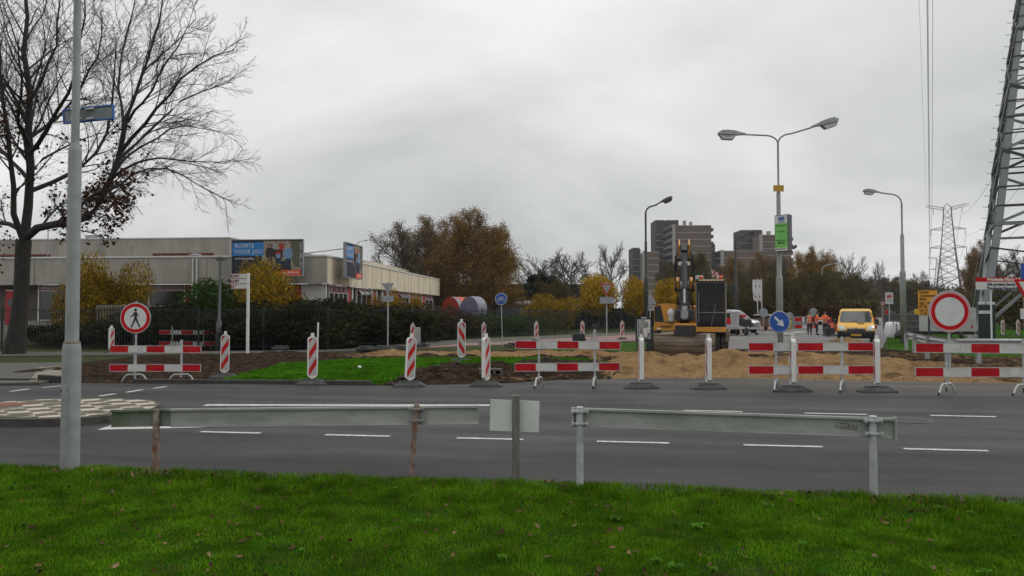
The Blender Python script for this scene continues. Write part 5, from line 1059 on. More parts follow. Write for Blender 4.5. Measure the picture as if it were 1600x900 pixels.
for group, k, sd_ in ((thick, 9, 10), (sec, 6, 5), (ter, 5, 3), (twg, 4, 3)):
    V, F = tubes_np([g[0] - ob for g in group], [g[1] for g in group], sd_); allp.append((V, F))
mesh_np("trunk", *pack([(allp[0][0], allp[0][1], 0)])[:2], BARK, parent=oak, smooth=True)
C = []
for T_, _ in ter:
    m_p = T_[-1]; s_ = 1250 / m_p[1]; px_ = 800 + m_p[0] * s_; pz = m_p[2]; 
    zlim = 10.5; low = np.clip((zlim - pz) / 5.5, 0, 1) * np.clip((235 - px_) / 60, 0, 1)
    if low > 0 and rs.random() < low * .75:
        for q in range(int(rs.integers(4, 11))): C.append(T_[rs.integers(1, 5)] + rs.normal(size=3) * .10)
    elif rs.random() < .012 and px_ < 300 and pz < 9: C.append(T_[3])
C = np.array(C) - ob; LVo = leafmat("oak_leaf_russet", [(.032, .016, .012), (.070, .028, .018), (.048, .020, .015), (.095, .042, .025)], .75, .2)
lv, lf = leaf_quads(C, .085)
V, F, m = pack([(allp[1][0], allp[1][1], 0), (allp[2][0], allp[2][1], 0), (allp[3][0], allp[3][1], 0), (lv, lf, 1)]); mesh_np("crown", V, F, [TW, LVo], m, parent=oak)
# ---- generic trees
def tree(name, H, spread, cols, leafn, lsize, seed, trunkh=.22, shape='round', bark=BARKG, leaffrac=1.0, up=.25, nl=13, r0=.02, twn=5, rough=.8, rtw=.012, bare=False, squash=.62, cname=None, sub=5, fill=0):
    rs = np.random.default_rng(seed); root = empty(name, (0, 0, 0)); th = H * trunkh
    tr = grow((0, 0, -.2), (0, 0, 1), H * .82, 9, .05, .25, rs); tk = [(tr, np.linspace(H * r0, H * r0 * .12, 9))]; lim, sc2, tw = [], [], []
    for i in range(nl):
        f = trunkh + (1 - trunkh) * (i + rs.random() * .6) / nl * .95; t = f / .98 * 8; j = min(int(t), 7); q = tr[j] + (tr[j + 1] - tr[j]) * (t - j); a = i * 2.4 + rs.random() * .6
        rel = (q[2] - th) / (H - th); Ls = spread * (1.02 - .62 * max(0, rel) ** 1.3) * rs.uniform(.8, 1.1) * (1 if rel > .08 else .85)
        if shape == 'cone': Ls = spread * (1.05 - rel) * rs.uniform(.85, 1.1)
        P = grow(q, (math.cos(a), math.sin(a), up + rel * 1.1), Ls, 7, .10, .10 if shape != 'cone' else -.02, rs); lim.append((P, np.linspace(H * r0 * .38, .03, 7)))
        for S, g in kids(P, sub, rs, .25, (.4, .9), (.35, .6), 5, .15, .06):
            sc2.append((S, np.linspace(.035, .015, 5) * (H / 12)))
            for X_, _h in kids(S, twn, rs, .15, (.4, .9), (.4, .7), 4, .15, .05): tw.append((X_, np.linspace(rtw * 1.2, rtw * .7, 4)))
    for S, g in kids(tr, 6, rs, .65, (.3, .8), (.15, .3), 5, .12, .1): sc2.append((S, np.linspace(.04, .015, 5) * (H / 12))); [tw.append((X_, np.linspace(rtw * 1.2, rtw * .7, 4))) for X_, _h in kids(S, twn, rs, .15, (.4, .9), (.4, .7), 4, .15, .05)]
    V1, F1 = tubes_np([g[0] for g in tk], [g[1] for g in tk], 8); V2, F2 = tubes_np([g[0] for g in lim], [g[1] for g in lim], 5)
    V, F, m = pack([(V1, F1, 0), (V2, F2, 0)]); mesh_np("trunk", V, F, bark, m, parent=root, smooth=True)
    L_ = []; 
    for G, s_ in ((sc2, 4), (tw, 3)):
        v, f = tubes_np([g[0] for g in G], [g[1] for g in G], s_); L_.append((v, f, 0))
    if fill:
        d = rs.normal(size=(fill, 3)); d /= np.linalg.norm(d, axis=1, keepdims=True); rr = rs.random(fill) ** .40 * (.86 + .5 * fbm(d[:, 0] * 2.5 + 4, d[:, 1] * 2.5 + d[:, 2] * 2, seed + 9, 4)); zc_ = th * .7 + (H - th * .7) * .5; Q = d * rr[:, None] * np.array([spread * .92, spread * .92, (H - th * .7) * .5]) + np.array([0, 0, zc_]); kp = rs.random(fill) < np.clip(.62 + 2.6 * fbm(Q[:, 0] * .75 + 7, Q[:, 2] * .75 + Q[:, 1] * .6, seed + 5, 4), .03, 1); v, f = leaf_quads(Q[kp], lsize * 1.05); L_.append((v, f, 1))
    if leafn:
        T = np.array([g[0][rs.integers(1, 4)] for g in tw for _ in range(max(1, leafn // len(tw)))]); T += rs.normal(size=T.shape) * lsize * rough * 2.2
        kp = rs.random(len(T)) < leaffrac * np.clip(.72 + 2.2 * fbm(T[:, 0] * .6 + T[:, 2] * .35, T[:, 1] * .6 + T[:, 2] * .5, seed, 3), .1, 1); T = T[kp]
        v, f = leaf_quads(T, lsize); L_.append((v, f, 1))
    V, F, m = pack(L_); mesh_np("crown", V, F, [bark, leafmat(cname or name + "_leaves", cols or [(1, 1, 1), (1, 1, 1)], .8, .2)], m, parent=root); return root
USED = set()
def place(proto, px, Y, h, label, H0, wf=1.0, z=0.0, cat="tree", group=None, rz=None):
    c = proto if proto.name not in USED else copy_tree(proto); USED.add(proto.name)
    c.location = ((px - 800) / 1250 * Y, Y, z); s = h / H0; c.scale = (s * wf, s * wf, s); c.rotation_euler = (0, 0, RNG.uniform(0, 6.28) if rz is None else rz)
    for k in ("label", "category", "group"):
        if k in c.keys(): del c[k]
    tag(c, label, cat, group); return c
def ht(py, Y): return EYE + (488 - py) * Y / 1250
def ramp_cols(*c): return list(c)
AUT = [(.10, .062, .032), (.18, .10, .032), (.29, .165, .038), (.15, .095, .04), (.085, .062, .038)]
OCH = [(.20, .11, .020), (.29, .165, .028), (.14, .085, .024), (.23, .135, .03)]
YEL = [(.38, .225, .015), (.50, .31, .025), (.28, .18, .015), (.20, .15, .02)]
OLI = [(.060, .058, .028), (.095, .082, .034), (.15, .108, .038), (.048, .044, .026)]
GRY = [(.05, .045, .040), (.07, .06, .05)]
EV = [(.010, .020, .010), (.016, .030, .014), (.008, .015, .008)]
tA = tree("autumn_tree", 12, 5.4, AUT, 62000, .070, 101, .14, nl=22, sub=9, twn=6, rough=1.6, fill=34000); tB = tree("ochre_tree", 12, 5.2, OCH, 46000, .075, 102, .16, nl=19, sub=8, rough=1.5, fill=22000)
tC = tree("bare_tree", 10, 5.0, None, 0, .1, 103, .20, nl=20, twn=12, rtw=.014, sub=9); tD = tree("olive_tree", 11, 5.0, OLI, 46000, .085, 104, .08, nl=19, sub=8, rough=1.5, fill=20000)
tE = tree("grey_tree", 12, 4.8, [(.085, .07, .055), (.12, .09, .055), (.16, .105, .045)], 22000, .06, 105, .12, nl=20, twn=11, rtw=.013, sub=8, rough=1.5); tF = tree("conifer", 9, 3.6, EV, 15000, .13, 106, .06, shape='cone', nl=22, up=-.1)
regkids(None)
place(tE, 634, 86, ht(344, 86), "wide grey-brown leafless-looking tree left of the big brown tree, right above the school roof end", 12, 1.15)
place(tA, 668, 92, ht(350, 92), "brown autumn tree between the grey tree and the big ochre topped tree", 12, .9)
place(tA, 733, 84, ht(337, 84), "biggest brown autumn tree with an ochre top, behind the red and lilac play tubes", 12, 1.08, rz=1.2)
place(tB, 775, 90, ht(352, 90), "ochre autumn tree on the right flank of the biggest brown tree", 12, .80)
place(tE, 700, 96, ht(362, 96), "dull grey-brown tree filling the gap behind the big brown trees", 12, .9)
place(tC, 842, 108, ht(406, 108), "bare rounded tree left of the low brown building's dark evergreen", 10, 1.35)
place(tF, 846, 104, ht(414, 104), "dark evergreen between two bare trees above the low dark red building", 9, 1.25)
place(tC, 884, 102, ht(400, 102), "bare round crowned tree right of the dark evergreen", 10, 1.45, rz=2)
place(tD, 868, 90, ht(440, 90), "low olive tree behind the fence below the bare round tree", 11, 1.3)
place(tD, 812, 112, ht(452, 112), "dark low tree clump left of the dark evergreen", 11, 1.4)
place(tC, 958, 112, ht(389, 112), "tall slender bare tree above the leftmost yellow trimmed tree", 10, .75, rz=4)
place(tE, 925, 118, ht(428, 118), "grey twiggy tree between the round bare tree and the yellow trimmed trees", 12, .9)
# trimmed yellow trees
def blob_tree(name, H, rx, rz_, cols, n, ls, seed, tr=True, cat_trunk="trunk", zc=None, inner=True, lobes=0):
    rs = np.random.default_rng(seed); root = empty(name); zc = zc if zc is not None else H - rz_
    lim = []; tk = [(grow((0, 0, -.1), (0, 0, 1), zc, 6, .03, .2, rs), np.linspace(H * .022, H * .014, 6))]
    for i in range(16):
        a = rs.random() * 6.28; e_ = rs.uniform(-.3, 1.2); lim.append((grow((0, 0, zc * rs.uniform(.55, 1.0)), (math.cos(a) * math.cos(e_), math.sin(a) * math.cos(e_), math.sin(e_)), rz_ * .9, 6, .12, .04, rs), np.linspace(H * .01, .01, 6)))
    V1, F1 = tubes_np([g[0] for g in tk + lim], [g[1] for g in tk + lim], 5); mesh_np(cat_trunk, V1, F1, BARKG, parent=root, smooth=True)
    d = rs.normal(size=(n, 3)); d /= np.linalg.norm(d, axis=1, keepdims=True); rr = rs.random(n) ** .45; lump = 1 + .30 * fbm(d[:, 0] * 2.2 + 5, d[:, 2] * 2.2 + d[:, 1] * 1.7, seed, 4) * 2
    if lobes:
        cen = rs.normal(size=(lobes, 3)) * np.array([.42, .42, .36]); cen[:, 2] = np.clip(cen[:, 2], -.5, .42); ci = rs.integers(0, lobes, n); lr = rs.uniform(.38, .62, lobes); P = (cen[ci] + d * (rr * lump)[:, None] * lr[ci][:, None]) * np.array([rx, rx, rz_]) + np.array([0, 0, zc])
    else: P = d * (rr * lump)[:, None] * np.array([rx, rx, rz_]) + np.array([0, 0, zc])
    P = P[P[:, 2] > .02]
    kp = rs.random(len(P)) < np.clip(.75 + 1.6 * fbm(P[:, 0] * 1.9 + 3, P[:, 2] * 1.9 + P[:, 1], seed + 3, 3), .15, 1); v, f = leaf_quads(P[kp], ls); mesh_np("crown", v, f, leafmat(name + "_leaves", cols, .8, .25), parent=root); return root
YT = blob_tree("trimmed_tree", 4.6, 1.9, 1.75, YEL, 12000, .085, 201)
SH = blob_tree("evergreen_shrub", 2.4, 1.7, 1.5, [(.015, .020, .010), (.026, .031, .014), (.050, .048, .023), (.012, .016, .009)], 12000, .065, 202, zc=1.1, cat_trunk="stem", lobes=9)
SB = blob_tree("reddish_shrub", 2.2, 1.7, 1.3, [(.05, .03, .02), (.035, .038, .018), (.085, .05, .03), (.028, .03, .015)], 10000, .065, 203, zc=1.0, cat_trunk="stem")
YB = blob_tree("yellow_bush", 3.6, 2.4, 2.1, [(.30, .175, .012), (.40, .25, .02), (.22, .13, .012), (.13, .105, .016), (.06, .065, .013)], 40000, .06, 204, zc=1.9, cat_trunk="stem", lobes=11)
GB = blob_tree("green_bush", 2.6, 1.5, 1.3, [(.03, .06, .015), (.045, .085, .02), (.025, .045, .012)], 6000, .07, 205, zc=1.4, cat_trunk="stem")
regkids(None)
for px, Y, top, rad, lab in [(935, 77, 429, 32, "leftmost yellow trimmed tree, behind the red edged yield sign"), (992, 76, 433, 22, "yellow trimmed tree left of the dark slim lamp post"), (1044, 74, 436, 24, "yellow trimmed tree left of the excavator arm"), (1092, 84, 440, 22, "yellow trimmed tree hidden behind the excavator cab")]:
    h = ht(top, Y); place(YT, px, Y, h, lab, 4.6, rad * Y / 1250 / (1.9 * h / 4.6) * 1.0)
for px, Y, top, wr, lab in [(176, 43.0, 397, 62, "dark yellow bush between the oak trunk and the pedestrian ban sign"), (412, 42.0, 404, 70, "yellow topped bush in front of the big RUIMTE VOOR JOU billboard")]:
    h = ht(top, Y); place(YB, px, Y, h + .1, lab, 4.0, wr * Y / 1250 / (2.4 * h / 4.0) * (.82 if px < 300 else 1), cat="bush", rz=3.6 if px < 300 else 2.1)
place(GB, 330, 41, ht(432, 41), "small green bush beside the white downpipes of the school", 2.7, .9, cat="bush")
SL = [(92, 42, 497, SH, 1.25, "low dark shrub behind the fence at the foot of the slatted screen"), (160, 41.0, 502, SH, 1.5, "low dark shrub behind the fence under the left yellow bush"), (245, 40.5, 470, SH, 1.15, "dark shrub behind the fence just right of the pedestrian ban sign"), (285, 41.5, 462, SH, 1.2, "dark shrub behind the fence left of the park lamp"),
 (345, 40, 470, SH, 1.2, "dark shrub behind the fence between park lamp and direction board"), (392, 39.5, 474, SH, 1.2, "dark shrub behind the fence under the right yellow bush"), (440, 39.6, 462, SH, 1.15, "dark shrub behind the fence right of the direction board"), (490, 40, 458, SH, 1.15, "tall dark shrub behind the fence above the kerb beacon"),
 (535, 42, 457, SH, 1.2, "tall dark shrub at the fence corner below the slanted billboard"), (575, 44, 462, SH, 1.2, "dark shrub behind the fence left of the grey backed yield sign"), (618, 47, 470, SH, 1.25, "dark shrub behind the fence right of the grey backed yield sign"),
 (655, 53, 476, SB, 1.4, "reddish brown shrub behind the fence below the far end of the school"), (700, 57, 492, SB, 1.6, "reddish brown shrub behind the fence below the red play tube"), (760, 61, 490, GB, 1.9, "green shrub behind the fence left of the bicycle sign post"), (805, 64, 492, GB, 2.0, "green shrub behind the fence right of the bicycle sign post"),
 (596, 55, 450, YB, .5, "small yellow shrub in front of the school side windows"), (637, 60, 458, YB, .5, "small orange yellow shrub near the far school windows")]
for px, Y, top, pr, wf, lab in SL:
    h = ht(top, Y); place(pr, px, Y, h, lab, {"evergreen_shrub": 2.6, "reddish_shrub": 2.3, "green_bush": 2.7, "yellow_bush": 4.0}[pr.name.split('.')[0]], wf * 1.55 / (h / 2.4) ** .5 if pr is not YB else .55, cat="shrub")
h = ht(458, 70); place(YB, 868, 70, h, "feathery yellow-green bush behind the fence left of the yellow trimmed trees", 4.0, 1.15, cat="bush")
# trimmed dark hedge right of the fence
hd = [(-.0, 0)]; b = MB(); hp = [(870, 80), (905, 82), (950, 84), (1000, 85), (1040, 86), (1110, 88)]; cs = []
for i in range(len(hp) - 1):
    (a, Ya), (c, Yc2) = hp[i], hp[i + 1]; n = 3600; t = RNG.random(n); X_ = (a + (c - a) * t - 800) / 1250 * (Ya + (Yc2 - Ya) * t); cs.append(np.stack([X_, Ya + (Yc2 - Ya) * t + RNG.normal(size=n) * .35, RNG.random(n) ** .7 * (2.15 + .25 * fbm(X_, X_ * 0, 4))], 1))
C = np.concatenate(cs); v, f = leaf_quads(C, .13); o = mesh_np("hedge", v, f, leafmat("hedge_leaves", [(.014, .022, .009), (.022, .032, .012), (.035, .045, .018)], .85, .2)); tag(o, "long dark trimmed hedge below the yellow trimmed trees", "hedge")
# background trees right
BG = [(tD, 1083, 150, 399, .9, "olive green tree right behind the excavator arm top"), (tD, 1053, 170, 412, .9, "dull olive tree in front of the highest flat's lower storeys"), (tE, 1112, 140, 420, 1.0, "grey leafless tree behind the excavator cab"), (tA, 1145, 145, 410, .85, "brown tree around the dark slim lamp right of the cab"),
 (tE, 1165, 130, 420, 1.0, "grey-brown tree behind the banner flags"), (tA, 1190, 150, 404, .9, "brown tree behind the white banner flags below the right flat"), (tD, 1128, 120, 448, 1.2, "dark low tree behind the white work van"), (tD, 1175, 115, 440, 1.2, "dark dense tree directly behind the banner flags"),
 (tE, 1228, 140, 400, .95, "dark grey-brown tree right of the green box sign's post"), (tD, 1222, 118, 430, 1.2, "dark dense tree just right of the two armed lamp post"), (tB, 1262, 128, 391, .92, "tall ochre tree right of the green box sign"), (tB, 1296, 150, 402, .8, "ochre tree just right of the tallest ochre tree"),
 (tD, 1275, 112, 425, 1.1, "olive tree below the tall ochre tree behind the workers"), (tD, 1310, 125, 428, 1.1, "olive tree above the yellow van's left side"), (tC, 1328, 160, 407, .95, "round bare tree above the yellow van"), (tC, 1375, 190, 416, .55, "tall thin bare tree with whorled twigs left of the white figure sign"),
 (tD, 1345, 150, 440, 1.3, "dark green tree above the right side of the yellow van"), (tE, 1352, 180, 432, 1.2, "grey tree behind the dark green tree above the van"), (tD, 1395, 210, 436, 1.4, "dark distant tree behind the white figure sign"), (tE, 1420, 230, 434, 1.3, "distant grey tree right of the single grey lamp"),
 (tD, 1432, 200, 442, 1.4, "distant dark tree left of the orange closure board"), (tC, 1440, 250, 430, 1.0, "distant bare tree over the left edge of the orange closure board"),
 (tA, 1535, 120, 388, .75, "reddish brown tree left of the main pylon leg"), (tE, 1562, 100, 405, 1.0, "grey bare tree seen through the near pylon"), (tC, 1592, 92, 398, 1.0, "bare tree at the right edge seen through the near pylon"), (tD, 1588, 85, 440, 1.3, "olive tree mass at the right edge behind the project board"), (tD, 1548, 95, 446, 1.3, "olive brown tree behind the green cabinet under the project board"), (tD, 1500, 180, 452, 1.5, "distant dark tree behind the round closed road sign")]
for pr, px, Y, top, wf, lab in BG:
    H0 = {"autumn_tree": 12, "ochre_tree": 12, "bare_tree": 10, "olive_tree": 11, "grey_tree": 12}[pr.name]; place(pr, px, Y, ht(top, Y) * 1.02, lab, H0, wf * {True: 1, False: .9}[Y < 150])
# brownish hedge behind the workers and far tree belt
C = np.stack([(RNG.uniform(1255, 1345, 9000) - 800) / 1250 * 100, RNG.normal(size=9000) * .6 + 100, RNG.random(9000) * 2.6], 1); v, f = leaf_quads(C, .17); o = mesh_np("hedge", v, f, leafmat("beech_hedge_leaves", [(.075, .04, .022), (.05, .032, .02), (.10, .055, .03)], .85, .2)); tag(o, "russet beech hedge behind the workers and the yellow van", "hedge")
n = 170000; X_ = RNG.uniform(-230, 300, n); Yb = 300 + RNG.normal(size=n) * 9; tp = 10.5 + 7 * fbm(X_ / 9, X_ * 0, 8, 4) * 2; C = np.stack([X_, Yb, RNG.random(n) ** .8 * tp], 1); C = C[(C[:, 0] < 20) | (C[:, 0] > 105)]; v, f = leaf_quads(C, .34); o = mesh_np("wood", v, f, leafmat("wood_leaves", [(.035, .035, .024), (.05, .045, .03), (.06, .05, .03), (.03, .035, .022)], .9, .1)); tag(o, "far belt of dull woodland along the horizon", "wood", kind="stuff")
n = 26000; X_ = RNG.uniform(-1, 1, n); sel = RNG.random(n) < .45; X_ = np.where(sel, 26 + (X_ + 1) * 12, 60 + X_ * 10); Yb = np.where(sel, 122 - (X_ - 26) * .5, 80.0) + RNG.normal(size=n) * 1.2; C = np.stack([X_, Yb, RNG.random(n) ** .9 * np.where(sel, 3.4, 4.2)], 1); v, f = leaf_quads(C, .22); o = mesh_np("undergrowth", v, f, leafmat("undergrowth_leaves", OLI, .9, .15)); tag(o, "dark undergrowth below the trees beyond the side road", "undergrowth", kind="stuff")
# ================================================================ BUILDINGS BEHIND
Yw = 108; z1 = ht(446, Yw); X0, X1 = (742 - 800) / 1250 * Yw, (950 - 800) / 1250 * Yw
lb = empty("brick_hall", (X0, Yw, 0)); tag(lb, "long low dark red brick hall behind the play tubes and bicycle sign", "building"); b = MB(); b.bb((0, 0, 0), (X1 - X0, 12, z1)); b.build("wall", mat("dark_red_brick", (.050, .020, .016), .9, var=.2, vs=.7), lb); b = MB(); b.bb((-.15, -.15, z1), (X1 - X0 + .15, 12, z1 + .18)); b.build("roof_edge", BLK, lb)
b = MB(); b.bb((1.8, -.05, 2.9), (3.4, 0, 4.2)); b.build("window", SBACK, lb)
Yw = 96; X0, X1 = (752 - 800) / 1250 * Yw, (925 - 800) / 1250 * Yw; sh_ = empty("grey_shed", (X0, Yw, 0)); tag(sh_, "long low grey flat roofed shed in front of the dark red hall", "shed"); b = MB(); b.bb((0, 0, 0), (X1 - X0, 3, ht(477, Yw))); b.build("wall", mat("shed_grey", (.11, .115, .12), .8, var=.15, vs=1), sh_)
b = MB(); b.bb((-.1, -.1, ht(477, Yw)), (X1 - X0, 3, ht(474.5, Yw))); b.build("roof", mat("shed_roof_grey", (.24, .25, .26), .7), sh_)
b = MB(); 
for a, c in ((801, 815), (816, 824), (825, 839), (840, 848)): b.bb(((a - 800) / 1250 * Yw - X0, .4, ht(474.4, Yw)), ((c - 800) / 1250 * Yw - X0, 1.2, ht(469.5, Yw)))
b.build("roof_light", FRW, sh_)
# play tubes
def pt(px, Y): return (px - 800) / 1250 * Y
TY = 62; tb = empty("play_tube", (pt(703, TY), TY + 1, 0)); tag(tb, "big round play tube, red end disc with grey and orange bands, above the fence", "play tube"); ax = Vector((.66, .75, 0)).normalized()
r_ = .98; c0 = Vector((0, 0, 2.0)) - ax * .1
RT = mat("tube_red", (.27, .02, .015), .6, var=.1, vs=2); OT = mat("tube_orange", (.38, .075, .03), .6, var=.1, vs=2); LT = mat("tube_lilac", (.13, .125, .19), .6, var=.1, vs=2); GT = mat("tube_grey", (.19, .185, .22), .6, var=.1, vs=2)
b = MB(); b.cyl(c0, c0 + ax * .03, r_ * .98, n=28, smooth=False); b.build("end_disc", RT, tb); b = MB(); b.cyl(c0 + ax * .031, c0 + ax * .42, r_, n=28, cap=False); b.build("grey_band", GT, tb); b = MB(); b.cyl(c0 + ax * .421, c0 + ax * 1.6, r_ * 1.0, n=28); b.build("orange_band", OT, tb); b = MB(); b.bb((-.6, .2, 0), (1.4, .9, 1.15)); b.build("support", BLK, tb)
tb = empty("play_tube", (pt(733, TY), TY - .3, 0)); tag(tb, "big round lilac play tube right of the red one, above the fence", "play tube"); c0 = Vector((0, 0, 2.0)); b = MB(); b.cyl(c0, c0 + ax * .03, r_ * .99, n=28, smooth=False); b.build("end_disc", LT, tb); b = MB(); b.cyl(c0 + ax * .031, c0 + ax * 1.0, r_ * 1.01, n=28); b.build("body", GT, tb); b = MB(); b.bb((-.4, .2, 0), (.9, .8, 1.15)); b.build("support", BLK, tb)
# flats
FB1 = mat("flat_brick_brown", (.135, .098, .085), .95, var=.10, vs=.25, dirt=(.15, .12, .11), ds=.12, da=.5); FB2 = mat("flat_brick_dark", (.062, .052, .052), .95, var=.12, vs=.3); BAND = mat("flat_band_grey", (.30, .29, .28), .8); GAL_ = mat("flat_gallery_dark", (.045, .05, .06), .7, var=.4, vs=.5)
def flat(shaft, wing, slab_, zs, zsl, label, Yf=372, Ybk=394, sto=3.15, balc=True, roofbits=()):
    x = lambda px, Y: (px - 800) / 1250 * Y; root = empty("apartment_tower", (x(slab_[0], Yf), Yf, 0)); tag(root, label, "building"); o = Vector((root.location.x, Yf, 0)); q = lambda px, Y: (x(px, Y) - o.x, Y - Yf)
    A, B_, C_, D_ = q(shaft, Ybk), q(wing, Ybk), q(slab_[0], Yf), q(slab_[1], Yf)
    if shaft < wing: b = MB(); b.slab([A, B_, (B_[0] + 3, B_[1] + 14), (A[0], A[1] + 14)], 0, zs); b.build("stair_shaft", FB2, root)
    b = MB(); b.slab([B_, C_, (C_[0] + .1, C_[1] + 12), (B_[0] + 1, B_[1] + 12)], 0, zsl - .3); b.build("gallery_wing", GAL_, root)
    b = MB(); b.slab([C_, D_, (D_[0], D_[1] + 14), (C_[0] + .1, C_[1] + 14)], 0, zsl); b.build("wall", FB1, root)
    bd = MB(); zz = zsl; k = 0
    dv = Vector((C_[0] - B_[0], C_[1] - B_[1], 0)).normalized(); nn = Vector((dv.y, -dv.x, 0)); nn = nn if nn.y < 0 else -nn
    while zz > 4:
        bd.bb((C_[0], -.12, zz - .32), (D_[0], 0, zz))
        p1, p2 = Vector((*B_, 0)), Vector((*C_, 0)); v = [p + nn * o_ + Vector((0, 0, z_)) for p in (p1, p2) for o_ in (0.02, 1.0) for z_ in (zz - 1.15, zz - .2)]
        bd.add(v, [(0, 1, 3, 2), (4, 6, 7, 5), (0, 4, 5, 1), (2, 3, 7, 6), (0, 2, 6, 4), (1, 5, 7, 3)], 1); v = [p + nn * o_ + Vector((0, 0, z_)) for p in (p1, p2) for o_ in (0.0, 1.1) for z_ in (zz - .2, zz + .12)]
        bd.add(v, [(0, 1, 3, 2), (4, 6, 7, 5), (0, 4, 5, 1), (2, 3, 7, 6), (0, 2, 6, 4), (1, 5, 7, 3)], 0)
        if shaft < wing: bd.bb((A[0], A[1] - .1, zz - 2.2), (B_[0], A[1], zz - 1.95), 0)
        if balc: bd.bb((D_[0], .5, zz - 2.7), (D_[0] + 1.2, 8, zz - 1.4), 1); bd.bb((D_[0], .4, zz - 1.4), (D_[0] + 1.3, 8, zz - 1.25), 0)
        zz -= sto
    bd.build("floor_band", [BAND, GAL_], root)
    b = MB()
    for px, w, h_ in roofbits: xx = x(px, Yf) - o.x; b.bb((xx - w / 2, 3, zsl), (xx + w / 2, 5, zsl + h_))
    if roofbits: b.build("roof_unit", BAND, root)
    b = MB(); b.bb((C_[0] - 1.2, -1.3, 4), (C_[0] + .1, -.13, zsl + .2)); b.build("corner_pillar", BAND, root); return root
hz = lambda py, Y=372: ht(py, Y)
flat(1025, 1039, (1055, 1112), hz(343.5, 394), hz(351.5), "highest brown brick flat behind the excavator arm", roofbits=((1073, 1.2, 2.5), (1083, 1, 2)), sto=3.2)
flat(1159, 1175, (1191, 1237), hz(359, 394), hz(366.5), "right hand brown brick flat behind the green box sign", roofbits=((1206, 1.5, 2),), sto=3.2)
flat(989, 999, (1008, 1030), hz(387, 394), hz(393), "lower left brown brick flat beside the dark slim lamp post", balc=False, sto=3.0)
flat(1100, 1104, (1130, 1198), hz(398, 394), hz(391.5, 366), "long low brown brick flat joining the two high flats", Yf=366, balc=False)
for (px, pt_, lab) in ((1046, 347, 'a'), (1049.5, 345, 'b')): pass
b = MB(); xx = lambda px, Y: (px - 800) / 1250 * Y
b.bb((xx(1041, 398), 398, 40), (xx(1061, 398), 404, hz(343.5, 398))); o = b.build("stair_tower", FB2, None); tag(o, "dark brick lift tower topping the highest flat on its left", "tower")
b = MB(); b.bb((xx(1176, 398), 398, 30), (xx(1192, 398), 404, hz(359, 398))); o = b.build("stair_tower", FB2, None); tag(o, "dark brick lift tower topping the right hand flat", "tower")
b = MB(); b.bb((xx(1112, 385), 385, 0), (xx(1118, 385), 392, hz(381, 385))); o = b.build("stair_tower", FB2, None); tag(o, "narrow dark lift tower on the right flank of the highest flat", "tower")
# ================================================================ EXCAVATOR
EY = 29.0; ex = empty("excavator", ((1075 - 800) / 1250 * EY, EY, 0.02), -.215); tag(ex, "yellow and black wheeled excavator with its wide bucket resting on the sand heap", "excavator")
OLDM = mat("worn_bucket_steel", (.20, .15, .105), .75, .15, col2=(.06, .05, .042), vs=3, dirt=(.20, .15, .10), ds=4, da=.7, coords='obj', stretch=(.5, 1, 4), bump=.3, bs=30)
BODY = mat("machine_black", (.018, .018, .020), .45, var=.3, vs=5, dirt=(.07, .06, .05), ds=5, da=.5, coords='obj'); CHR = mat("cylinder_chrome", (.30, .31, .32), .3, .7); TYRE = mat("tyre_muddy", (.035, .032, .029), .9, var=.3, vs=8, dirt=(.13, .10, .07), ds=6, da=.7, bump=.4, bs=40, coords='obj')
AMB = mat("amber_lamp", (.75, .25, .04), .3); LITE = mat("work_light_on", (1.0, .72, .30), .4, emit=.45)
def wheel(parent, c, r, w, lugs=20, mt=TYRE, rim=None, axis='X', label=None, name="wheel"):
    M = Matrix.Translation(c) @ Matrix.Rotation(R(90), 4, 'Y'); b = MB()
    b.lathe([(r * .55, -w * .45), (r * .80, -w * .5), (r * .94, -w * .46), (r, -w * .36), (r, w * .36), (r * .94, w * .46), (r * .80, w * .5), (r * .55, w * .45)], n=28, M=M)
    if lugs:
        for i in range(lugs):
            a = 2 * math.pi * i / lugs
            for sgn in (-1, 1): b.box((0, 0, 0), (r * .085, w * .52, r * .10), 0); vs = b.v[-8:]; Mx = M @ Matrix.Rotation(a + (.5 * 2 * math.pi / lugs if sgn > 0 else 0), 4, 'Z') @ Matrix.Translation((r * 1.0, 0, sgn * w * .24)) @ Euler((R(90) , 0, 0)).to_matrix().to_4x4() @ Matrix.Rotation(sgn * .35, 4, 'X'); b.v[-8:] = [tuple(Mx @ Vector(v)) for v in vs]
    wh = b.build(name, mt, parent); b = MB(); b.lathe([(.001, -w * .30), (r * .25, -w * .34), (r * .30, -w * .22), (r * .5, -w * .25), (r * .57, -w * .42), (r * .57, w * .42), (r * .3, w * .2), (.001, w * .3)], n=20, M=M); b.build("rim", rim or OLDM, wh); return wh
for c in ((-1.28, .15, .52), (-1.28, 2.9, .52), (.98, .15, .52), (1.26, .15, .52), (1.1, 2.9, .52)): wheel(ex, c, .54, .27 if c[0] > 0 and c[1] < 1 else .42)
b = MB(); b.bb((-1.1, -.05, .35), (1.1, .35, .62)); b.bb((-.5, -.2, .45), (.5, 3.3, 1.0)); b.bb((-1.0, -.5, .42), (1.0, -.38, .72)); b.cyl((0, 1.4, .95), (0, 1.4, 1.12), .55, n=20); b.build("chassis", BODY, ex)
b = MB(); b.bb((1.0, -.35, 1.02), (1.42, .55, 1.08), 0, .02); b.bb((1.30, -.42, .7), (1.42, -.36, 1.05), 0); b.build("mudguard", OLDM, ex)
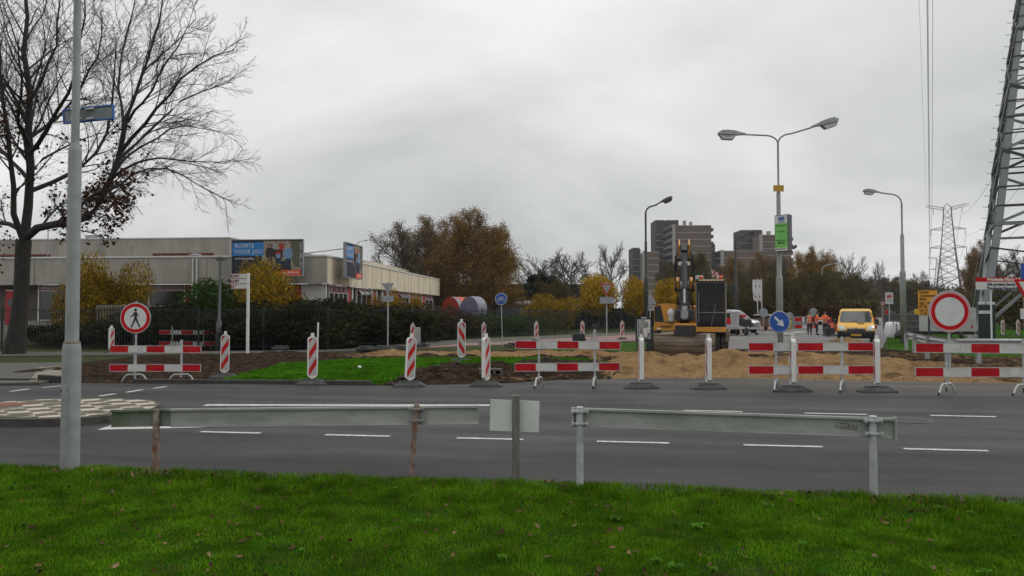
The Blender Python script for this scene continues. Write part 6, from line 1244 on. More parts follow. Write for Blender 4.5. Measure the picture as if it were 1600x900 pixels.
# upper body
b = MB(); b.prism([(-1.22, 1.08), (-.42, 1.08), (-.42, 2.06), (-.98, 2.06), (-1.22, 1.95)], .0, 3.2, 0); b.bb((-1.25, 1.6, 1.1), (1.3, 3.6, 2.0), 0, .12); b.build("engine_hood", ORANGE, ex)
b = MB(); b.prism([(-1.2, 1.42), (-.86, 1.42), (-.98, 2.0), (-1.2, 1.95)], -.012, -.002, 0); b.bb((-1.0, -.02, 1.2), (-.6, -.004, 1.24), 0); b.build("hood_grille", BLK, ex)
b = MB(); b.tube([(-1.24, -.15, 1.12), (-1.24, -.15, 1.42), (-.55, -.15, 1.38)], .02, 6); b.tube([(-1.45, .1, 1.15), (-1.45, .1, 1.9), (-1.3, .5, 1.95)], .025, 6); b.build("handrail", BLK, ex)
b = MB(); b.bb((-1.12, -.03, 1.12), (-.96, -.005, 1.17)); b.bb((1.02, -.42, 1.10), (1.14, -.405, 1.16)); b.build("marker_light", mat("marker_light_white", (.8, .75, .6), .4), ex)
b = MB(); b.lathe([(.0, 0), (.07, .0), (.10, .10), (.09, .2), (.14, .30), (.13, .42), (.06, .46), (.05, .50), (.001, .50)], (-.60, -.10, 1.38), 10); b.build("mascot_cap", mat("cap_white", (.6, .6, .58), .6), ex)
# cab
cab = empty("cab", (0, 0, 0)); cab.parent = ex
b = MB(); cx0, cx1, cy0, cy1, cz0, cz1 = .28, 1.32, -.38, 1.3, 1.08, 2.93
for x in (cx0, cx1 - .06):
    for y in (cy0, cy1 - .06): b.bb((x, y, cz0), (x + .06, y + .06, cz1 - .1))
b.bb((cx0, cy0, cz1 - .10), (cx1, cy1, cz1), 0, .03); b.bb((cx0, cy1 - .05, cz0), (cx1, cy1, cz1 - .1)); b.bb((cx0 + .01, cy0 + .02, cz0), (cx1 - .01, cy1, cz0 + .05)); b.bb((cx0, cy0 + .3, cz0), (cx0 + .04, cy1, cz0 + .7)); b.build("cab_frame", BODY, cab)
b = MB(); b.bb((cx1 - .035, cy0 - .015, cz0 + .2), (cx1 + .01, cy0 + .02, cz1 - .12)); b.bb((cx0, cy0 - .012, cz1 - .13), (cx1, cy0 + .02, cz1 - .10)); b.bb((cx0 - .01, cy0 - .015, cz0 + .1), (cx0 + .02, cy0 + .02, cz1 - .12)); b.tube([(cx0 + .09, cy0 - .05, cz0 + .3), (cx0 + .09, cy0 - .07, cz0 + .9), (cx0 + .09, cy0 - .05, cz0 + 1.4)], .012, 5); b.beam((.8, cy0 - .01, cz0 + .15), (.95, cy0 - .01, cz0 + .95), .014); b.bb((cx0 + .06, cy0 - .002, 1.72), (cx1 - .06, cy0 + .012, 1.75)); b.build("cab_edge_strip", mat("edge_grey", (.22, .22, .20), .6, dirt=(.1, .08, .06), ds=9, da=.7), cab)
b = MB(); b.bb((cx0 + .06, cy0 + .015, cz0 + .12), (cx1 - .06, cy0 + .03, cz1 - .14)); b.bb((cx1 - .02, cy0 + .06, cz0 + .12), (cx1 - .012, cy1 - .06, cz1 - .14)); b.bb((cx0 + .012, cy0 + .06, cz0 + .7), (cx0 + .02, cy1 - .06, cz1 - .14))
gl = bpy.data.materials.new("cab_glass"); gl.use_nodes = True; N, L = gl.node_tree.nodes, gl.node_tree.links; t_ = N.new("ShaderNodeBsdfTransparent"); t_.inputs[0].default_value = (.62, .64, .65, 1); g_ = N.new("ShaderNodeBsdfGlossy"); g_.inputs['Roughness'].default_value = .05; fr = N.new("ShaderNodeFresnel"); fm = N.new("ShaderNodeMath"); fm.operation = 'MULTIPLY'; L.new(fr.outputs[0], fm.inputs[0]); fm.inputs[1].default_value = .55; m2 = N.new("ShaderNodeMixShader"); L.new(fm.outputs[0], m2.inputs[0]); L.new(t_.outputs[0], m2.inputs[1]); L.new(g_.outputs[0], m2.inputs[2]); L.new(m2.outputs[0], N["Material Output"].inputs[0])
b.build("cab_glass", gl, cab)
b = MB(); b.box((.8, .7, 1.5), (.5, .5, .15), 0, bev=.04); b.box((.8, .98, 1.9), (.48, .12, .8), 0, bev=.05); b.box((.8, 1.0, 2.4), (.26, .1, .22), 0, bev=.04); b.build("seat", mat("seat_dark", (.07, .07, .085), .9), cab)
b = MB(); b.cyl((.8, .05, 1.75), (.8, .12, 1.8), .17, n=16); b.cyl((.8, .1, 1.1), (.8, .1, 1.78), .04, n=8); b.build("steering_wheel", BLK, cab)
b = MB(); b.bb((1.2, .1, 1.7), (1.25, .16, 2.5)); b.build("red_strap", mat("strap_red", (.55, .03, .02), .6), cab)
b = MB(); b.bb((.26, -.42, 1.04), (1.32, -.36, 1.22), 0, .015); b.bb((.26, -.40, 1.0), (1.32, 1.4, 1.06), 1); b.build("cab_skirt", [ORANGE, BLK], cab)
b = MB(); b.bb((.34, -.46, 2.86), (1.28, -.40, 2.91), 1)
for i in range(7): b.bb((.42 + i * .12, -.468, 2.870), (.47 + i * .12, -.4605, 2.897), 0)
b.build("light_bar", [LITE, mat("light_bar_case", (.28, .25, .2), .5)], cab)
b = MB()
for xx in (.46, 1.16): b.lathe([(.001, 0), (.065, 0), (.06, .08), (.04, .12), (.001, .125)], (xx, -.2, 2.93), 12)
b.build("beacon_lamp", mat("beacon_orange", (.75, .10, .03), .3), cab)
b = MB(); b.bb((.28, .5, 2.93), (.56, .9, 3.10), 0, .02); b.build("roof_unit", FRW, cab)
b = MB(); b.cyl((.88, .2, 2.93), (.84, .2, 3.32), .010, n=6); b.build("flag_stick", FRW, cab)
# flag, red and white checks
fl = MB(); 
for i in range(5):
    for j in range(4):
        p = lambda u, v: (.845 + u * .05 + v * .012, .2 + .03 * math.sin(u * 1.6), 3.30 - v * .065 - u * .030); fl.add([p(i, j), p(i + 1, j), p(i + 1, j + 1), p(i, j + 1)], [(0, 1, 2, 3)], (i + j) % 2)
fl.build("flag", [mat("flag_red", (.5, .03, .04), .7), FRW], cab)
b = MB(); b.tube([(1.32, -.3, 2.3), (1.52, -.38, 2.45), (1.54, -.38, 2.6)], .015, 6); b.box((1.54, -.40, 2.52), (.17, .05, .34), 0, bev=.02); b.build("mirror", BODY, cab)
# boom
bx0 = -.12; b = MB()
def armbox(b, P, w, m=0):   # P: list of (y,z,halfheight)
    for i in range(len(P) - 1):
        (y0, z0, h0), (y1, z1, h1) = P[i], P[i + 1]; d = Vector((0, y1 - y0, z1 - z0)).normalized(); n = Vector((0, -d.z, d.y)); a = Vector((0, y0, z0)); c = Vector((0, y1, z1)); v = []
        for p, h in ((a, h0), (c, h1)):
            for s1, s2 in ((-1, -1), (1, -1), (1, 1), (-1, 1)): v.append(p + n * h * s2 + Vector((bx0 + s1 * w / 2, 0, 0)))
        b.add(v, [(0, 3, 2, 1), (4, 5, 6, 7), (0, 1, 5, 4), (1, 2, 6, 5), (2, 3, 7, 6), (3, 0, 4, 7)], m)
armbox(b, [(.9, 1.25, .22), (.5, 2.0, .28), (.05, 2.75, .30)], .34); b.build("lower_boom", BODY, ex)
b = MB(); armbox(b, [(.05, 2.75, .26), (-.25, 3.3, .24), (-.5, 3.95, .17)], .22, 1)
for sx in (-1, 1): b.box((bx0 + sx * .24, -.02, 2.80), (.14, .42, .34), 0, (.4, 0, 0), bev=.06); b.cyl((bx0 + sx * .15, .0, 2.62), (bx0 + sx * .36, 0, 2.62), .13, n=16, m=1)
b.build("upper_boom", [ORANGE, BODY], ex)
b = MB(); armbox(b, [(-.45, 4.05, .20), (-.85, 3.75, .22), (-1.35, 2.6, .17), (-1.75, 1.45, .12)], .22, 0)
for sx in (-1, 1): b.bb((bx0 + sx * .29 - .04, -.75, 3.1), (bx0 + sx * .29 + .04, -.45, 3.75), 0); b.box((bx0 + sx * .17, -.6, 3.95), (.045, .5, .62), 1, (.5, 0, 0))
b.cyl((bx0 - .2, -.5, 4.08), (bx0 + .2, -.5, 4.08), .12, n=16, m=0); b.cyl((bx0 - .27, -.75, 3.62), (bx0 + .27, -.75, 3.62), .05, n=12, m=0); b.build("stick", [BODY, ORANGE], ex)
b = MB(); b.cyl((bx0, -1.02, 3.70), (bx0, -1.62, 2.55), .085, n=16, m=0); b.cyl((bx0, -1.62, 2.55), (bx0, -1.85, 2.05), .045, n=14, m=1); b.cyl((bx0 - .16, -.1, 2.6), (bx0 - .13, -.3, 1.5), .06, n=12, m=0); b.cyl((bx0 + .16, -.1, 2.6), (bx0 + .13, -.3, 1.5), .06, n=12, m=0); b.cyl((bx0, -1.85, 1.95), (bx0, -1.9, 1.50), .10, n=12, m=1); b.build("hydraulic_cylinder", [BODY, CHR], ex)
b = MB(); b.bb((bx0 - .20, -1.20, 3.38), (bx0 + .20, -1.18, 3.50)); b.build("name_plate", SIGNW, ex)
b = MB()
for sx, dy in ((-1, 0), (1, .05), (1, .12), (-1, .1)): b.tube([(bx0 + sx * .22, -.7, 3.9), (bx0 + sx * .34, -.9 + dy, 3.4), (bx0 + sx * .30, -.6 + dy, 2.8), (bx0 + sx * .24, -.5, 2.3), (bx0 + sx * (.2 + dy), .2, 1.8)], .022, 6)
b.build("hose", BLACK, ex)
b = MB(); b.box((bx0 - .05, -1.45, 2.95 - .3), (.14, .10, .26), 0, (.4, 0, 0), bev=.02); b.build("work_light", FRW, ex)
b = MB(); b.bb((bx0 - .33, -1.95, 1.45), (bx0 + .33, -1.65, 1.85), 0, .06); b.bb((bx0 - .33, -1.96, 1.28), (bx0 + .38, -1.70, 1.37), 1, .02); b.prism([(bx0 - .36, .98), (bx0 + .36, .98), (bx0 + .30, 1.30), (bx0 - .30, 1.30)], -2.0, -1.6, 0); b.bb((bx0 - .12, -2.02, 1.55), (bx0 + .12, -1.96, 1.80), 2); b.build("quick_coupler", [BODY, ORANGE, SBACK], ex)
# bucket: curved trough back towards the camera
b = MB(); prof = [(-.30, 1.02), (-.46, .96), (-.58, .82), (-.64, .64), (-.62, .46), (-.52, .33), (-.36, .27), (-.15, .26)]; bw = 1.03; BXC = -.14; oy = -1.45
def roll(sc, dx): return [[(BXC + dx * s, oy + y * sc, .64 + (z - .64) * sc) for (y, z) in prof] for s in (-1, 1)]
b.grid(roll(1, bw), 0); b.grid(roll(.96, bw), 0)
for s in (-1, 1):
    pts = [(BXC + s * bw, oy + y, z) for y, z in prof] + [(BXC + s * bw, oy + .10, .5), (BXC + s * bw, oy - .05, 1.0)]; n_ = len(pts); v = pts + [(p[0] - s * .03, p[1], p[2]) for p in pts]; b.add(v, [tuple(range(n_)), tuple(range(2 * n_ - 1, n_ - 1, -1))] + [(i, (i + 1) % n_, n_ + (i + 1) % n_, n_ + i) for i in range(n_)], 0)
for (y, z) in (prof[1], prof[3], prof[5]): b.box((BXC, oy + y - .012, z), (bw * 2, .02, .05), 0)
b.bb((BXC - bw, oy - .2, .24), (BXC + bw, oy - .1, .27), 0); b.build("bucket", OLDM, ex)

# ================================================================ VANS
def van(name, label, body, px, Y, yaw, z=0.0, col_low=None, group=None):
    root = empty(name, ((px - 800) / 1250 * Y, Y, z), yaw); tag(root, label, "van", group)
    L_ = 4.75; prof = [(.32, .10, .86), (.45, .02, .93), (.62, .0, .95), (.80, .03, .955), (.95, .12, .955), (1.04, .28, .95), (1.10, .55, .935), (1.14, .80, .925), (1.40, 1.12, .90), (1.65, 1.42, .865), (1.80, 1.62, .83), (1.89, 1.85, .78), (1.93, 2.2, .70)]
    zs = [p[0] for p in prof]
    def front(z, t, off=0.0):      # t in -1..1 across the nose
        y = np.interp(z, zs, [p[1] for p in prof]); w = np.interp(z, zs, [p[2] for p in prof]); a = t * 1.0; x = w * math.sin(a * math.pi / 2) if False else w * t
        cy = (abs(t) ** 3.2) * .34; return Vector((x + off * 0, y + cy - off, z))
    rows = []
    for (z_, yf, w) in prof:
        row = [front(z_, t) for t in np.linspace(-1, 1, 17)]; rr = min(.12, w * .2); row += [Vector((w, yf + .6, z_)), Vector((w, L_ * .6, z_)), Vector((w * .995, L_ - .15, z_)), Vector((w * .9, L_, z_)), Vector((-w * .9, L_, z_)), Vector((-w * .995, L_ - .15, z_)), Vector((-w, L_ * .6, z_)), Vector((-w, yf + .6, z_)), front(z_, -1)]
        rows.append(row)
    b = MB(); b.grid(rows, 0); b.add(rows[-1][:-1], [tuple(range(len(rows[-1]) - 1))], 0); b.add(rows[0][:-1], [tuple(range(len(rows[0]) - 1))], 0); b.build("body", body, root)
    def patch(nm, poly_, m, off=.012, nseg=10):
        # poly_: rows of z with (t0,t1)
        b = MB(); G = [[front(z_, t0 + (t1 - t0) * k / nseg) + Vector((0, -off, off * .5)) for k in range(nseg + 1)] for z_, t0, t1 in poly_]; b.grid(G, 0); return b.build(nm, m, root)
    patch("windscreen", [(1.175, -.90, .90), (1.3, -.91, .91), (1.5, -.91, .91), (1.68, -.90, .90), (1.79, -.86, .86)], mat("windscreen_glass", (.035, .04, .042), .08, spec=.9), .012)
    patch("bumper", [(.30, -1, 1), (.45, -1, 1), (.60, -1, 1), (.70, -.98, .98)], col_low or BODY, .02, 16)
    patch("grille", [(.69, -.48, .48), (.76, -.50, .50), (.82, -.45, .45)], BLK, .03); patch("chrome_bar", [(.835, -.52, .52), (.875, -.50, .50)], CHR, .035)
    b = MB(); b.cyl(front(.855, 0) + Vector((0, -.05, 0)), front(.855, 0) + Vector((0, -.035, 0)), .06, n=14); b.build("badge", CHR, root)
    for s in (-1, 1):
        patch("headlight", [(.72, s * .62, s * .78), (.80, s * .56, s * .90), (.90, s * .60, s * .95), (1.0, s * .70, s * .96)], mat("headlight_clear", (.50, .52, .52), .15, .3, spec=.8), .022)
        b = MB(); p = front(1.22, s * 1.0) + Vector((s * .16, .25, 0)); b.box(p, (.20, .12, .27), 0, bev=.04); b.beam(p + Vector((-s * .02, 0, -.08)), p + Vector((-s * .2, .05, -.12)), .05); b.build("mirror", BODY, root)
        b = MB(); c = front(.93, s * .3); b.beam(front(1.165, -s * .1 + .35) + Vector((0, -.03, 0)), front(1.25, -s * .1 - .25) + Vector((0, -.03, .0)), .015); b.build("wiper", BLK, root)
        b = MB(); xw = .905; b.add([(s * (xw + .02), 1.35, 1.22), (s * (xw + .02), 2.25, 1.22), (s * (.842), 2.25, 1.75), (s * (.848), 1.75, 1.75)], [(0, 1, 2, 3)]); b.build("side_window", GLASSD, root)
        for yy in (.85, 3.85): wheel(root, (s * .86, yy, .32), .33, .22, 0, TYRE, SBACK)
    b = MB(); q = front(.5, 0); b.box(q + Vector((0, -.035, .0)), (.52, .012, .11), 0); b.build("number_plate", mat("plate_amber", (.45, .27, .02), .5), root)
    b = MB(); q = front(1.07, 0); b.box((.25, .50, 1.112), (.36, .12, .012), 0, (0.15, 0, 0)); b.build("bonnet_vent", BLK, root)
    b = MB(); b.bb((-.8, L_ - .01, 1.2), (.8, L_ + .01, 1.7)); b.build("rear_window", GLASSD, root)
    return root
VY = mat("van_yellow", (.72, .38, .022), .35, var=.03, vs=2, dirt=(.4, .24, .06), ds=3, da=.3); VW = mat("van_white", (.42, .43, .43), .4, dirt=(.2, .2, .19), ds=3, da=.4)
van("parked_van", "yellow van with dark bumper facing the camera behind the sand heaps", VY, 1337, 43.5, -.40, z=.03)
van("parked_van", "silver white work van parked behind the dark slim lamp post beside the trailer", VW, 1186, 66.0, R(52), z=.05, col_low=SBACK)
# ================================================================ WORKERS
HIV = mat("hi_vis_orange", (.80, .13, .02), .7, var=.1, vs=9); TROU = mat("trousers_navy", (.018, .020, .028), .85); DSL = mat("dark_sleeves", (.02, .02, .024), .85); SKN = mat("skin", (.42, .24, .17), .6); HAIR = mat("hair_dark", (.02, .014, .01), .8); BOOT = mat("boots", (.02, .018, .016), .8); REFL = mat("reflective_grey", (.42, .43, .42), .4)
def skin_mesh(name, J, E, m, parent, sub=2):
    me = bpy.data.meshes.new(name); me.from_pydata([j[:3] for j in J], E, []); o = bpy.data.objects.new(name, me); COL.objects.link(o); md = o.modifiers.new("s", 'SKIN'); md.use_smooth_shade = True
    if not me.skin_vertices: bpy.context.view_layer.update()
    for i, j in enumerate(J):
        r = j[3]; me.skin_vertices[0].data[i].radius = (r, r * (j[4] if len(j) > 4 else 1)); me.skin_vertices[0].data[i].use_root = (i == 0)
    o.modifiers.new("u", 'SUBSURF').levels = sub; dg = bpy.context.evaluated_depsgraph_get(); nm = bpy.data.meshes.new_from_object(o.evaluated_get(dg)); bpy.data.objects.remove(o); nm.materials.clear(); nm.materials.append(m)
    o = bpy.data.objects.new(name, nm); COL.objects.link(o); o.parent = parent; return o
def person(px, Y, yaw, label, armL, armR, sleeve, lean=0.0, legs=((-.11, 0), (.11, 0)), hat=None, z=.03):
    root = empty("person", ((px - 800) / 1250 * Y, Y, z), yaw); tag(root, label, "person", "road workers")
    l = lean; pel = (0, 0, .93, .13, .85); J = [pel, (0, -l * .2, 1.10, .13, .8), (0, -l * .6, 1.32, .15, .75), (0, -l * .8, 1.45, .085, .9), (0, -l * .9, 1.52, .055), (0, -l * 1.0, 1.60, .085, 1.1), (0, -l * 1.0, 1.68, .09, 1.1), (0, -l * .95, 1.74, .055)]
    E = [(0, 1), (1, 2), (2, 3), (3, 4), (4, 5), (5, 6), (6, 7)]
    for s, ft in ((-1, legs[0]), (1, legs[1])):
        i0 = len(J); fx, fy = ft; J += [(s * .10, 0, .86, .10), (s * .10 + (fx - s * .1) * .5, fy * .5 - .03, .48, .065), (fx, fy, .10, .045), (fx, fy - .12, .04, .045)]; E += [(0, i0), (i0, i0 + 1), (i0 + 1, i0 + 2), (i0 + 2, i0 + 3)]
    hands = []
    for s, (el, wr) in ((-1, armL), (1, armR)):
        i0 = len(J); sh = (s * .19, -l * .75, 1.42); J += [(*sh, .062), (*el, .047), (*wr, .032)]; E += [(3, i0), (i0, i0 + 1), (i0 + 1, i0 + 2)]
        d = (Vector(wr) - Vector(el)).normalized(); pm = Vector(wr) + d * .06; ip = len(J); J.append((*pm, .034, .55)); E.append((i0 + 2, ip)); sd = d.orthogonal().normalized()
        for k in range(4): t = (k - 1.5) * .018; f1 = pm + d * .05 + sd * t; f2 = f1 + d * (.045 - abs(k - 1.5) * .006) + Vector((0, 0, -.012)); q = len(J); J += [(*f1, .0095), (*f2, .008)]; E += [(ip, q), (q, q + 1)]
        q = len(J); th = pm + sd * .045 + d * .01; J += [(*th, .011)]; E += [(ip, q)]
    skin_mesh("body", J, E, SKN, root, 1)
    # jacket
    Jj = [(0, 0, .86, .165, .82), (0, -l * .2, 1.08, .165, .8), (0, -l * .6, 1.30, .185, .72), (0, -l * .8, 1.44, .115, .8)]; Ej = [(0, 1), (1, 2), (2, 3)]; Js, Es = [], []
    for s, (el, wr) in ((-1, armL), (1, armR)):
        i0 = len(Jj); sh = (s * .20, -l * .75, 1.41); w2 = tuple(Vector(wr) * .92 + Vector(el) * .08)
        if sleeve: Jj += [(*sh, .082), (*el, .066), (*w2, .050)]; Ej += [(3, i0), (i0, i0 + 1), (i0 + 1, i0 + 2)]
        else: skin_mesh("sleeve", [(*sh, .078), (*el, .062), (*w2, .046)], [(0, 1), (1, 2)], DSL, root, 1)
    jk = skin_mesh("hi_vis_jacket", Jj, Ej, HIV, root, 2)
    b = MB(); n = 20
    for zz, rx, ry in ((1.02, .172, .140), (1.16, .180, .140)): b.grid([[(rx * 1.06 * math.cos(2 * math.pi * i / n), -l * .3 + ry * 1.06 * math.sin(2 * math.pi * i / n), z_) for i in range(n + 1)] for z_ in (zz, zz + .045)], 0)
    b.build("reflective_band", REFL, jk)
    Jt = [(0, 0, .90, .15, .85)]; Et = []
    for s, ft in ((-1, legs[0]), (1, legs[1])): i0 = len(Jt); fx, fy = ft; Jt += [(s * .10, 0, .80, .115), (s * .10 + (fx - s * .1) * .5, fy * .5 - .03, .48, .085), (fx, fy, .13, .066)]; Et += [(0, i0), (i0, i0 + 1), (i0 + 1, i0 + 2)]
    skin_mesh("trousers", Jt, Et, TROU, root, 1)
    b = MB()
    for fx, fy in legs: b.box((fx, fy - .06, .055), (.10, .28, .10), 0, bev=.035)
    b.build("boots", BOOT, root)
    hc = Vector((0, -l, 1.655)); b = MB(); b.ball(hc + Vector((0, .015, .035)), .112, 8, 0, (.86, 1.0, .95)); b.build("hair", hat or HAIR, root)
    b = MB(); b.ball(hc + Vector((0, -.075, -.01)), .062, 6, 0, (.95, .6, 1.25)); b.prism([(-.014, -.02), (.014, -.02), (0, .025)], -.135, -.10, 0, Matrix.Translation(hc)); 
    for s in (-1, 1): b.ball(hc + Vector((s * .03, -.112, .012)), .010, 4, 1); b.ball(hc + Vector((s * .088, 0, -.005)), .022, 4, 0, (.5, 1, 1.3))
    b.bb(hc + Vector((-.022, -.118, -.052)), hc + Vector((.022, -.110, -.044)), 2); b.build("face", [SKN, BLK, mat("lip", (.3, .1, .09), .6)], root); return root
person(1264.5, 62, R(165), "worker on the left in an orange vest over dark sleeves, seen from behind", ((-.30, -.02, 1.18), (-.24, -.14, .95)), ((.30, .02, 1.18), (.26, -.10, .95)), False, .04, hat=mat("cap_grey", (.10, .09, .08), .8))
person(1275.5, 61.5, R(75), "middle worker in an orange jacket reaching his arm towards the right hand worker", ((-.28, -.12, 1.20), (-.16, -.42, 1.20)), ((.28, -.10, 1.20), (.14, -.40, 1.18)), True, .05)
person(1288.5, 63, R(10), "right hand worker in an orange jacket facing the camera with hands joined before his chest", ((-.32, -.10, 1.20), (-.08, -.28, 1.22)), ((.32, -.10, 1.20), (.08, -.28, 1.20)), True, .02)
# plate compactor + orange chute
p = gp(1288, 526); cm = empty("plate_compactor", (p.x, p.y - 1.0, .03)); tag(cm, "dark engine machine standing at the workers' feet", "machine"); b = MB(); b.box((0, 0, .12), (.9, .6, .1), 0, bev=.03); b.box((0, 0, .42), (.6, .5, .45), 0, bev=.08); b.cyl((-.1, -.1, .6), (-.1, -.1, .85), .12, n=12); b.build("body", BODY, cm); b = MB(); b.tube([(.3, 0, .4), (.5, .1, 1.0), (.2, .1, 1.05)], .025, 6); b.build("handle", BLK, cm)
p = gp(1300, 526); cm = empty("wheelbarrow", (p.x, p.y, .03), .3); tag(cm, "orange red tipped wheelbarrow right of the workers", "wheelbarrow"); b = MB(); b.add([(-.35, -.3, .25), (.3, -.3, .35), (.45, -.35, 1.05), (0, -.35, .95), (-.35, .3, .25), (.3, .3, .35), (.45, .35, 1.05), (0, .35, .95)], [(0, 1, 2, 3), (4, 7, 6, 5), (0, 4, 5, 1), (1, 5, 6, 2), (0, 3, 7, 4)]); b.build("tray", mat("tray_orange", (.50, .06, .02), .6, var=.15, vs=5), cm); wheel(cm, (-.35, 0, .2), .2, .1, 0, BLACK); b = MB(); b.tube([(.2, -.25, .3), (.6, -.28, 0.02)], .02, 6); b.tube([(.2, .25, .3), (.6, .28, 0.02)], .02, 6); b.build("handle", BLK, cm)
# ================================================================ LEFT OF ARROW: red mini dumper, trailer, flags, tent
Y = 62; mm = empty("mini_dumper", (pt(1139, Y), Y, .05), .1); tag(mm, "small red machine with a black seat between the excavator cab and the dark lamp post", "machine")
b = MB(); b.box((0, 0, .75), (.75, 1.1, .6), 0, bev=.08); b.box((0, .1, 1.15), (.6, .7, .2), 0, bev=.06); b.build("hood", RED, mm); b = MB(); b.box((0, -.56, .6), (.42, .06, .35), 0, bev=.02); b.build("radiator_grille", SBACK, mm); b = MB(); b.box((0, .3, 1.45), (.4, .12, .45), 0, bev=.05); b.box((0, .1, 1.27), (.4, .4, .1), 0, bev=.04); b.build("seat", BLK, mm)
for s in (-1, 1): b = MB(); b.box((s * .42, 0, .28), (.22, 1.5, .5), 0, bev=.18); b.build("track", BLACK, mm)
Y = 60; tr_ = empty("equipment_trailer", (pt(1160, Y), Y, .05), .15); tag(tr_, "grey plant trailer loaded with brown and red gear in front of the silver van", "trailer"); b = MB(); b.bb((-1.6, -.5, .45), (1.1, 1.2, .58)); b.bb((-.62, -.5, .58), (-.5, .7, 1.75)); b.bb((-1.6, -.55, .58), (-.6, -.5, .8)); b.bb((1.0, -.5, .5), (1.1, 1.2, .9)); b.bb((-3.6, .2, .40), (-1.6, .35, .52)); b.build("frame", GALV, tr_)
for s in (-.45, 1.05): wheel(tr_, (.05, s, .3), .30, .18, 0, TYRE, GALV)
for ob_ in [o for o in COL.objects if o.parent == tr_ and o.name.startswith("wheel")]: pass
b = MB(); b.box((.2, .2, .95), (.9, .8, .5), 0, bev=.1); b.cyl((-.3, .0, 1.35), (.4, .3, 1.0), .16, n=10, m=1); b.cyl((.4, 0, 1.1), (.8, .2, .7), .18, n=10, m=1); b.box((.0, 0, 1.45), (.5, .3, .16), 2, bev=.03); b.box((-.1, .3, 1.2), (.4, .3, .2), 3); b.build("load", [BODY, mat("rusty_brown_gear", (.16, .08, .05), .8, var=.4, vs=6), RED, mat("gear_grey", (.2, .2, .2), .7)], tr_)
for px, lab in ((1182.5, "left one of two tall white banner flags behind the silver van"), (1189, "right one of two tall white banner flags behind the silver van")):
    Y = 82; z0_, z1_ = ht(472, Y), ht(437, Y); r_ = empty("banner_flag", (pt(px + 1.2, Y), Y, 0)); tag(r_, lab, "flag", "white banner flags"); b = MB(); b.cyl((0, 0, 0), (0, 0, z1_ + .1), .05, n=8); b.build("pole", SIGNW, r_); n = 8; b = MB(); b.grid([[(-.45 * u + .06 * math.sin(v * 5 + u * 3) * u, .05 + .08 * math.sin(v * 7 + u * 2), z1_ + (z0_ - z1_) * v + .25 * u * (1 if v > .9 else 0)) for u in np.linspace(0, 1, 5)] for v in np.linspace(0, 1, 10)], 0); b.build("cloth", mat("banner_white", (.55, .56, .57), .7), r_)
    b = MB(); 
    for k in range(3): b.bb((-.25, .02, z0_ + .5 + k * .5), (-.15, .03, z0_ + .7 + k * .5))
    b.build("emblem", mat("emblem_red_dark", (.2, .05, .06), .6), r_)
Y = 78; tn = empty("white_car", (pt(1205, Y), Y, .04)); tag(tn, "white flat roofed vehicle half hidden behind the blue arrow sign and lamp pole", "van"); b = MB(); b.box((0, 0, 1.45), (2.3, 4, .12), 0, bev=.05); b.box((0, 0, .75), (2.2, 4, .8), 1, bev=.1); b.build("body", [VW, mat("brown_lower", (.13, .07, .045), .8)], tn); b = MB(); b.bb((-1.02, -1.98, 1.15), (1.02, 1.9, 1.39)); b.build("window", GLASSD, tn)
for s in (-1, 1): wheel(tn, (s * .95, -1.2, .32), .32, .2, 0)
b = MB(); b.bb((-1.3, 0, 0), (1.3, .1, 1.3)); 
for i in range(7): b.bb((-1.3 + i * .4, -.04, 0), (-1.24 + i * .4, 0, 1.3))
o = b.build("site_screen", mat("screen_pale", (.22, .23, .23), .7), None, (pt(1249, 84), 84, .03)); tag(o, "pale grey panel screen behind the left worker", "screen")
p = gp(1228, 524.5); b = MB(); b.box((0, 0, .10), (1.7, 1.0, .06), 0, (0, 0, .3)); b.box((-1.5, 0, .10), (1.4, .12, .12), 0); b.cyl((-2.1, 0, .1), (-2.3, -.05, .14), .10, n=10, m=1); o = b.build("sheet_pile", [mat("pale_board", (.45, .45, .43), .6), BLK], None, (p.x, p.y, .04)); tag(o, "flat pale boards and a pipe lying on the side road beneath the blue arrow sign", "boards")
p = gp(1275, 521); b = MB(); b.box((0, 0, .05), (2.6, .7, .05), 0, (0, 0, .9)); o = b.build("white_board", mat("pale_board", (.45, .45, .43), .6), None, (p.x - 1.5, p.y, .04)); tag(o, "white strip board lying on the side road left of the workers", "board")
# ================================================================ RIGHT SIDE: w-beam, bag, containers, trailer
wb = empty("steel_crash_barrier", (pt(1412, 41), 41, 0)); tag(wb, "galvanised corrugated crash barrier running from the grey lamp to the right edge below the pylon", "crash barrier"); wo_ = Vector(wb.location)
path = [Vector((pt(1413, 37.0), 37.0, 0)), Vector((pt(1440, 31.5), 31.5, 0)), Vector((pt(1476, 27.4), 27.4, 0)), Vector((pt(1500, 26.2), 26.2, 0)), Vector((pt(1600, 26.0), 26.0, 0)), Vector((pt(1900, 25.5), 25.5, 0))]; zt_ = [.90] * 6
prof = [(-.0, .0), (.05, -.02), (.08, -.06), (.05, -.10), (.0, -.13), (.0, -.18), (.05, -.21), (.08, -.25), (.05, -.29), (0, -.31)]
G = []
for i, p in enumerate(path):
    d = (path[min(i + 1, len(path) - 1)] - path[max(0, i - 1)]).normalized(); n = Vector((d.y, -d.x, 0)); n = n if n.y < 0 else -n; G.append([p - wo_ + n * a + Vector((0, 0, zt_[i] + c)) for a, c in prof])
b = MB(); b.grid(G, 0); b.grid([[q + Vector((.0, .02, .0)) for q in r] for r in G], 0); b.build("rail", GALV, wb)
b = MB()
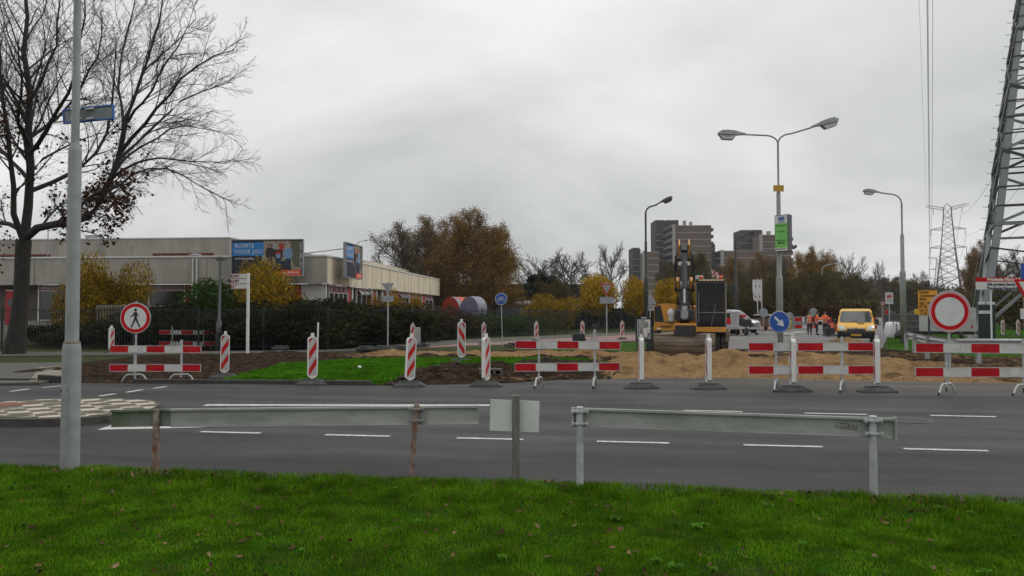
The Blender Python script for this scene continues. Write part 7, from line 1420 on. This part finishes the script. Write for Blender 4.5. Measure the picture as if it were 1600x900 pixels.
for i in range(len(path) - 1):
    k = max(1, int((path[i + 1] - path[i]).length / 2.7))
    for j in range(k): q = path[i].lerp(path[i + 1], (j + .3) / k) - wo_; b.bb((q.x - .06, q.y + .03, -.1), (q.x + .06, q.y + .15, .70)) if False else None
    for j in range(k):
        q = path[i].lerp(path[i + 1], (j + .3) / k) - wo_; bb2 = MB(); bb2.bb((q.x - .06, q.y + .04, -.1), (q.x + .06, q.y + .16, .84)); bb2.build("post", GALV, wb)
Y = 55; bg_ = empty("bulk_bag", (pt(1396, Y), Y, .0)); tag(bg_, "big white bulk bag on the grass just left of the grey lamp post", "bag"); b = MB(); rows = []
for z_, s in ((0, .47), (.15, .52), (.5, .54), (.85, .50), (1.02, .44), (1.08, .2), (1.06, .01)): rows.append([(s * (abs(math.cos(a)) ** .5) * (1 if math.cos(a) > 0 else -1) + .02 * math.sin(a * 5 + z_ * 9), s * (abs(math.sin(a)) ** .5) * (1 if math.sin(a) > 0 else -1), z_ + .04 * math.sin(a * 3) * (z_ > .5)) for a in np.linspace(0, 2 * math.pi, 29)])
b.grid(rows, 0); b.build("sack", mat("bag_white", (.62, .62, .63), .8, var=.05, vs=4), bg_); b = MB(); 
for s in (-.25, .2): b.tube([(s, -.5, .9), (s, -.45, 1.12), (s + .1, -.2, 1.2), (s + .16, -.42, 1.0)], .02, 5)
b.tube([(-.1, -.57, .1), (-.08, -.57, .9), (-.04, -.4, 1.1)], .025, 5); b.build("loop", BLK, bg_); b = MB(); b.box((.3, -.45, .62), (.3, .02, .05), 0, (0, .3, 0)); b.build("printed_mark", RED, bg_)
b = MB(); b.lathe([(.0, 0), (.3, 0), (.34, .25), (.22, .5), (.05, .62)], n=9); o = b.build("black_sack", BODY, None, (pt(1405, 53), 53, 0)); tag(o, "small black sack leaning at the white bulk bag", "sack")
Y = 62; ct_ = empty("roll_off_container", (pt(1412, Y), Y, .02), -.42); tag(ct_, "long grey open roll-off container behind the white bulk bag and lamp post", "container"); x0, x1 = pt(1381, Y) - pt(1410, Y), pt(1449, Y) - pt(1410, Y); zt2 = ht(491, Y); b = MB(); b.bb((x0, 0, .25), (x1, .1, zt2)); b.bb((x0, 2.3, .25), (x1, 2.4, zt2)); b.bb((x0, .1, .25), (x0 + .1, 2.3, zt2)); b.bb((x1 - .1, .1, .25), (x1, 2.3, zt2)); b.bb((x0 + .1, .1, .25), (x1 - .1, 2.3, .35)); 
for zz in (.55, 1.0, zt2 - .1): b.bb((x0 - .01, -.06, zz), (x1 + .01, -.001, zz + .09), 1)
b.build("body", [mat("container_grey", (.085, .087, .085), .8, var=.2, vs=1.5), mat("container_rib", (.15, .152, .15), .8)], ct_); b = MB(); b.bb((x0 + .2, .2, 0), (x1 - .2, 2.2, .25)); b.build("skid", BLK, ct_)
Y = 50; st_ = empty("site_trailer", (pt(1480, Y), Y, .0), -.46); tag(st_, "white box trailer behind the round closed road sign and orange board", "trailer"); x0, x1 = pt(1441, Y) - pt(1480, Y), pt(1519, Y) - pt(1480, Y); b = MB(); b.bb((x0, 0, .55), (x1, 2.2, ht(481, Y)), 0, .05); b.build("body", mat("trailer_white", (.44, .45, .44), .6, var=.06, vs=1.5, dirt=(.25, .25, .23), ds=2, da=.5), st_); b = MB(); b.bb((x0 + .1, .1, .38), (x1 - .1, 2.1, .55)); b.bb((x1, 1, .4), (x1 + 1.1, 1.1, .5)); b.build("chassis", BLK, st_)
for dx in (.1, .75): wheel(st_, (dx, .15, .3), .3, .2, 0); 
b = MB()
for dx in (x0 + .45, x0 + .5): b.bb((x0 + .5, -.01, .8), (x0 + .56, .0, 1.0)); b.bb((x0 + .5, -.01, 1.15), (x0 + .56, 0, 1.35))
b.bb((x1 - .3, -.01, .8), (x1 - .2, 0, .95)); b.build("red_reflector", RED, st_)
Y = 45.5; gc = empty("green_cabinet", (pt(1541.5, Y), Y, 0), -.5); tag(gc, "tall dark green cabinet with white top between pylon leg and white board post", "cabinet"); zt3 = ht(476, Y); b = MB(); b.bb((-.42, 0, 0), (.42, .9, zt3), 0, .03); 
for k in range(6): b.bb((-.40, -.015, .2 + k * .35), (.40, -.001, .23 + k * .35))
b.build("body", mat("cabinet_green", (.006, .022, .019), .6, var=.2, vs=2), gc); b = MB(); b.bb((-.40, -.02, 1.68), (.22, -.015, 1.86)); b.bb((-.40, .1, zt3), (-.08, .7, zt3 + .16), 0, .03); b.bb((.0, .1, zt3), (.42, .7, zt3 + .15), 0, .03); b.build("white_panel", FRW, gc)
# distant cars with lit tail lights
Y = 130
for px, lab, m_ in ((1427, "dark distant car with lit red tail lights left of the orange board", BODY), (1408, "black low distant vehicle behind the grey container", BLK)):
    c_ = empty("distant_car", (pt(px, Y), Y, .0)); tag(c_, lab, "car"); b = MB(); b.box((0, 0, .75), (1.8, 4.2, .65), 0, bev=.15); b.box((0, .3, 1.25), (1.55, 2.2, .5), 0, bev=.2); b.build("body", m_, c_); b = MB(); b.bb((-.65, -.84, 1.1), (.65, -.80, 1.4)); b.build("rear_window", GLASSD, c_)
    for s in (-1, 1):
        b = MB(); b.box((s * .75, -2.1, .85), (.28, .06, .18), 0); b.build("tail_light", mat("tail_light_lit", (1, .05, .04), .4, emit=1.5) if px == 1427 else RED, c_)
    for s in (-.8, .8):
        for yy in (-1.3, 1.3): wheel(c_, (s, yy, .3), .3, .2, 0)
Y = 90; p = at(1433, 487, Y); b = MB(); b.bb((-.3, 0, p.z - .3), (.3, .03, p.z + .3), 0); b.cyl((0, .04, 0), (0, .04, p.z), .03, n=6, m=1); o = b.build("yellow_sign", [mat("far_sign_yellow", (.6, .38, .02), .5), GALV], None, (p.x, Y, 0)); tag(o, "tiny distant yellow square sign left of the orange closure board", "sign")
Y = 100; p = at(1385, 488, Y)
farsign(1385.5, 488, 98, .30, "tiny distant round red sign below the white figure sign"); 
for o_ in COL.objects:
    if o_.parent and o_.parent.name.startswith("round_sign") and o_.name.startswith("sign_face") and o_.parent.get("label", "").startswith("tiny distant round red"): o_.data.materials[0] = RED
# generator box and survey tripod behind the middle barrier
Y = 41; g_ = empty("generator_box", (pt(904, Y), Y, 0.0)); tag(g_, "dark square box standing behind the middle barrier below a far beacon", "box"); b = MB(); b.box((0, 0, .32), (.62, .5, .62), 0, bev=.04); b.build("body", BLACK, g_); b = MB(); b.box((0, 0, .66), (.5, .4, .06), 0, bev=.02); b.build("lid", BODY, g_)
Y = 36; tp_ = empty("survey_tripod", (pt(929, Y), Y, 0.0)); tag(tp_, "small grey tripod with an instrument head behind the right post of the middle barrier", "tripod")
for a in (0.3, 2.4, 4.5): b = MB(); b.tube([(0, 0, 1.05), (.38 * math.cos(a), .38 * math.sin(a), 0)], .022, 6); b.build("leg", GALV, tp_)
b = MB(); b.box((0, 0, 1.12), (.2, .16, .18), 0, bev=.03); b.build("head", BODY, tp_)
for i, (px, py, lab) in enumerate([(438, 548.5, "dark rubber foot block lying on the footpath left of the hedge corner"), (597, 548.5, "dark rubber block on the footpath left of the yield sign post"), (628, 548, "dark rubber block on the footpath right of the yield sign post"), (570, 549, "flat dark rubber slab on the footpath two steps left of the yield post"), (800, 543, "dark rubber slab right of the bicycle sign foot"), (660, 543.5, "dark slab at the foot of the far beacon by the yield sign")]):
    p = gp(px, py); b = MB(); b.box((0, 0, .07), (.75, .4, .13), 0, (0, 0, .2 * i), bev=.04); b.box((.05, 0, .16), (.6, .34, .08), 0, (0, .04, .3 * i), bev=.03); o = b.build("rubber_block", RUBB, None, (p.x, p.y, .05)); tag(o, lab, "rubber block")
Y = 37.5; b = MB(); b.bb((-.16, 0, 0.0), (.16, .12, .95), 0, .03); o = b.build("utility_box", mat("utility_grey", (.35, .36, .36), .6, var=.1, vs=3), None, (pt(652, 41.5), 41.5, 0.03)); tag(o, "narrow pale grey utility box right behind the far beacon near the yield sign", "utility box")
p = gp(562, 576, .1); b = MB(); b.box((0, 0, .03), (.10, .07, .05), 0, (.3, .2, .4), bev=.01); o = b.build("paper_scrap", mat("paper_white", (.75, .75, .75), .7), None, (p.x, p.y, float(gz(p.x, p.y)) + .06)); tag(o, "tiny white scrap of paper on the lawn", "litter")
# ================================================================ PYLONS AND WIRES
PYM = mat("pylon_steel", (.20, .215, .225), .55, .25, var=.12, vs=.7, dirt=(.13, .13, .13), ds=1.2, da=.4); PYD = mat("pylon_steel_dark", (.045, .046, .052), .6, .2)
dv = Vector((.467, .884, 0)); pv = Vector((.884, -.467, 0))
def pylon(name, c, label, H=45.5, th=1.0, bolts=False, arml=6.6, m=PYM, armlm=None, detail=True, kk=1.0):
    root = empty(name, c); tag(root, label, "pylon"); hw = lambda z: np.interp(z, [0, 7, 14, 27, 39.5, 43], [6.5, 5.42, 4.62, 2.9, 1.75, 1.55]) * kk
    P = lambda sx, sy, z: pv * (sx * hw(z)) + dv * (sy * hw(z)) + Vector((0, 0, z)); lv = [0, 7, 11.5, 15.5, 19, 22, 24.6, 27, 29.6, 32, 34.2, 36.3, 38.2, 39.5, 43]
    for sx, sy in ((-1, -1), (1, -1), (1, 1), (-1, 1)):
        b = MB()
        for i in range(len(lv) - 1):
            w = .42 * th if lv[i] < 15 else .34 * th if lv[i] < 27 else .24 * th; a, c2 = P(sx, sy, lv[i]), P(sx, sy, lv[i + 1]); dl_ = (c2 - a); t = .035 * th
            if bolts:   # real angle section: two flanges
                u, v = pv * (-sx), dv * (-sy); 
                for ax, bx_ in ((u, v), (v, u)):
                    q = [a, a + ax * w, a + ax * w + bx_ * t, a + bx_ * t]; q2 = [x + dl_ for x in q]; b.add(q + q2, [(0, 1, 2, 3), (7, 6, 5, 4), (0, 4, 5, 1), (1, 5, 6, 2), (2, 6, 7, 3), (3, 7, 4, 0)], 0)
            else: b.beam(a, c2, w, w, 0)
        if bolts and sx == -1:
            for z in np.arange(3, 43, .42 if False else .78): q = P(sx, sy, z); b.beam(q, q - pv * .30, .028); b.beam(q - pv * .30, q - pv * .30 + Vector((0, 0, .07)), .028)
            b.cyl(P(sx, sy, 1.5) - pv * .20, P(sx, sy, 7) - pv * .2, .012, n=4)
        b.build("leg", m, root)
    faces = [((-1, -1), (1, -1)), ((1, -1), (1, 1)), ((1, 1), (-1, 1)), ((-1, 1), (-1, -1))]; b = MB()
    for (A, B_) in faces:
        for i in range(len(lv) - 1):
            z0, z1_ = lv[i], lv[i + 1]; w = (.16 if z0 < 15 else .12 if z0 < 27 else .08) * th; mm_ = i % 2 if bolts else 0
            if i == 0:
                mid = (P(*A, z1_) + P(*B_, z1_)) / 2; b.beam(P(*A, .6), mid, w * 1.3, w, 0); b.beam(P(*B_, .6), mid, w * 1.3, w, 0); b.beam(P(*A, z1_), P(*B_, z1_), w, w, mm_)
                if bolts:
                    for f_ in (.35, .68): q1 = P(*A, .6).lerp(mid, f_); q2 = P(*A, 7 * (f_ + .12)); b.beam(q1, q2, w * .6, w * .6, 1); q1 = P(*B_, .6).lerp(mid, f_); q2 = P(*B_, 7 * (f_ + .12)); b.beam(q1, q2, w * .6, w * .6, 1); 
            else:
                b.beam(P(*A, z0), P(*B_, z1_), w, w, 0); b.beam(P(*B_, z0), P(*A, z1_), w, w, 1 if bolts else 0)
                if i % 2 == 0 or bolts: b.beam(P(*A, z1_), P(*B_, z1_), w * .8, w * .8, mm_)
                if bolts:
                    for q_ in (.25, .5, .75): zq_ = z0 + (z1_ - z0) * q_; b.beam(P(*A, zq_), P(*B_, zq_), w * .45, w * .45, 1) if q_ == .5 else (b.beam(P(*A, zq_), P(*A, zq_).lerp(P(*B_, zq_), .25 if q_ < .5 else .25), w * .5, w * .5, 1), b.beam(P(*B_, zq_), P(*B_, zq_).lerp(P(*A, zq_), .25), w * .5, w * .5, 1))
                if bolts and z0 < 30: zm = (z0 + z1_) / 2; c_ = (P(*A, z0) + P(*B_, z0) + P(*A, z1_) + P(*B_, z1_)) / 4; b.beam(P(*A, zm), c_, w * .6, w * .6, 1); b.beam(P(*B_, zm), c_, w * .6, w * .6, 1)
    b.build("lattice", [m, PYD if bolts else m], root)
    for za, L_, up_ in ((27, arml, 0), (38 * .87, arml * .95, 0), (42.0, arml * 1.15, 2.3)):
        zb = {27: 27, 38 * .87: 34.2, 42.0: 42}[za]
        for s in (-1, 1):
            b = MB(); tipL = pv * (s * L_) + Vector((0, 0, zb + (up_ if up_ else .25)))
            h0 = 1.1; w = .10 * th
            for sy in (-1, 1): b.beam(pv * s * hw(zb) + dv * sy * hw(zb) + Vector((0, 0, zb)), tipL + Vector((0, 0, -up_ * .3)), w); b.beam(pv * s * hw(zb) + dv * sy * hw(zb) + Vector((0, 0, zb + h0)), tipL, w)
            a1, a2 = pv * s * hw(zb) + Vector((0, 0, zb)), pv * s * hw(zb) + Vector((0, 0, zb + h0)); n_ = 5
            for k in range(n_): p1 = a1.lerp(tipL, k / n_); p2 = a2.lerp(tipL, (k + .5) / n_); p3 = a1.lerp(tipL, (k + 1) / n_); b.beam(p1, p2, w * .6); b.beam(p2, p3, w * .6)
            b.build("crossarm", m, root)
            if up_ == 0 or True:
                b = MB(); q = tipL + Vector((0, 0, -.1)) - pv * s * (.3 if not up_ else 2.6) - Vector((0, 0, up_ * .6)); b.cyl(q, q - Vector((0, 0, 2.3)), .10 * th, n=6); b.build("insulator", m, root)
    b = MB()
    for sx, sy in ((-1, -1), (1, -1), (1, 1), (-1, 1)): b.beam(P(sx, sy, 43), (0, 0, 44.6), .10 * th)
    b.build("peak", m, root)
    if detail:
        for sx, sy in ((-1, -1), (1, -1), (1, 1), (-1, 1)): q = P(sx, sy, 0); b = MB(); b.lathe([(.001, .42), (.42, .42), (.62, -.1)], (q.x, q.y, 0), 10); b.build("footing", mat("footing_grey", (.20, .20, .19), .9, var=.15, vs=2), root)
    return root
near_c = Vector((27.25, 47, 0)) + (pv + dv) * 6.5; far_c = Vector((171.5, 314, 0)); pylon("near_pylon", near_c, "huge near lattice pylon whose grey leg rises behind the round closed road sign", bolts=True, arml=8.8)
pylon("far_pylon", far_c, "slim distant lattice pylon with three crossarms right of the grey lamp post", th=1.1, kk=.84, m=mat("far_pylon_steel", (.16, .165, .17), .7))
pylon("far_pylon", far_c + dv * 330 + pv * -2, "smallest pylon, half hidden just left behind the slim distant pylon", th=1.4, kk=.84, m=mat("far_pylon_steel", (.16, .165, .17), .7), detail=False)
WM = mat("wire_dark", (.05, .05, .055), .6)
def wire(a, c, sag, r, label, n=40, grp="overhead power wires"):
    P = [a.lerp(c, i / n) - Vector((0, 0, sag * 4 * (i / n) * (1 - i / n))) for i in range(n + 1)]; rr = [r * (.55 + .45 * min(1, (p.y / 150))) if p.y > 50 else r * .6 for p in P]; b = MB(); b.tube(P, rr, 5); o = b.build("power_line", WM, None); tag(o, label, "power line", grp)
for (zb, s_, aN, aF, up_, lab) in [(27, -1, 8.8, 6.6, 0, "lowest left power line"), (34.2, -1, 8.7, 6.3, 0, "middle left power line"), (42, -1, 8.2, 5.6, 0, "upper left power line"), (27, 1, 8.8, 6.6, 0, "lowest right power line"), (34.2, 1, 8.36, 6.3, 0, "middle right power line"), (42, 1, 7.0, 4.6, 0, "upper right power line")]:
    a = near_c + pv * s_ * aN + Vector((0, 0, zb - 2.2)); c = far_c + pv * s_ * aF + Vector((0, 0, zb - 2.2)); wire(a, c, 6.5, .032, lab + ", running from the near pylon to the distant one")
    c2 = far_c + dv * 330 + pv * (-2 + s_ * aF) + Vector((0, 0, zb - 2.2)); wire(c, c2, 8, .05, lab + ", the stretch beyond the distant pylon", 20)
a = near_c + pv * -9.6 + Vector((0, 0, 43.5)); c = far_c + pv * -7.2 + Vector((0, 0, 43.4)); wire(a, c, 5, .018, "thin earth wire left of the power lines")

# ================================================================ HAZE
b = MB(); b.bb((-1600, -80, -1.4), (1700, 2700, 62)); hz_o = b.build("haze", mat("haze_air", (1, 1, 1))); hm = bpy.data.materials.new("haze_volume"); hm.use_nodes = True; N, L = hm.node_tree.nodes, hm.node_tree.links; N.remove(N["Principled BSDF"])
pvn = N.new("ShaderNodeVolumePrincipled"); pvn.inputs['Color'].default_value = (.80, .82, .84, 1); pvn.inputs['Density'].default_value = .00018; pvn.inputs['Anisotropy'].default_value = .2; L.new(pvn.outputs[0], N["Material Output"].inputs['Volume']); hz_o.data.materials.clear(); hz_o.data.materials.append(hm); tag(hz_o, "thin grey haze fading the far trees and flats", "haze", kind="stuff")
